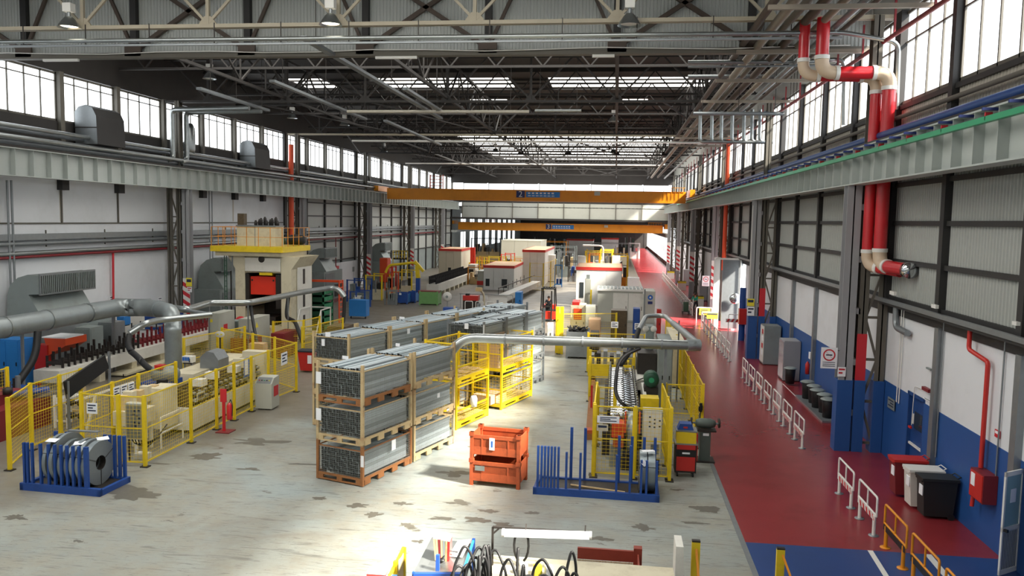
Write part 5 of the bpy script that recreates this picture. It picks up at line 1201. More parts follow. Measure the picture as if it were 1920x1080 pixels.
for k,(x,y,z,l,h,lab) in enumerate(((.35,1.4,h2_+.24,2.4,1.15,'large brown cardboard sheet standing in the upper farther yellow cage'),(.2,.15,h2_+.24,1.1,.9,'cardboard sheet across the front of the farther upper yellow cage'),(.25,.3,.24,1.9,.35,'low pinkish cardboard box in the lower farther yellow cage'))):
    if k == 1: m = MB().box(0,.9,0,.03,0,h)
    else: m = MB().box(0,.05 if k==0 else .8,-l/2+.3,l/2-.2,0,h)
    o = m.obj('cardboard_sheet','cardboard',None,label=lab,cat='cardboard'); o.location = o2+CR@Vector((x,y if k else 1.5,0))+Vector((0,0,z)); o.rotation_euler = (0,0,RZ)
for k in range(3): o = MB().box(0,1.0,0,.5,0,.02).obj('plank','cardboard',None,label='pale board lying on the upper deck of the nearer yellow cage, %s one'%['front','middle','rear'][k],cat='board'); o.location = o1+CR@Vector((.15,.4+.62*k,0))+Vector((0,0,h1_+.25+.012*k)); o.rotation_euler = (.02*k,0,RZ+.05*k)
p = Vector((-5.3,28.6,2.2)); o = MB().lathe((0,0,0),[(0,0),(.12,0),(.14,.3),(.1,.4),(0,.4)],10).obj('plastic_bag','paper',None,label='white crumpled bag hung on the rail of the lower yellow cage',cat='bag'); o.location = (-5.0,28.55,.62)
# ---- orange bins
def orange_bin(z, lab, loc, rz):
    t = T('orange_bin',lab,'bin'); w, d, h = 1.46, .98, .74
    for x in (.05,w-.05):
        for y in (.05,d-.05): m = MB().box(x-.05,x+.05,y-.05,y+.05,0,h+.03); m.box(x-.07,x+.07,y-.07,y+.07,h-.08,h+.03); m.obj('corner_post','bin_orange',t)
    for y,nm in ((.03,'front_wall'),(d-.03,'back_wall')):
        MB().box(.1,w-.1,y-.015,y+.015,.14,.36).obj(nm,'bin_orange',t); MB().box(.1,w-.1,y-.02,y+.02,.6,.7).obj('rim','bin_orange',t)
        m = MB().wires((.1,y,.36),(w-.2,0,0),(0,0,.24),46,9,.014); m.obj('perforated_strip','bin_orange',t,kind='stuff'); MB().box(.1,w-.1,y+.012,y+.02,.36,.6).obj('strip_backing','dark_metal' if y<.1 else 'bin_orange',t)
    for x in (.03,w-.03): MB().box(x-.015,x+.015,.1,d-.1,.14,.7).obj('side_wall','bin_orange',t)
    MB().box(.06,w-.06,.06,d-.06,.12,.15).obj('floor_plate','bin_orange',t)
    for x in (.35,w-.35): MB().box(x-.02,x+.02,.01,.05,.14,.62).obj('stiffener','bin_orange',t)
    t.location = Vector(loc)+Vector((0,0,z)); t.rotation_euler = (0,0,rz); return t
bl_ = (-3.9,21.75,0)
t = orange_bin(0,'rusty orange steel bin with a silver label plate, lower of the pair on the concrete',bl_,-.12); MB().box(.16,.44,-.01,.0,.44,.58).obj('label_plate','galv',t)
t = orange_bin(.76,'open rusty orange steel bin with a white tag, upper of the pair',bl_,-.12); MB().box(.57,.72,-.012,.0,.3,.64).obj('tag','paper',t); MB().box(.62,.67,-.015,-.012,.38,.56).obj('tag_print','sign_blue',t)

# ================================================================ RIGHT ROLL LINE
fence('yellow fence facing the viewer at the right roll line',[(-.45,23.1),(.72,23.1),(1.75,23.1)],2.17)
fence('yellow fence on the right side of the near roll line cell',[(1.75,23.22),(1.74,24.6),(1.7,26.6)],2.17)
fence('yellow fence across the back of the tool corner',[(1.8,26.75),(3.02,26.75)],2.17)
fence('long yellow fence along the red walkway',[(3.04,26.87)]+[(3.04,y) for y in (28.7,30.5,32.4,34.3,36.4,38.6,41,43.6,46.5)],2.17)
fence('narrow yellow gate frame at the left of the right roll line',[(-.45,26.6),(.15,26.6)],2.0)
fence('yellow fence on the left side of the right roll line',[(-.47,23.3),(-.47,26.4)],2.17,m='safety_yellow')
fence('thin yellow mesh fence far along the left of the right line',[(-1.2,39.5),(1.6,39.7)],2.0); fence('yellow fence ends at the forklift aisle',[(-3.0,44.5),(-3.2,47.3),(.2,48.5)],2.0)
fence('yellow mesh fence at the grey gauge cabinet',[(-.9,33),(.9,33.2),(1.0,36)],1.9)
t = T('roll_forming_machine','long row of shiny forming rolls in the right yellow cell','machine',(.3,26,0),world=True)
MB().box(-.25,1.15,25.4,34.2,0,.75).obj('base','dark_metal',t); MB().box(1.15,1.45,25.8,33.2,0,.95).obj('side_bed','machine_white',t)
for k in range(22):
    y = 25.6+k*.39
    m = MB().box(-.12,.0,y,y+.16,.75,1.42); m.box(.82,.95,y,y+.16,.75,1.42); m.obj('roll_stand','dark_metal',t)
    MB().lathe((0,y+.08,.98),[(.08,0),(.08,.2),(.16,.22),(.16,.3),(.13,.36),(.16,.42),(.16,.5),(.08,.53),(.08,.82)],12,'X').obj('forming_roll','chrome',t)
    MB().lathe((0,y+.08,1.26),[(.07,0),(.07,.2),(.12,.24),(.12,.5),(.07,.55),(.07,.82)],10,'X').obj('forming_roll','chrome',t)
    m = MB()
    for x in (-.06,.88): m.tube([(x,y+.08,1.42),(x,y+.08,1.56)],.035,8)
    m.obj('adjusting_bolt','galv',t)
t = T('machine_drive','pale machine side frame with yellow arm and black roller beside the shiny rolls','machine',(1.3,28,0),world=True)
MB().prism([(1.15,27.0,.0),(1.15,31,.0),(1.15,31,1.3),(1.15,27.6,1.3),(1.15,26.6,.7)],(0,0,0),(.12,0,0)).obj('side_plate','machine_white',t)
MB().box(1.0,1.6,26.8,27.4,1.2,1.6).obj('yellow_arm','safety_yellow',t); MB().tube([(1.15,26.4,1.2),(1.7,26.4,1.2)],.14,12).obj('roller','black_rubber',t); MB().box(1.1,1.75,26.1,26.25,.9,1.3).obj('block','galv_dull',t)
t = T('green_motor','green electric motor on top of the right line','motor',(1.4,29.5,1.5),world=True)
MB().box(1.2,1.7,29.3,30.1,0.9,1.45).obj('bracket','dark_metal',t); MB().lathe((1.45,29.2,1.75),[(0,0),(.14,0),(.28,.03),(.28,.6),(.2,.7),(0,.7)],16,'Y').obj('housing','dark_green',t); MB().lathe((1.45,29.18,1.75),[(0,0),(.1,0)],12,'Y').obj('fan_cap','green_rail',t)
t = T('wire_basket','white trimmed equipment box beside the long rolls','machine',(1,31,0),world=True); MB().box(.95,1.75,31.2,33.4,.95,1.35).obj('body','machine_white',t); MB().bar((1.0,31.1,1.35),(1.7,31.1,1.65),.04).obj('handle','dark_metal',t); MB().box(1.0,1.7,33.4,34.4,.3,1.9).obj('tower','galv_dull',t)
# decoiler with coil and orange parts
t = T('decoiler','decoiler with a narrow bright coil between orange guards behind the front fence','machine',(.9,24,0),world=True)
MB().box(.35,1.05,23.9,24.9,0,.35).obj('foot','dark_metal',t); MB().lathe((.66,24.3,1.1),[(.22,-.13),(.62,-.13),(.62,.13),(.22,.13)],36,'X').obj('coil','coil_steel',t); MB().lathe((.66,24.3,1.1),[(0,-.2),(.2,-.2),(.22,.2),(0,.2)],14,'X').obj('mandrel','galv_dull',t)
for x in (.45,.87): MB().bar((x,23.75,1.2),(x,23.75,1.85),.05).obj('orange_guard','pipe_orange',t)
MB().box(.05,.42,23.9,24.5,1.0,1.42).obj('brake_cover','pipe_orange',t); MB().box(.1,.42,23.9,24.4,.7,.92).obj('brake_cover','bin_orange',t); MB().box(.0,.4,24.2,24.9,0,.7).obj('gearbox','hvac_grey',t)
for k in range(5): MB().lathe((.1+.12*k,24.6,1.4+.05*(k%2)),[(0,0),(.06,0),(.06,.14),(0,.16)],8).obj('fitting','galv',t)
x0 = GY(1206,770,23.4).x; x1 = GY(1243,770,23.4).x; z1 = GY(1206,768,23.4).z
t = T('control_cabinet','tall white control cabinet with black symbols behind the right front fence','cabinet',(x0,23.4,0),world=True)
MB().box(x0,x1,23.4,23.75,.55,z1).obj('body','cabinet_grey',t); MB().box(x0+.03,x1-.03,23.38,23.4,.6,z1-.05).obj('door','machine_white',t)
m = MB()
for i,(u,v) in enumerate(((.35,.85),(.35,.75),(.35,.65),(.6,.8),(.6,.72),(.85,.78),(.85,.66),(.6,.64))): cx_ = x0+(x1-x0)*u; cz = .6+(z1-.6)*v; m.box(cx_-.025,cx_+.03,23.375,23.38,cz-.02,cz+.025)
m.obj('symbols','ink',t); MB().box(x0+.25,x1-.08,23.37,23.38,.7,1.0).obj('inset','galv_dull',t); MB().box(x0+.05,x1-.05,23.45,23.7,0,.55).obj('foot','dark_metal',t)
board('notice','white papers on the front fence of the right roll line','sign',1120,779,1161,794,Y=23.05); board('notice','yellowish card under the white papers on the right front fence','sign',1119,795,1140,808,Y=23.05,m='machine_beige',lines=1)
t = T('steel_skid','flat rust-red steel skid lying left of the right roll line','skid',(-.9,27,0),world=True)
c = [G(1098,825),G(1113,825),G(1116,700),G(1108,700)]; MB().prism([(p.x,p.y,.0) for p in c],(0,0,0),(0,0,.22)).obj('beam','pallet_rust',t)
MB().prism([(p.x-.0,p.y,.22) for p in (c[0],c[1],c[1]+Vector((0,.4,0)),c[0]+Vector((0,.4,0)))],(0,0,0),(0,0,.12)).obj('end_block','bin_orange',t)
o = MB().box(-.04,.04,-.04,.04,0,1.1).obj('red_post','tool_red',None,label='short red post left of the shiny rolls',cat='post'); o.location = (-.75,31,0)
cabinet('gauge_cabinet','grey cabinet with two round white gauges under the side duct','cabinet',1212,1226,612,33.5,.9,'hvac_grey',1,extra=lambda t,x0,x1,y0,y1,z0,z1:[MB().lathe(((x0+x1)/2+s,y0-.05,z1-.1),[(0,0),(.13,0),(.13,.05)],14,'Y').obj('gauge','white_paint',t) for s in (-.17,.15)])
cabinet('hydraulic_unit','beige hydraulic unit under the central duct','machine',1236,1262,640,31.5,2.2,'hvac_grey',2)
cabinet('hydraulic_tank','tan machine block between the right line and the long fence','machine',1262,1285,640,36.5,5.0,'machine_beige',1)
cabinet('dark_machine','dark brown machine behind the curved hose','machine',1196,1232,662,32.4,1.8,'dark_metal',1)
t = T('yellow_machine','yellow guarded machine with grey tooling at the far end of the right line','machine',(-.6,36.8,0),world=True)
MB().box(-1.1,1.1,36.5,38.4,.4,.95).obj('bed','safety_yellow',t)
for k in range(7): MB().box(-1.0+.3*k,-.82+.3*k,36.6,37.4,.95,1.35+.1*(k%3)).obj('tooling','dark_metal' if k%2 else 'galv_dull',t)
for x in (-1.0,1.0): MB().bar((x,36.6,0),(x,36.6,1.6),.12).obj('post','safety_yellow',t)
MB().box(.7,1.1,38.0,38.5,.9,1.9).obj('blue_drum','rack_blue',t)
board('notice','small white notice on the yellow machine at the end of the line','sign',1146,603,1159,615,Y=36.4); board('notice','white paper hung right of the first far notice','sign',1190,606,1200,618,Y=36.3)
# tool cart and grinder
t = T('tool_cart','red and yellow rolling tool cart beside the right fence','tool cart',(2.15,23.7,0),world=True)
x0,x1,y0,y1 = 1.93,2.55,23.55,24.05
MB().box(x0,x1,y0,y1,.14,.98).obj('body','dark_metal',t)
MB().box(x0+.04,x1-.04,y0-.02,y0,.2,.62).obj('drawer','tool_red',t,label='large red lower drawer'); MB().box(x0+.04,x1-.04,y0-.02,y0,.66,.8).obj('drawer','black_rubber',t,label='black drawer'); MB().box(x0+.04,x1-.04,y0-.02,y0,.84,.98).obj('drawer','tool_red',t)
MB().box(x0+.2,x1-.2,y0-.03,y0-.02,.71,.76).obj('label_strip','paper',t); MB().box(x0-.02,x1+.02,y0-.02,y1,.98,1.02).obj('tray_edge','galv_dull',t)
MB().prism([(x0+.03,y0,1.02),(x1-.03,y0,1.02),(x1-.03,y0,1.34),(x0+.03,y0,1.38)],(0,0,0),(0,.45,0)).obj('upper_case','safety_yellow',t)
MB().box(x0,x1,y0,y1,1.36,1.4).obj('shelf','galv_dull',t); MB().prism([(x0+.05,y0+.1,1.4),(x1-.1,y0+.1,1.4),(x1-.16,y0+.1,1.58),(x0+.12,y0+.1,1.58)],(0,0,0),(0,.35,0)).obj('top_case','rack_blue',t); MB().box(x0+.22,x1-.28,y0+.09,y0+.1,1.45,1.5).obj('red_mark','tool_red',t)
for k in range(4): MB().obox((x0+.15+.1*k,y0+.12,1.38),(.09,.05,.03),.5*k).obj('rag','paper',t)
for x in (x0+.08,x1-.08):
    for y in (y0+.08,y1-.08): MB().tube([(x-.02,y,.07),(x+.02,y,.07)],.07,10).obj('wheel','black_rubber',t)
mat('grinder_green','#59645e',0.5,0.2,var=.12,scale=6)
t = T('bench_grinder','grey-green double bench grinder on a pedestal by the red walkway','grinder',(2.95,25.3,0),world=True)
cx_ = 2.98
MB().box(cx_-.35,cx_+.3,25.1,25.7,0,.05).obj('base_plate','dark_metal',t); MB().box(cx_-.16,cx_+.16,25.2,25.55,.05,.98).obj('pedestal','grinder_green',t); MB().box(cx_-.3,cx_+.32,25.15,25.6,.98,1.03).obj('tool_rest','dark_metal',t)
MB().lathe((cx_-.3,25.4,1.2),[(0,0),(.1,.0),(.15,.12),(.16,.45),(.1,.6),(.05,.62),(0,.62)],14,'X').obj('motor','grinder_green',t)
for x in (cx_-.46,cx_+.4): MB().lathe((x,25.4,1.22),[(0,0),(.15,0),(.15,.05),(0,.05)],16,'X').obj('grinding_wheel','dark_metal',t); 
MB().tube([(cx_-.46,25.4,1.2),(cx_+.44,25.4,1.2)],.03,8).obj('spindle','galv_dull',t); MB().box(cx_-.08,cx_+.1,25.18,25.2,.85,.93).obj('plate','paper',t); MB().box(cx_-.28,cx_-.24,25.1,25.3,0,.9).obj('guard_post','tool_red',t)
cabinet('switch_box','small black switch box on the walkway fence post','switch',1312,1317,756,26.65,.06,'black_rubber',1,z0=1.2)
# ================================================================ RIGHT SIDE: barriers, doors, signs, bins
def barrier(X, y0, L, lab, yellow=False, grp=None, proto={}):
    key = yellow
    if key in proto:
        t = dup(proto[key], (X,y0,0), None, lab, grp); return t
    fm = 'cage_yellow' if yellow else 'white_paint'
    t = T('walkway_barrier',lab,'barrier',(0,0,0),group=grp); proto[key] = t
    a, b_ = .0, L
    m = MB().tube(path([(0,a,.52),(0,a,1.0),(0,b_,1.0),(0,b_,.52)],.07),.027,8); m.obj('top_frame','crane_yellow' if yellow else fm,t)
    MB().tube([(0,a,.55),(0,b_,.55)],.025,8).obj('lower_rail','crane_yellow' if yellow else fm,t)
    MB().tube([(0,L/2,.55),(0,L/2,1.0)],.022,8).obj('middle_bar','crane_yellow' if yellow else fm,t)
    for y in (.14,L-.14): MB().tube([(0,y,.02),(0,y,.52)],.042,10).obj('leg','crane_yellow' if yellow else fm,t); MB().lathe((0,y,0),[(0,0),(.12,0),(.12,.02),(0,.02)],14).obj('foot_plate','galv_dull' if not yellow else 'crane_yellow',t)
    bd_ = MB().box(-.03,-.02,.02,L-.02,.4,.53).obj('band','black_rubber' if yellow else 'white_paint',t)
    if not yellow:
        m = MB(); y = .06
        while y < L-.2: m.add([(-.034,y,.4),(-.034,y+.12,.4),(-.034,y+.19,.53),(-.034,y+.07,.53)],[(0,1,2,3)]); y += .25
        m.obj('red_stripes','sign_red',bd_)
    t.location = (X,y0,0); return t
BL = 1.42
places = ['nearest','second','third','fourth','fifth','sixth','seventh']
for k in range(7): barrier(6.42-.014*k, 27.25+1.84*k, BL, 'white striped-band railing in the middle row of the walkway, %s from the viewer'%places[k], grp='middle row of white railings')
for k in range(2): barrier(6.42, 19.7+1.9*k+.0, BL, 'white railing with red-white band near the blue floor, %s of the pair'%['nearer','farther'][k], grp='near pair of white railings')
for k in range(8): barrier(6.33, 44.1+1.84*k, BL, 'white railing in the row before the bright door, %s from the viewer'%(places+['last'])[k], grp='row of railings before the bright door')
for k in range(22): barrier(6.33, 65.5+1.95*k, BL, 'white railing in the far walkway row, place %s from the viewer'%['one','two','three','four','five','six','seven','eight','nine','ten','eleven','twelve','thirteen','fourteen','fifteen','sixteen','seventeen','eighteen','nineteen','twenty','twenty-one','twenty-two'][k], grp='far row of railings')
for k in range(3): barrier(6.47, 17.85-1.75*k, BL, 'yellow railing with a black band on the blue floor, %s'%['farthest of the three','middle one','nearest of the three'][k], True, 'yellow railings')
t = T('walkway_barrier','white cross railing with a yellow warning board before the bright door','barrier',(6.4,62.5,0),world=True)
MB().tube(path([(6.35,62.6,0),(6.35,62.6,1.0),(7.5,62.6,1.0),(7.5,62.6,0)],.1),.04,8).obj('frame','white_paint',t); MB().box(6.55,7.35,62.5,62.55,.45,.95).obj('board','sign_yellow',t)
for q in range(3): MB().box(6.65,7.2,62.48,62.5,.55+.13*q,.6+.13*q).obj('print','ink',t)
t = T('walkway_barrier','white railing with yellow board at the head of the row by the striped column','barrier',(6.4,58.9,0),world=True)
MB().tube(path([(6.35,58.9,0),(6.35,58.9,1.05),(7.4,58.9,1.05),(7.4,58.9,0)],.1),.04,8).obj('frame','white_paint',t); MB().box(6.7,7.5,58.8,58.85,.6,1.05).obj('board','sign_yellow',t); MB().box(6.75,7.45,58.78,58.8,.92,1.0).obj('print','ink',t)
t = T('red_white_barrier','low white railing with a red-white striped board at the doorway','barrier',(8,52,0),world=True)
a = GY(1347,606,56.3); MB().tube(path([(7.9,56.3,0),(7.9,56.3,1.25),(8.9,56.3,1.25)],.1),.03,8).obj('frame','white_paint',t); MB().box(7.7,8.9,56.2,56.24,.72,.95).obj('board','white_paint',t)
m = MB()
for k in range(4): m.add([(7.72+.3*k,56.19,.72),(7.87+.3*k,56.19,.72),(8.0+.3*k,56.19,.95),(7.85+.3*k,56.19,.95)],[(0,1,2,3)])
m.obj('stripes','sign_red',t)
# door portal
a = GY(1356,487,57.6); b_ = GY(1388,487,57.6); 
t = T('door_3',None,None,(8.2,57.6,0),world=True,kind='structure')
MB().box(a.x,8.93,57.6,57.75,0.1,a.z).obj('leaf','galv_dull',t); MB().box(GY(1340,480,59).x,a.x,59,59.2,0,a.z+.1).obj('white_reveal','white_paint',t,label='bright white door reveal'); MB().box(a.x-.5,8.93,57.55,57.9,a.z,a.z+.12).obj('head','white_paint',t)
MB().tube([(8.75,57.5,0),(8.75,57.5,a.z)],.05,8).obj('edge_post','white_paint',t)
p = GY(1378,560,57.3); t = T('convex_mirror','round convex traffic mirror in front of the grey door','mirror',p,world=True); MB().lathe((p.x,p.y,p.z),[(0,-.1),(.2,-.07),(.36,0),(.38,.03)],18,'Y').obj('mirror_disc','chrome',t); MB().bar((p.x+.2,p.y+.03,p.z),(8.7,p.y+.2,p.z),.04).obj('arm','galv_dull',t)
# blue service door with push bar
t = T('door_1',None,None,(XR,DY0,0),world=True,kind='structure')
MB().box(XR+.1,XR+.15,DY0+.05,DY1-.05,0,2.45).obj('leaf','pipe_blue',t); m = MB().box(XR-.01,XR+.2,DY0-.06,DY0+.05,0,2.55); m.box(XR-.01,XR+.2,DY1-.05,DY1+.06,0,2.55); m.box(XR-.01,XR+.2,DY0,DY1,2.45,2.56); m.obj('frame','pipe_blue',t)
MB().bar((XR+.05,DY0+.12,1.0),(XR+.05,DY1-.12,1.0),.06).obj('push_bar','white_paint',t); MB().box(XR+.07,XR+.1,DY1-.3,DY1-.2,1.6,1.9).obj('door_plate','white_paint',t); MB().box(XR+.07,XR+.1,DY0+.25,DY0+.9,1.5,2.0).obj('vision_panel','glass_dark',t)
# glazed door at the lower right edge
h0 = Vector((8.40,17.95,0)); h1 = Vector((8.93,18.32,0)); d = h1-h0
t = T('door_2',None,None,h0,world=True,kind='structure')
def lf(m, u0, u1, z0, z1, th=.04, off=0):
    n = Vector((d.y,-d.x,0)).normalized(); a = h0+d*u0+n*off; b2_ = h0+d*u1+n*off
    m.prism([(a.x,a.y,z0),(b2_.x,b2_.y,z0),(b2_.x,b2_.y,z1),(a.x,a.y,z1)],(0,0,0),n*th); return m
m = MB(); lf(m,0,.08,.02,2.3); lf(m,.92,1,.02,2.3); lf(m,0,1,2.2,2.3); lf(m,0,1,.02,.12); lf(m,0,1,.98,1.08); m.obj('frame','white_paint',t)
m = MB(); lf(m,.08,.92,1.08,2.2,.015,.01); m.obj('glass','door_glass',t); m = MB(); lf(m,.08,.92,.12,.98,.015,.01); m.obj('lower_panel','white_paint',t)
for k in range(9): m = MB(); lf(m,.12+.09*k,.15+.09*k,.14,.96,.012,.026); m.obj('slat','galv_dull',t)
m = MB(); lf(m,.35,.65,1.6,1.9,.005,.03); m.obj('paper_notice','paper',t); m = MB(); lf(m,.03,.12,1.0,1.06,.08,.05); m.obj('lever_handle','black_rubber',t)
# wheeled waste bins
def wheelie(lab, x, y, m, lm):
    t = T('wheeled_bin',lab,'bin',(x,y,0)); w, d_ = .8, .52
    MB().prism([(-.34,-.2,.08),(.36,-.2,.08),(.42,-.26,1.02),(-.42,-.26,1.02)],(0,0,0),(0,.46,0)).obj('body',m,t); ld_ = MB().box(-.45,.45,-.3,.26,1.02,1.09).obj('lid',lm,t); MB().box(-.45,-.4,-.22,.2,.98,1.03).obj('rim',lm,t)
    MB().tube([(.42,-.2,1.1),(.5,-.2,1.14),(.5,.16,1.14),(.42,.16,1.1)],.015,6).obj('handle',lm,ld_)
    for yy in (-.18,.2): MB().tube([(.32,yy-.03,.08),(.32,yy+.03,.08)],.09,12).obj('wheel','black_rubber',t)
    MB().box(-.425,-.405,-.22,-.0,.62,.88).obj('label','paper',t); return t
wheelie('black wheeled bin nearest the viewer against the blue wall',8.42,21.45,'plastic_black','plastic_black'); wheelie('white wheeled bin between the red and the black one',8.34,22.15,'machine_white','white_paint'); wheelie('dark red wheeled bin farthest from the viewer by the blue door',8.25,23.05,'pipe_darkred','tool_red')
t = T('hose_cabinet','red fire hose cabinet on the blue wall with a white label','cabinet',(8.8,20,1.1),world=True)
MB().box(8.62,8.93,19.35,20.05,1.1,1.78).obj('body','pipe_darkred',t); MB().box(8.6,8.62,19.38,20.02,1.13,1.75).obj('door','tool_red',t); MB().box(8.59,8.6,19.75,19.95,1.4,1.7).obj('label','paper',t); MB().tube([(8.75,20.1,1.2),(8.72,20.1,.8)],.05,8).obj('nozzle','tool_red',t)
thing_tube('fire_pipe','red pipe dropping down the right wall to the hose cabinet','pipe',path([(8.75,20.9,5.0),(8.75,20.9,4.5),(8.8,19.95,4.35),(8.8,19.95,1.8)],.1),.055,'tool_red',10)
def wall_sign(name, lab, cat, px0, py0, px1, py1, X, m='paper', **k): return board(name,lab,cat,px0,py0,px1,py1,X=X,m=m,**k)
for px, y1, lb in ((1768,2.45,'far'),(1885,1.0,'near')):
    a = GX(px,640,8.9); thing_tube('conduit','thin grey conduit down the right wall, %s one'%lb,'pipe',[(8.9,a.y,5.0),(8.9,a.y,1.2)],.02,'galv_dull',6)
for yy in (26.1,25.9): thing_tube('conduit','thin white conduit pair beside the nearest right column, %s one'%('left' if yy>26 else 'right'),'pipe',[(8.9,yy,5.0),(8.9,yy,2.0)],.02,'white_paint',6)
t = T('duct_elbow','pale bent duct piece on the white wall right of the column','duct',(8.8,25,4.2),world=True); MB().tube(path([(8.8,26.3,5.0),(8.8,26.3,4.35),(8.8,25.2,4.3)],.3),.1,12).obj('duct','galv_dull',t)
wall_sign('electric_box','grey electric box with switches on the blue wall','electric box',1666,743,1677,771,8.9,'hvac_grey'); wall_sign('alarm_lamp','red alarm lamp above the blue door','lamp',1735,724,1747,737,8.88,'pipe_darkred',lines=0,thick=.1); wall_sign('exit_sign','small white sign over the blue door','sign',1733,744,1750,757,8.9,'paper',lines=1,lm='dark_green')
wall_sign('wall_box','small dark box on the white wall between the posts','box',1740,688,1748,695,8.9,'hvac_grey',lines=0,thick=.06); wall_sign('fire_sign','small red and white fire sign on the right wall','sign',1867,804,1875,823,8.93,'sign_red',lines=1,lm='paper'); 
for px,py in ((1752,570),(1905,602),(1673,545)): wall_sign('junction_box','small white junction box on the wall ledge, %s'%{1752:'middle one',1905:'right one',1673:'left one by the column'}[px],'box',px,py,px+8,py+9,8.58,'white_paint',lines=0,thick=.08)
wall_sign('push_button','red push button hanging on the blue wall','switch',1706,797,1710,804,8.9,'tool_red',lines=0,thick=.05); thing_tube('cable','thin white cable down the blue wall beside the door','cable',path([GX(1748,737,8.9),GX(1715,724,8.9),GX(1709,797,8.9)],.1),.012,'white_paint',6)
# no-smoking sign and exit pictogram on the nearest column
def nosmoke(X0, Y, px, py, w, h, lab):
    p = GY(px,py,Y); t = T('no_smoking_sign',lab,'sign',p,world=True); MB().box(p.x,p.x+w,Y-.01,Y,p.z-h,p.z).obj('sheet','paper',t); c = (p.x+w/2,Y-.015,p.z-w*.48); r = w*.38
    MB().lathe(c,[(r*.78,0),(r,0)],24,'Y').obj('ring','sign_red',t); MB().bar((c[0]-r*.62,Y-.017,c[2]+r*.62),(c[0]+r*.62,Y-.017,c[2]-r*.62),.03*w/.5,.006).obj('slash','sign_red',t); m = MB().box(c[0]-r*.5,c[0]+r*.5,Y-.014,Y-.011,c[2]-.02,c[2]+.02); m.obj('cigarette','ink',t)
    m = MB()
    for q in range(3): m.box(p.x+w*.12,p.x+w*.88,Y-.014,Y-.01,p.z-h*.72-q*h*.09,p.z-h*.69-q*h*.09)
    m.obj('print','ink',t); MB().bar((p.x+w,Y+.0,p.z-.1),(7.5,Y+.12,p.z-.1),.02).obj('bracket','dark_metal',t); return t
nosmoke(0,27.3,1540,651,.52,.7,'white no-smoking sign standing out from the nearest right column'); nosmoke(0,63.4,1317,517,.55,.8,'white no-smoking sign by the third column and the striped foot')
board('evacuation_sign','small red and white evacuation pictogram on the nearest right column','sign',1571,688,1585,706,Y=27.32,m='paper',lines=2,lm='sign_red')
for Y,px,py,sc in ((45.4,1401,562,1.0),):
    board('warning_sign','yellow triangle warning sign on the second right column','sign',1401,560,1414,574,Y=Y,m='sign_yellow',lines=1); board('notice','white notice with a black symbol on the second right column','sign',1401,575,1414,592,Y=Y,m='paper',lines=2)
board('warning_sign','yellow triangle warning sign on the left column beside the white wall','sign',349,521,360,537,Y=45.4,m='sign_yellow',lines=1); board('notice','white notice under the yellow triangle on the left column','sign',351,538,360,548,Y=45.4,m='paper',lines=2,lm='sign_red')
for px,py,Yq in ((205,556,0),(296,558,0),(383,545,0)): board('wall_notice','small framed notice on the white left wall, %s'%{205:'left of the red drop pipe',296:'right of the red drop pipe',383:'by the lattice column'}[px],'sign',px,py,px+7,py+9,X=-27.2,m='paper',lines=2)
# cabinets, round bins
def cabw(name, lab, x0, x1, y0, y1, z1, m, panel=None):
    t = T(name,lab,'cabinet',((x0+x1)/2,y0,0),world=True); MB().box(x0,x1,y0,y1,.05,z1).obj('body',m,t); MB().box(x0-.02,x0,y0+.04,y1-.04,.12,z1-.05).obj('door',panel or m,t); MB().box(x0+.03,x1-.03,y0+.03,y1-.03,0,.05).obj('plinth','dark_metal',t); return t
t = cabw('vending_machine','grey vending machine with a lit front beside the second right column',8.0,8.85,43.6,44.7,2.1,'hvac_grey','white_paint')
for q in range(4): MB().box(7.96,7.98,43.8,44.1,.5+.38*q,.75+.38*q).obj('display','tool_red' if q%2 else 'paper',t)
t = cabw('vending_machine','dark grey vending machine with glossy front before the white posts',8.15,8.9,39.2,40.4,1.95,'column_grey','chrome')
def rbin(x, y, lab, grp=None):
    t = T('round_bin',lab,'bin',(x,y,.08),group=grp); MB().lathe((0,0,0),[(0,0),(.2,0),(.24,.7),(.22,.72)],16).obj('body','black_rubber',t); MB().lathe((0,0,.72),[(0,.06),(.2,.05),(.3,.0),(.3,-.02)],18).obj('lid','hvac_grey',t); return t
rbin(8.3,38.4,'single round grey-lidded bin in front of the dark vending machine')
for k in range(5): rbin(8.35+.07*(k%2),31.8+.85*k,'round grey-lidded bin in the row behind the nearest column, %s'%['nearest','second','middle','fourth','farthest'][k],'row of round bins')
o = MB().box(8.0,8.85,31.2,35.8,0,.08).obj('bin_platform','galv_dull',None,label='low grey platform under the round bins',cat='platform')
t = T('fire_extinguisher','red extinguisher on the blue wall behind the round bins','extinguisher',(8.75,37.3,.9),world=True); MB().lathe((8.8,37.3,.75),[(0,0),(.09,0),(.1,.45),(.04,.55),(0,.6)],12).obj('cylinder','tool_red',t); MB().box(8.86,8.93,37.15,37.45,1.45,1.75).obj('sign','paper',t)
t = T('fire_extinguisher','red extinguisher at the foot of the second right column','extinguisher',(8.2,45.2,.9),world=True); MB().lathe((8.35,45.2,.01),[(0,0),(.09,0),(.1,.45),(.04,.55),(0,.6)],12).obj('cylinder','tool_red',t)
t = T('red_cabinet','red box and blue drum at the second right column','cabinet',(8.0,52.0,0),world=True); MB().box(7.95,8.4,52,52.4,1.1,2.1).obj('box','tool_red',t); MB().tube([(8.2,52.5,0),(8.2,52.5,3.4)],.2,12).obj('blue_tube','rack_blue',t)
MB().box(7.42,7.45,45.47,45.5,2.4,8.5).obj('light_edge','white_paint',None,label='thin white strip up the second right column',cat='strip')
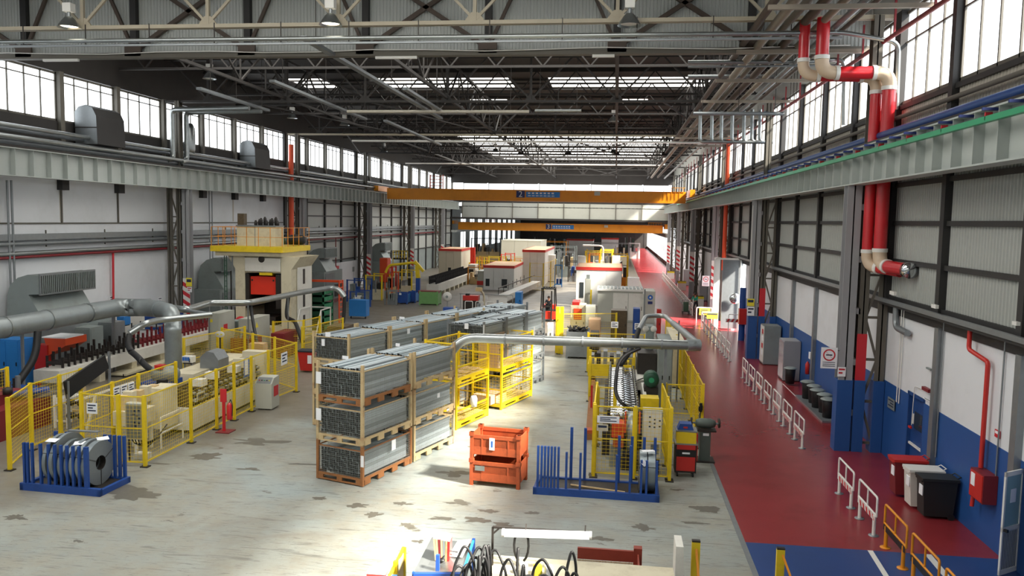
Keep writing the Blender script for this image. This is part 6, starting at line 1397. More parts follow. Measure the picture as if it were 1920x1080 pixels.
# hazard-striped small items farther down
for k,(y,) in enumerate(((72,),(90,),(108,))):
    t = T('yellow_bin','yellow and white container at the right wall, %s'%['nearest','middle','farthest'][k],'bin',(7.6,y,0),world=True); MB().box(7.0,7.9,y,y+.8,0,1.0).obj('body','white_paint',t); MB().box(7.0,7.9,y-.02,y+.82,.8,1.0).obj('lid','sign_yellow',t)
for k,y in enumerate((70,78.5,88,97)): cabinet_ = cabw('wall_cabinet','dark cabinet along the right wall beyond the door, place %s'%['one','two','three','four'][k],8.2,8.9,y,y+1.4,1.9,'column_grey')

# ================================================================ PEOPLE
def person(lab, loc, rz, shirt, pants, pose='push', s=1.0):
    t = T('person',lab,'person',(0,0,0))
    if pose == 'push':
        J = dict(pel=(0,0,.95),chest=(0,-.08,1.28),neck=(0,-.14,1.47),head=(0,-.19,1.62),ls=(-.19,-.12,1.4),le=(-.24,-.28,1.18),lh=(-.2,-.52,1.08),rs=(.19,-.12,1.4),re=(.24,-.28,1.18),rh=(.2,-.52,1.08),lp=(-.1,0,.9),lk=(-.11,-.16,.5),la=(-.11,-.02,.08),rp=(.1,0,.9),rk=(.11,.05,.5),ra=(.11,.3,.1),lt=(-.11,-.18,.04),rt=(.11,.15,.03))
    else:
        J = dict(pel=(0,0,.1),chest=(0,.05,.42),neck=(0,.03,.62),head=(0,0,.78),ls=(-.2,.03,.55),le=(-.25,-.12,.33),lh=(-.15,-.36,.4),rs=(.2,.03,.55),re=(.27,-.1,.33),rh=(.2,-.34,.42),lp=(-.11,0,.08),lk=(-.14,-.42,.14),la=(-.14,-.5,-.28),rp=(.11,0,.08),rk=(.14,-.42,.14),ra=(.14,-.5,-.28),lt=(-.14,-.66,-.3),rt=(.14,-.66,-.3))
    def limb(name, ch, rs, m):
        o = MB().tube(path([J[c] if isinstance(c,str) else c for c in ch],.06) if len(ch)>2 else [J[c] for c in ch], .05, 10).obj(name,m,t); return o
    # one continuous skinned body
    keys = list(J); vs = [Vector(J[k]) for k in keys]; ed = [('pel','chest'),('chest','neck'),('neck','head'),('chest','ls'),('ls','le'),('le','lh'),('chest','rs'),('rs','re'),('re','rh'),('pel','lp'),('lp','lk'),('lk','la'),('la','lt'),('pel','rp'),('rp','rk'),('rk','ra'),('ra','rt')]
    me = bpy.data.meshes.new('body'); me.from_pydata(vs,[(keys.index(a),keys.index(b_)) for a,b_ in ed],[])
    o = bpy.data.objects.new('body',me); C.objects.link(o); md = o.modifiers.new('s','SKIN'); md.use_smooth_shade = True
    rad = dict(pel=(.16,.12),chest=(.18,.12),neck=(.06,.06),head=(.09,.1),ls=(.075,.075),rs=(.075,.075),le=(.05,.05),re=(.05,.05),lh=(.035,.045),rh=(.035,.045),lp=(.095,.095),rp=(.095,.095),lk=(.065,.065),rk=(.065,.065),la=(.045,.05),ra=(.045,.05),lt=(.045,.035),rt=(.045,.035))
    for i,k in enumerate(keys): me.skin_vertices[0].data[i].radius = rad[k]
    me.skin_vertices[0].data[0].use_root = True
    o.modifiers.new('u','SUBSURF').levels = 2
    dg = bpy.context.evaluated_depsgraph_get(); nm = bpy.data.meshes.new_from_object(o.evaluated_get(dg)); bpy.data.objects.remove(o)
    nm.materials.clear()
    for q in ('skin',shirt,pants,'black_rubber'): nm.materials.append(MATS[q])
    jp = {k:Vector(v) for k,v in J.items()}
    for p in nm.polygons:
        c = p.center; p.use_smooth = True; k = min(jp, key=lambda q: (jp[q]-c).length)
        p.material_index = 1 if k in ('chest','ls','rs','le','re') else 2 if k in ('pel','lp','rp','lk','rk') else 3 if k in ('la','ra','lt','rt') else 0
    b = bpy.data.objects.new('body',nm); C.objects.link(b); b.parent = t
    h = jp['head']; MB().lathe((h.x,h.y+.02,h.z-.02),[(.0,.14),(.07,.12),(.1,.06),(.105,0),(.1,-.03)],12).obj('hair','hair',t)
    m = MB()
    for sx in (-.035,.035): m.obox((h.x+sx,h.y-.1,h.z+.0),(.02,.01,.012))
    m.obj('eyes','ink',t); MB().obox((h.x,h.y-.11,h.z-.03),(.02,.03,.035)).obj('nose','skin',t); MB().obox((h.x,h.y-.1,h.z-.065),(.04,.01,.008)).obj('mouth','pipe_darkred',t)
    for sx in (-1,1): MB().obox((h.x+sx*.1,h.y,h.z-.01),(.015,.03,.05)).obj('ear','skin',t)
    for sx,k in ((-1,'lh'),(1,'rh')):
        w = jp[k]; m = MB()
        for q in range(4): m.tube([w+Vector((sx*(-.03+.02*q),-.02,0)),w+Vector((sx*(-.03+.02*q),-.075-.008*(q in (1,2)),.005)),w+Vector((sx*(-.03+.02*q),-.085,-.035))],.009,6)
        m.tube([w+Vector((-sx*.035,0,0)),w+Vector((-sx*.055,-.04,-.01)),w+Vector((-sx*.04,-.065,-.02))],.01,6); m.obj('fingers','skin',t)
    t.location = loc; t.rotation_euler = (0,0,rz); t.scale = (s,s,s); return t
person('person in a green shirt and dark trousers pushing a trolley by the far railing',(6.75,67.2,0.004),math.radians(-35),'green_cloth','dark_cloth')
t = T('hand_trolley','dark metal hand trolley with green parts beside the person','trolley',(6.0,67,0),world=True)
MB().box(5.6,6.2,66.4,67.3,.2,.26).obj('platform','dark_metal',t)
for x in (5.65,6.15): MB().bar((x,67.3,.2),(x,67.3,1.1),.05).obj('upright','galv_dull',t)
MB().bar((5.65,67.3,1.1),(6.15,67.3,1.1),.05).obj('handle','galv_dull',t); MB().box(5.7,6.1,66.5,67.1,.26,1.0).obj('load','dark_green',t)
for x in (5.65,6.15):
    for y in (66.5,67.2): MB().tube([(x-.03,y,.1),(x+.03,y,.1)],.1,10).obj('wheel','black_rubber',t)
# forklift with driver
fx, fy = -4.85, 58.8
t = T('forklift','red forklift with a black overhead guard driving in the aisle','forklift',(fx,fy,0),world=True)
MB().box(fx-.55,fx+.55,fy+.2,fy+2.0,.25,.8).obj('chassis','dark_metal',t); MB().box(fx-.5,fx+.6,fy-.1,fy+.3,.2,.75).obj('front_cover','press_red',t); MB().prism([(fx-.55,fy+1.4,.3),(fx+.55,fy+1.4,.3),(fx+.5,fy+1.4,1.1),(fx-.5,fy+1.4,1.1)],(0,0,0),(0,.8,0)).obj('counterweight','press_red',t)
for x in (-.55,.55): MB().bar((fx+x*.95,fy+.2,.7),(fx+x*.85,fy+.35,2.4),.08).obj('guard_post','black_rubber',t); MB().bar((fx+x*.95,fy+1.7,.9),(fx+x*.85,fy+1.5,2.4),.08).obj('guard_post','black_rubber',t)
m = MB().box(fx-.52,fx+.52,fy+.25,fy+.35,2.38,2.46); m.box(fx-.52,fx+.52,fy+1.5,fy+1.6,2.38,2.46)
for q in range(6): m.box(fx-.5+.19*q,fx-.45+.19*q,fy+.3,fy+1.55,2.4,2.44)
m.obj('overhead_guard','black_rubber',t)
for x in (-.3,.3): MB().box(fx+x-.05,fx+x+.05,fy-.2,fy-.1,.1,2.3).obj('mast','dark_metal',t); MB().box(fx+x-.06,fx+x+.06,fy-1.3,fy-.2,.08,.13).obj('fork','dark_metal',t)
MB().box(fx-.35,fx+.35,fy-.17,fy-.12,1.1,1.2).obj('mast_cross','dark_metal',t)
MB().box(fx-.25,fx+.25,fy+.9,fy+1.4,.8,.95).obj('seat','black_rubber',t); MB().box(fx-.25,fx+.25,fy+1.3,fy+1.42,.95,1.5).obj('seat_back','black_rubber',t); MB().lathe((fx,fy+.6,1.25),[(.15,0),(.18,.02),(.15,.04)],14).obj('steering_wheel','black_rubber',t); MB().bar((fx,fy+.5,.8),(fx,fy+.6,1.25),.05).obj('steering_column','black_rubber',t)
for x in (-.55,.55):
    for y,r in ((.35,.3),(1.75,.24)): MB().tube([(fx+x-.1,fy+y,r),(fx+x+.1,fy+y,r)],r,16).obj('wheel','black_rubber',t)
person('person driving the forklift, seated in dark work clothes',(fx,fy+1.05,.92),0,'dark_cloth','dark_cloth','sit')
# ================================================================ BACKGROUND MACHINES AND BOOTHS
def booth(lab, px0, px1, pyt, Y, dep, m, win=(), trim='trim_red', th=.28):
    a = GY(px0,pyt,Y); b_ = GY(px1,pyt,Y); x0,x1,z1 = a.x,b_.x,a.z
    t = T('machine_booth',lab,'booth',((x0+x1)/2,Y,0),world=True)
    n = 3; 
    for k in range(n): MB().box(x0+(x1-x0)*k/n+.01,x0+(x1-x0)*(k+1)/n-.01,Y,Y+.08,0,z1-th).obj('front_panel',m,t)
    MB().box(x0,x0+.08,Y+.08,Y+dep,0,z1-th).obj('side_panel',m,t); MB().box(x1-.08,x1,Y+.08,Y+dep,0,z1-th).obj('side_panel',m,t); MB().box(x0+.08,x1-.08,Y+dep-.08,Y+dep,0,z1-th).obj('back_panel',m,t)
    f = MB().box(x0-.04,x1+.04,Y-.04,Y+.0,z1-th,z1); f.box(x1,x1+.04,Y,Y+dep,z1-th,z1); f.box(x0-.04,x0,Y,Y+dep,z1-th,z1)
    f.obj('red_fascia' if trim=='trim_red' else 'fascia',trim,t); MB().box(x0,x1,Y,Y+dep,z1-.06,z1-.02).obj('roof','cardboard' if trim=='trim_red' else m,t)
    for (u0,u1,v0,v1) in win: MB().box(x0+(x1-x0)*u0,x0+(x1-x0)*u1,Y-.03,Y,z1*v0,z1*v1).obj('window','glass_dark',t)
    return t
booth('white booth with a red band and two small windows, left of the forklift aisle',907,964,497,83.8,9,'booth_white',((.07,.2,.15,.45),(.6,.78,.1,.45)))
booth('taller white booth with a red band behind, next to the yellow fence posts',980,1022,468,88+4,14,'booth_white',())
booth('bright white booth with a red band right of the forklift',1081,1166,500,71,7.5,'booth_white',((.08,.17,.2,.6),(.68,.86,.25,.48)))
booth('cream booth with a dark red top edge at the left',823,865,466,94,7,'booth_cream',((.42,.55,.1,.42),))
booth('pale long container wall in the middle distance',940,1014,450,118,10,'booth_cream',(),'booth_cream',.1)
booth('far white booth with a red band under crane 3, left one',1062,1112,448,150,8,'booth_white',())
booth('far white booth with a red band under crane 3, right one',1128,1160,446,156,8,'booth_white',())
t = T('small_booth','low grey cabin with a red stripe left of the white booth','booth',(-13,82,0),world=True); a = GY(895,508,86); b_ = GY(906,508,86); MB().box(a.x,b_.x,86,89,0,a.z).obj('body','cabinet_grey',t); MB().box(a.x-.02,b_.x+.02,85.97,86,.3,.75).obj('stripe','trim_red',t)
# grey cabin with sliding doors
x0,x1 = GY(1121,540,60).x, GY(1206,540,60).x; z1 = GY(1121,541,60).z
t = T('grey_cabin','long low pale grey cabin with sliding doors behind the right roll line','cabin',((x0+x1)/2,60,0),world=True)
MB().box(x0,x1,60.05,62.6,0,z1-.15).obj('body','cabinet_grey',t); MB().box(x0-.05,x1+.05,59.95,62.7,z1-.15,z1).obj('roof_edge','white_paint',t)
for k in range(2): MB().box(x0+1.15+1.15*k,x0+2.25+1.15*k,60,60.05,.15,z1-.3).obj('sliding_door','machine_white',t); MB().box(x0+2.1+1.15*k,x0+2.14+1.15*k,59.97,60,.9,1.2).obj('handle','dark_metal',t)
for k in range(12): MB().box(x0+.1+.28*k,x0+.3+.28*k,60.2,62.5,z1,z1+.05).obj('roof_rib','hvac_grey',t)
x2,x3 = GY(1208,545,60).x, GY(1229,545,60).x
t = T('side_cabin','narrow pale cabin with a round blue sign at the walkway corner','cabin',((x2+x3)/2,60,0),world=True)
MB().box(x2+.08,x3,60,62.6,0,z1-.1).obj('body','cabinet_grey',t); MB().box(x2,x2+.1,59.9,60,0,z1+.05).obj('post','hvac_grey',t); MB().lathe(((x2+x3)/2+.05,59.97,z1-.55),[(0,0),(.19,0)],18,'Y').obj('round_sign','sign_blue',t); MB().lathe(((x2+x3)/2+.05,59.96,z1-.55),[(0,0),(.07,0)],10,'Y').obj('sign_mark','white_paint',t); MB().box((x2+x3)/2-.12,(x2+x3)/2+.22,59.97,60,z1-1.05,z1-.85).obj('sign_plate','navy',t)
cabinet('white_cabinet','white window box on the walkway side behind the grey cabin','cabinet',1177,1199,521,66,1.2,'booth_white',1)
for k,(px0,px1) in enumerate(((1083,1098),(1148,1163))): a = GY(px0,480,79); b_ = GY(px1,480,79); o = MB().box(a.x,b_.x,79,80.2,0,a.z).obj('white_tower','booth_white',None,label='bright white tower box behind the red-banded booth, %s'%['left','right'][k],cat='cabinet')
# pillar in front of booth 4 and clutter
cabinet('pillar_box','beige pillar box with a yellow bar before the bright booth','cabinet',1097,1108,523,69,.7,'cabinet_grey',1,extra=lambda t,x0,x1,y0,y1,z0,z1:[MB().box(x1-.02,x1+.12,y0-.3,y0-.15,0,z1-.9).obj('yellow_bar','safety_yellow',t),MB().box(x0+.1,x1-.1,y0+.1,y1-.1,z1,z1+.35).obj('lamp_box','hvac_grey',t)])
cabinet('blue_cabinet','bright blue cabinet at the right end of the white work cell','cabinet',966,977,548,66.5,1.4,'bright_blue',1)
# open work cell in front of booth 2
t = T('work_cell','white curtained work cell with tables and red machines behind the tubes','work cell',(-11,66,0),world=True)
a = GY(908,552,66); b_ = GY(962,552,66)
MB().box(a.x+.3,b_.x-.5,66,66.05,.3,a.z).obj('white_screen','white_paint',t); MB().bar((GY(862,552,66).x,65.9,a.z),(b_.x,65.9,a.z),.06).obj('top_rail','galv_dull',t)
for px in (864,887,908,962): x = GY(px,552,66).x; MB().bar((x,65.9,0),(x,65.9,a.z),.05).obj('post','galv_dull',t)
x = GY(868,560,64).x; MB().box(x,x+1.2,64,64.8,0,.85).obj('machine_base','dark_metal',t); MB().box(x,x+1.25,63.95,64.85,.85,1.25).obj('red_machine','tool_red',t); MB().box(x+.2,x+.5,64,64.4,1.25,1.4).obj('cap','black_rubber',t)
for k in range(3): x = GY(872+20*k,575,62).x; MB().tube(path([(x,62,0),(x,62,1.0),(x+.6,62,1.0),(x+.6,62,0)],.1),.03,8).obj('white_rail','white_paint',t)
t = T('robot_arm','white and orange handling arm hanging in the white work cell','machine',(-11,64.5,0),world=True); MB().tube(path([(-10.6,64.8,0),(-10.6,64.8,1.3),(-10.9,64.3,1.8)],.3),.09,10).obj('arm','machine_beige',t); MB().box(-11.2,-10.7,64.1,64.5,1.6,1.9).obj('head','wood',t)
t = T('fan','white round pedestal fan behind the tube stacks','fan',(-14.1,66,0),world=True); p = GY(839,556,66); MB().lathe((p.x,65.9,p.z),[(0,-.12),(.28,-.1),(.4,0),(.38,.12),(.15,.25),(0,.25)],18,'Y').obj('cage','white_paint',t); MB().lathe((p.x,65.75,p.z),[(0,0),(.12,0)],10,'Y').obj('hub','hvac_grey',t); MB().bar((p.x,66,0),(p.x,66,p.z-.35),.06).obj('stand','galv_dull',t)
t = T('blue_tray','dark blue box on the far tubes','box',(-9.5,44,0),world=True); p = GY(842,577,50); MB().box(p.x-.4,p.x+.5,50,50.6,p.z-.9,p.z).obj('body','rack_blue',t); MB().box(p.x-.2,p.x+.3,50.1,50.5,0,p.z-.9).obj('stand','dark_metal',t)
# green cage and blue crates
def crate(name, lab, px0, px1, pyt, Y, dep, m, frame, grp=None):
    a = GY(px0,pyt,Y); b_ = GY(px1,pyt,Y); z1 = a.z; x0,x1 = a.x,b_.x; t = T(name,lab,'crate',((x0+x1)/2,Y,0),world=True,group=grp)
    MB().box(x0,x1,Y,Y+.05,.15,z1).obj('front_wall',m,t); MB().box(x0,x1,Y+dep-.05,Y+dep,.15,z1).obj('back_wall',m,t); MB().box(x0,x0+.05,Y,Y+dep,.15,z1).obj('side_wall',m,t); MB().box(x1-.05,x1,Y,Y+dep,.15,z1-.1).obj('side_wall',frame,t); MB().box(x0,x1,Y,Y+dep,.1,.15).obj('floor_plate',m,t)
    for x in (x0+.05,x1-.05):
        for y in (Y+.05,Y+dep-.05): MB().box(x-.06,x+.06,y-.06,y+.06,0,z1+.05).obj('corner_post',m,t)
    return t
t = crate('blue_crate','blue steel crate on the floor in front of the yellow arm, left one',742,764,549,67.4,1.2,'rack_blue','bright_blue','blue steel crates'); MB().box(-18.5,-18.3,67.36,67.4,.8,.95).obj('label','paper',t)
crate('blue_crate','blue steel crate beside the blue pillar, right one',766,779,547,68.6,1.2,'rack_blue','bright_blue','blue steel crates')
crate('green_crate','green steel crate holding dark red parts behind the tubes',786,821,547,67.2,1.4,'green_light','green_light')
o = MB().box(-.9,.9,0,.9,0,.25).obj('red_parts','pipe_darkred',None,label='dark red parts heaped in the green crate',cat='parts'); o.location = GY(803,551,67.5)
# yellow arm with blue pillar
px_ = GY(783,565,70); t = T('jib_crane','yellow curved handling arm on a blue pillar','crane',px_,world=True)
bx_ = GY(783,548,70).x; z_ = GY(783,492,70).z
MB().box(bx_-.18,bx_+.18,70,70.35,0,2.1).obj('pillar','rack_blue',t); MB().bar((bx_,70.2,2.1),(bx_-.1,70.2,z_-.3),.35).obj('head','safety_yellow',t)
MB().tube(path([(bx_+.3,70.1,2.9),(bx_-.3,70.1,z_),(bx_-1.6,70.1,z_-.2),(bx_-2.7,70.1,z_-.3),(bx_-3.0,70.1,z_-1.0)],.4),.12,10).obj('arm','safety_yellow',t); MB().bar((bx_-.3,70.1,z_+.1),(bx_+.5,70.1,z_-.8),.25).obj('tail','safety_yellow',t)
cabinet('orange_tank','orange tank cabinet in front of the grey heater','tank',712,726,484,75,1.2,'pipe_orange',1,z0=1.2)
t = T('yellow_platform','yellow railed platform beyond the orange tank','platform',(-22,80,0),world=True); p = GY(737,470,80); q_ = GY(764,470,80)
MB().box(p.x,q_.x,80,82,p.z-.9,p.z-.75).obj('deck','dark_metal',t)
for k in range(6): x = p.x+(q_.x-p.x)*k/5; MB().bar((x,80,0 if k in (0,5) else p.z-.8),(x,80,p.z),.07).obj('rail_post','safety_yellow',t)
for z in (p.z,p.z-.4): MB().bar((p.x,80,z),(q_.x,80,z),.06).obj('rail','safety_yellow',t)
def frame_machine(lab, px0, px1, pyt, Y, dep, seed, mm=('safety_yellow','machine_beige','galv_dull','dark_metal')):
    a = GY(px0,pyt,Y); b_ = GY(px1,pyt,Y); R = random.Random(seed); x0,x1,z1 = a.x,b_.x,max(a.z,.8)
    t = T('machine_cell',lab,'machine',((x0+x1)/2,Y,0),world=True)
    for x in (x0,x1):
        for y in (Y,Y+dep): MB().bar((x,y,0),(x,y,z1),.12).obj('post',mm[0],t)
    for y in (Y,Y+dep): MB().bar((x0,y,z1*.97),(x1,y,z1*.97),.08).obj('beam',mm[0],t)
    MB().box(x0+.15,x1-.15,Y+.2,Y+dep-.2,0,z1*.42).obj('bed',mm[1],t)
    n = max(3,int((x1-x0)/.55))
    for k in range(n):
        x = x0+.3+(x1-x0-.6)*k/max(1,n-1); h = z1*(.5+.35*R.random()); MB().box(x-.16,x+.16,Y+.3,Y+.3+.5*dep*R.random()+.2,z1*.42,h).obj('module',mm[1+k%3],t)
    for k in range(n//2+1): x = x0+.3+(x1-x0-.6)*R.random(); MB().tube([(x,Y+.15,z1*.3),(x,Y+.15,z1*(.6+.3*R.random()))],.06,6).obj('cylinder',mm[1+(k+1)%3],t)
    return t
frame_machine('yellow framed machine on posts beside the blue tables at left',686,716,515,70,2.5,1); frame_machine('yellow framed assembly cell left of the blue crates',722,735,512,71.5,2.2,2,('pipe_orange','wood','galv_dull','dark_metal')); frame_machine('yellow guarded station under the curved arm',738,772,508,74,3,3)
frame_machine('red-topped station beside the yellow guarded one',728,736,500,72.8,1.2,4,('tool_red','tool_red','galv_dull','tool_red')); frame_machine('grey steel trestle in front of the assembly cell',722,744,545,66.5,1,5,('galv_dull','galv_dull','hvac_grey','hvac_grey'))
frame_machine('blue wire table cluster by the left wall',651,684,524,68,2,6,('rack_blue','hvac_grey','rack_blue','galv_dull')); frame_machine('white-topped bench with small parts by the left wall',657,684,546,63,1.5,7,('rack_blue','white_paint','white_paint','galv_dull'))
frame_machine('dense brown machinery left behind the white booths',880,975,492,98,6,8,('safety_yellow','wood','galv_dull','dark_metal')); frame_machine('yellow fenced machinery behind the small booth',878,905,500,90,3,9,('crane_yellow','wood','dark_metal','galv_dull'))
frame_machine('orange and grey machinery above the bright booth',1098,1148,470,80,4,10,('safety_yellow','pipe_orange','galv_dull','machine_beige')); frame_machine('yellow framed machinery at the walkway edge behind the bright booth',1150,1178,478,84,6,11,('safety_yellow','crane_yellow','galv_dull','dark_metal'))
frame_machine('grey machinery in the middle distance under crane 3',1030,1078,462,118,6,12,('hvac_grey','galv_dull','dark_metal','hvac_grey')); frame_machine('dark machinery with a blue end at the aisle bend',1066,1083,490,98,3,13,('dark_metal','galv_dull','rack_blue','dark_metal'))
frame_machine('brown machinery under the left end of crane 3',884,938,446,140,6,14,('dark_metal','wood','dark_metal','galv_dull')); frame_machine('yellow and grey machinery far ahead in the centre',1018,1062,452,136,6,15,('crane_yellow','hvac_grey','dark_metal','galv_dull')); frame_machine('beige machinery far ahead before the walkway end',1112,1180,455,140,6,16,('galv_dull','machine_beige','wood','hvac_grey')); frame_machine('white railed machinery at the far walkway',1180,1200,456,165,5,17,('white_paint','machine_white','galv_dull','white_paint')); frame_machine('dark cluttered machinery beyond the pale container wall',1000,1060,440,170,8,18,('dark_metal','dark_green','dark_metal','hvac_grey')); frame_machine('dark machinery high under crane 3 to the right',1130,1190,438,175,8,19,('dark_metal','dark_metal','hvac_grey','dark_green'))
# black-rolled line at left centre
t = T('roller_line','white bed with dense black roll heads running to the cream booth','machine',(-19,78,0),world=True)
q0 = G(792,566); MB().box(q0.x-.9,q0.x+.3,75,93,.4,1.15).obj('bed','machine_white',t)
for k in range(8): MB().box(q0.x-.7,q0.x+.32,75.3+2.3*k,75.9+2.3*k,0,.4).obj('foot','machine_beige',t)
for k in range(26): 
    y = 75.3+k*.68; m = MB().box(q0.x-.75,q0.x-.6,y,y+.1,1.15,1.9); m.box(q0.x-.1,q0.x+.05,y,y+.1,1.15,1.85); m.tube([(q0.x-.7,y+.05,1.5),(q0.x,y+.05,1.5)],.16,8); m.obj('roll_head','black_rubber',t)
# conveyor left of the forklift aisle, with posts
t = T('roller_conveyor','pale conveyor with dark rails left of the forklift aisle','conveyor',(-9,70,0),world=True)
a = G(985,548); MB().prism([(a.x-1.0,69,.4),(a.x-.1,69,.4),(-7.9,86,.4),(-8.8,86,.4)],(0,0,0),(0,0,.5)).obj('bed','machine_white',t); MB().bar((a.x-.9,69,1.5),(-8.6,86,1.5),.08).obj('guard_rail','dark_metal',t)
for k in range(7): u = k/6; MB().bar((a.x-.9+(a.x*0+.3)*u,69+17*u,.9),(a.x-.9+.3*u,69+17*u,1.5),.05).obj('guard_post','dark_metal',t)
fence('yellow posts and mesh at the end of the pale conveyor',[(-8.9,84),(-7.4,83.5),(-7.0,88),(-6.9,94)],3.0,mesh=True,pitch=.3)
fence('yellow mesh guard behind the red machines at left centre',[(-16.5,97),(-13.2,97),(-11.0,97.5)],3.0,pitch=.35)
cabinet('orange_cabinet','bright orange panel right of the cream booth','cabinet',882,890,464,96,.6,'press_red',1,z0=1.9)
t = T('machine_tool','white machine tool with a dark opening right of the cream booth','machine',(-17,92,0),world=True); a = GY(878,496,92); b_ = GY(891,496,92); MB().box(a.x,b_.x,92,94,0,a.z).obj('body','machine_white',t); MB().box(a.x+.1,b_.x-.2,91.95,92,a.z*.4,a.z*.75).obj('opening','dark_metal',t)
t = T('pallet_trolley','pale blue framed trolley in the aisle behind the forklift','trolley',(-6,84,0),world=True); a = GY(1041,497,90); b_ = GY(1054,497,90)
for x in (a.x,b_.x): MB().bar((x,90,0),(x,90,a.z),.1).obj('post','bright_blue',t)
for z in (.3,a.z): MB().bar((a.x,90,z),(b_.x,90,z),.12).obj('rail','bright_blue',t)
for k in range(2): MB().box(a.x+.15+.35*k,a.x+.4+.35*k,90.1,90.5,.3,.9).obj('load','rack_blue',t)
o = MB().box(-1.0,1.0,-.7,.7,0,.25).obj('yellow_pallet','crane_yellow',None,label='low yellow pallet in the aisle behind the forklift',cat='pallet'); o.location = G(1062,504)
# white exhaust bend above the far machinery
a = GY(1093,460,100); b_ = GY(1131,460,100); thing_tube('white_duct','thin white duct arched over the far machinery','duct',path([(a.x,100,a.z),(b_.x,100,a.z),(b_.x,100,0)],.5),.12,'white_paint',10)
# things between roll line and forklift
crate('metal_crate','grey mesh crate with black scrap in front of the yellow cell',1062,1104,622,43.2,1.6,'galv_dull','galv_dull')
for k in range(14): pass
R = random.Random(5)
m = MB(); c_ = GY(1083,618,44)
for k in range(40): a_ = R.random()*PI; m.bar((c_.x+R.uniform(-.6,.6),44+R.uniform(-.4,.6),c_.z-.25+.2*R.random()),(c_.x+R.uniform(-.6,.6),44+R.uniform(-.4,.6),c_.z-.1+.3*R.random()),.05)
o = m.obj('black_scrap','black_rubber',None,label='tangle of black scrap strips heaped in the grey mesh crate',kind='stuff',cat='scrap')
cabinet('dark_crate','black covered crate right of the grey mesh crate','crate',1106,1122,628,43.5,2.0,'black_rubber',1)
cabinet('beige_machine','beige machine with orange mesh and a red top behind the mesh crate','machine',1070,1098,572,50,1.6,'machine_beige',2,extra=lambda t,x0,x1,y0,y1,z0,z1:[MB().box(x0+.1,x1-.4,y0,y1,z1,z1+.2).obj('red_top','tool_red',t),MB().box(x0+.2,x0+.7,y0-.06,y0-.03,z1-.9,z1-.2).obj('orange_mesh','pipe_orange',t)])
cabinet('white_cabinet','white cabinet with a paper sheet inside the far yellow cell','cabinet',1098,1116,574,49,1.2,'cabinet_grey',1)
cabinet('brown_crate','open brown box between the yellow posts','crate',1104,1126,599,47,1.2,'cardboard',1)
for k,(px,Y) in enumerate(((1046,45),(1054,44.6))): a = GY(px,575,Y); o = MB().box(-.1,.1,-.1,.1,0,a.z).obj('yellow_post','safety_yellow',None,label='thick yellow post beside the forklift, %s'%['left','right'][k],cat='post'); o.location = (a.x,Y,0)
cabinet('floor_machine','small white pump unit on the concrete below the forklift','machine',1026,1036,607,48,.8,'machine_white',1)
cabinet('right_machine','dark tooling bench with a blue drum in front of the grey cabin','machine',1146,1176,582,51,1.2,'oily',2)
cabinet('blue_drum_cabinet','blue drum cabinet beside the tooling bench','cabinet',1188,1200,579,50,1.0,'rack_blue',1)
cabinet('fire_point','small red and yellow fire point at the walkway corner','fire point',1232,1240,580,52,.4,'tool_red',1)
frame_machine('brown and yellow station behind the low grey cabin, left part',884,904,484,101,4,31,('crane_yellow','wood','dark_metal','galv_dull')); frame_machine('beige and dark station behind the white booth, middle part',908,936,482,104,4,32,('safety_yellow','machine_beige','dark_metal','wood')); frame_machine('station with an orange-red upright behind the white booth',940,958,476,107,4,33,('press_red','wood','galv_dull','dark_metal')); frame_machine('grey tooling station left of the taller white booth',958,976,486,102,4,34,('crane_yellow','hvac_grey','dark_metal','machine_beige'))
frame_machine('dark tooling station right of the taller white booth',1028,1046,468,110,4,35,('hvac_grey','dark_metal','galv_dull','hvac_grey')); frame_machine('grey and brown tooling station in the central distance',1048,1076,472,106,4,36,('galv_dull','hvac_grey','dark_metal','wood')); frame_machine('orange robot station over the bright booth',1104,1124,476,92,4,37,('crane_yellow','pipe_orange','pipe_orange','galv_dull')); frame_machine('brown station near the far walkway railing',1126,1150,468,108,4,38,('safety_yellow','wood','galv_dull','dark_metal'))
cabinet('far_cabinet','white machine cabinet in the aisle behind the taller booth','cabinet',1025,1040,478,97,2,'machine_white',2); cabinet('red_far_cabinet','narrow orange-red cabinet beside the far white machine cabinet','cabinet',1019,1025,480,96,2,'bin_orange',1)
# ================================================================ FOREGROUND, BOTTOM EDGE
# workbench machine with hoses: a pale frame, a long lamp and a tangle of black hoses
t = T('hose_machine','pale cream machine frame at the bottom edge with an upright end plate','machine',(0,12,0),world=True)
a = GY(921,1038,13.0); b_ = GY(1262,1062,13.0)
MB().box(a.x,b_.x,12.3,13.0,0,a.z-.02).obj('bed','machine_beige',t); MB().box(a.x+.1,b_.x-.1,12.28,12.3,a.z-.22,a.z-.12).obj('groove','machine_white',t)
p = GY(1266,1016,13.4); q_ = GY(1280,1016,13.4)
MB().prism([(p.x,13.2,0),(q_.x+.1,13.2,0),(q_.x,13.2,p.z),(p.x,13.2,p.z)],(0,0,0),(0,.5,0)).obj('end_plate','machine_white',t)
m = MB(); z_ = a.z-.25
MB().box(a.x-.35,b_.x-1.45,11.6,12.25,0,z_).obj('valve_block','galv_dull',t)
R = random.Random(11)
for k in range(26):
    u = R.random(); x = a.x-.2+1.7*u; y = 11.75+.4*R.random(); z0 = z_; h = .3+.62*R.random(); w_ = .15+.35*R.random(); dx = R.uniform(-.5,.5)
    pts = [(x,y,z0),(x+dx*.15,y,z0+h*.7),(x+dx*.5,y+R.uniform(-.1,.1),z0+h),(x+dx*.9,y-.1,z0+h*.6),(x+dx,y-.2,z0+.02)]
    MB().tube(path(pts,.12),.022,8).obj('hose','black_rubber',t)
for k in range(9): MB().lathe((a.x-.1+.2*k,11.9,z_),[(0,0),(.07,0),(.07,.12),(.04,.2),(0,.2)],10).obj('valve','dark_metal' if k%2 else 'galv_dull',t)
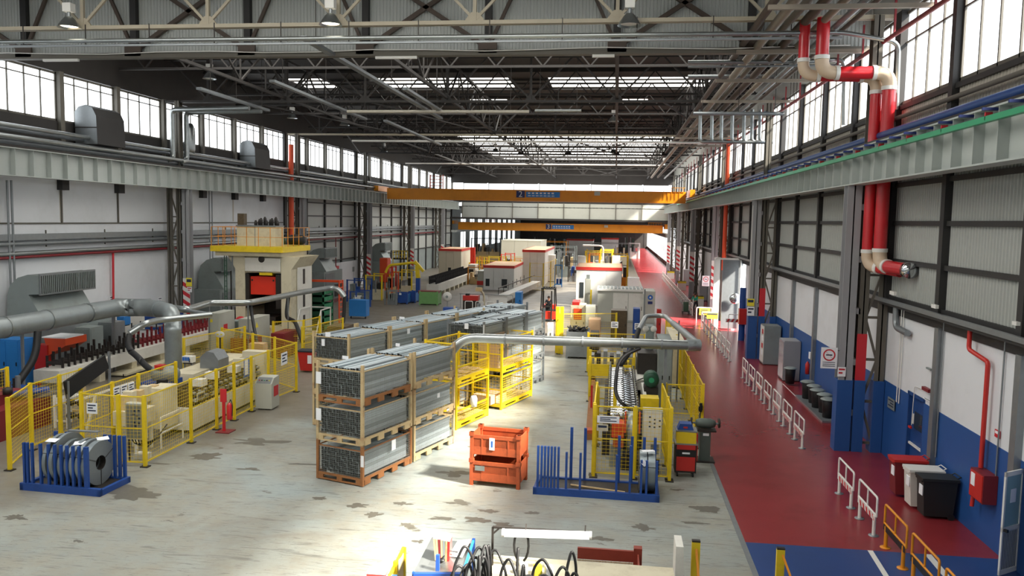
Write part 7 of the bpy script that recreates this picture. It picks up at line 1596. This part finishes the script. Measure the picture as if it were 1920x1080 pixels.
xl = GY(980,1020,12.9).x; zl = GY(980,992,12.9).z; MB().tube([(xl+.12*math.cos(i*PI/8),12.7,zl-.2+.28*math.sin(i*PI/8)) for i in range(-3,12)],.02,8).obj('hose','black_rubber',t,label='upright loop of black hose')
for x,c in ((GY(985,1055,12.6).x,'white_paint'),(GY(1010,1045,12.5).x,'sign_yellow'),(GY(1030,1050,12.4).x,'paper')): MB().obox((x,12.35,z_+.3),(.12,.1,.2),.4).obj('wrap',c,t)
# lamp on an angled arm
L0 = GY(924,988,12.6); L1 = GY(1086,998,12.6)
t = T('machine_lamp','long white tube lamp hanging from a black angled arm at the bottom edge','lamp',L0,world=True)
MB().bar((L0.x,12.6,1.2),(L0.x,12.6,L0.z),.035).obj('arm_post','dark_metal',t); MB().bar(L0,L1,.035).obj('arm','dark_metal',t); MB().bar(L0+Vector((0,0,-.12)),L0+Vector((.12,0,0)),.025).obj('brace','dark_metal',t)
A_0 = GY(946,999,12.4); A_1 = GY(1105,1004,12.4); MB().tube([A_0,A_1],.065,12).obj('lamp_tube','tube_glow',t); MB().tube([A_0-Vector((.04,0,0)),A_0],.068,12).obj('end_cap','white_paint',t); MB().tube([A_1,A_1+Vector((.04,0,0))],.068,12).obj('end_cap','white_paint',t)
for u in (.25,.95): c_ = A_0.lerp(A_1,u); MB().bar(c_+Vector((0,.1,.12)),c_+Vector((0,0,.05)),.02).obj('clip','dark_metal',t)
# rust-red beam crate behind the cream frame
t = T('red_bin','rust-red steel bin with mesh side behind the cream machine frame','bin',(0,15,0),world=True)
a = GY(1083,1027,15.3); b_ = GY(1198,1034,15.3)
MB().box(a.x,b_.x,15.3,15.36,a.z-.22,a.z).obj('rim','rust_red',t); MB().box(a.x,b_.x,14.3,14.36,0,a.z-.05).obj('near_wall','rust_red',t); MB().box(b_.x-.1,b_.x+.06,15.25,15.41,0,a.z+.08).obj('corner_post','rust_red',t); MB().box(b_.x-.03,b_.x,14.36,15.3,.1,a.z-.03).obj('side_wall','rust_red',t); MB().box(a.x,b_.x,15.3,15.33,.1,a.z-.5).obj('front_wall','rust_red',t)
MB().wires((a.x,15.28,a.z-.5),(b_.x-a.x,0,0),(0,0,.28),40,8,.012).obj('mesh_strip','wood',t,kind='stuff'); MB().box(a.x,b_.x,14.36,15.3,.08,.12).obj('floor_plate','rust_red',t)
# yellow posts right and left
def yellow_guard(lab, px, py, Y, w_=.14, lean=0.1):
    p = GY(px,py,Y); t = T('machine_guard',lab,'guard',p,world=True)
    MB().box(p.x-.05,p.x+.09,Y-.03,Y+.05,0,p.z).obj('post','safety_yellow',t); MB().prism([(p.x+.0,Y+.05,p.z),(p.x+.0,Y+.1,p.z),(p.x+lean,Y-1.2,.2),(p.x+lean,Y-1.3,.2)],(0,0,0),(.04,0,0)).obj('brace','crane_yellow',t); MB().box(p.x-.05,p.x+.09,Y-.03,Y+.05,p.z,p.z+.03).obj('cap','dark_metal',t); return t
yellow_guard('yellow angled guard post right of the cream upright plate',1303,1016,13.6)
yellow_guard('thin yellow guard with a slanted rail on the blue floor',1462,1030,14.5,lean=.5)
t = T('yellow_panel_guard','yellow slanted mesh guard at the bottom edge left of the file stand','guard',(-3.6,13.6,0),world=True)
a = GY(757,1027,14.2); b_ = GY(742,1052,13.6); c_ = GY(730,1080,13.0)
MB().bar((a.x,14.2,0),(a.x,14.2,a.z),.08).obj('post','safety_yellow',t); MB().bar((b_.x,13.6,0),(b_.x,13.6,b_.z),.08).obj('post','safety_yellow',t); MB().bar((a.x,14.2,a.z),(c_.x-.1,12.8,a.z-.25),.05).obj('top_rail','safety_yellow',t)
MB().prism([(a.x,14.15,.5),(b_.x,13.6,.5),(b_.x,13.6,b_.z-.05),(a.x,14.15,a.z-.08)],(0,0,0),(.015,0,0)).obj('plywood','wood',t)
t = T('book_stack','small stack of books and folders on a blue stool at the bottom edge','books',(-3.9,13,0),world=True); p = GY(708,1068,13.2)
for k in range(4): MB().obox((p.x,13.2,p.z-.02-.035*k),(.34,.24,.03),.1*k).obj('book',['paper','tool_red','paper','hvac_grey'][k],t)
MB().box(p.x-.2,p.x+.3,13.0,13.4,0,p.z-.16).obj('stool','rack_blue',t)
# document lectern: blue frame, steel sloped desk, files
t = T('document_stand','blue-framed stand with a sloped steel desk at the bottom edge','stand',(-2.6,13,0),world=True)
f0 = GY(776,1072,12.9); f1 = GY(868,1072,12.9); k0 = GY(822,1003,13.9); k1 = GY(888,1015,13.9)
MB().add([(f0.x,12.9,f0.z),(f1.x,12.9,f1.z),(k1.x,13.9,k1.z-.05),(k0.x-.12,13.9,k0.z-.05),(f0.x,12.9,f0.z-.03),(f1.x,12.9,f1.z-.03),(k1.x,13.9,k1.z-.08),(k0.x-.12,13.9,k0.z-.08)],[(0,1,2,3),(7,6,5,4),(0,4,5,1),(1,5,6,2),(2,6,7,3),(3,7,4,0)]).obj('desk_plate','galv',t)
for x,y,z in ((f0.x,12.9,f0.z),(f1.x,12.9,f1.z),(k1.x,13.9,k1.z+.05),(k0.x-.1,13.9,k0.z-.1)): MB().bar((x,y,0),(x,y,z),.05).obj('leg','rack_blue',t)
MB().bar((f0.x,12.88,f0.z-.04),(f1.x,12.88,f1.z-.04),.05).obj('front_rail','rack_blue',t); MB().bar((f1.x,12.9,f1.z-.02),(k1.x,13.9,k1.z+.02),.04).obj('side_rail','bright_blue',t)
xm = GY(822,1050,13.0).x; MB().bar((xm,12.95,0),(xm,12.95,GY(822,1040,12.95).z),.06).obj('middle_post','rack_blue',t)
MB().add([(f1.x-.35,13.35,f1.z+.05),(f1.x-.1,13.35,f1.z+.05),(k1.x-.05,13.95,k1.z+.02),(k1.x-.3,13.95,k1.z-.02)],[(0,1,2,3)]).obj('white_tray','white_paint',t)
ps = GY(818,1004,13.3); n_ = 7
for k in range(n_):
    t2 = T('file_folder',None,'folder',(0,0,0),group='files on the document stand'); cc = ['cardboard','wood','pipe_darkred','cardboard','hvac_grey','pallet_cream','tool_red'][k]
    t2['label'] = '%s file folder on the document stand, %s from the left'%(['beige','tan','dark red','brown','grey','cream','red and white'][k],['first','second','third','fourth','fifth','sixth','seventh'][k])
    MB().obox((0,0,0),(.036,.2,.42),0,.15,.02*(k-3)).obj('cover',cc,t2); MB().obox((0,0,.01),(.028,.19,.42),0,.15,.02*(k-3)).obj('pages','paper',t2); t2.location = (ps.x+.04*k,13.3,ps.z-.2-.006*k)
p = GY(836,1010,13.6); t = T('desk_lamp_arm','black jointed clamp arm standing on the sloped steel desk','arm',p,world=True); MB().tube([(p.x+.02,13.2,f1.z+.05),(p.x+.1,13.25,f1.z+.2),(p.x+.25,13.4,f1.z+.12)],.015,8).obj('arm','black_rubber',t); MB().lathe((p.x+.02,13.2,f1.z+.03),[(0,0),(.05,0),(.05,.03),(0,.03)],10).obj('base','black_rubber',t)
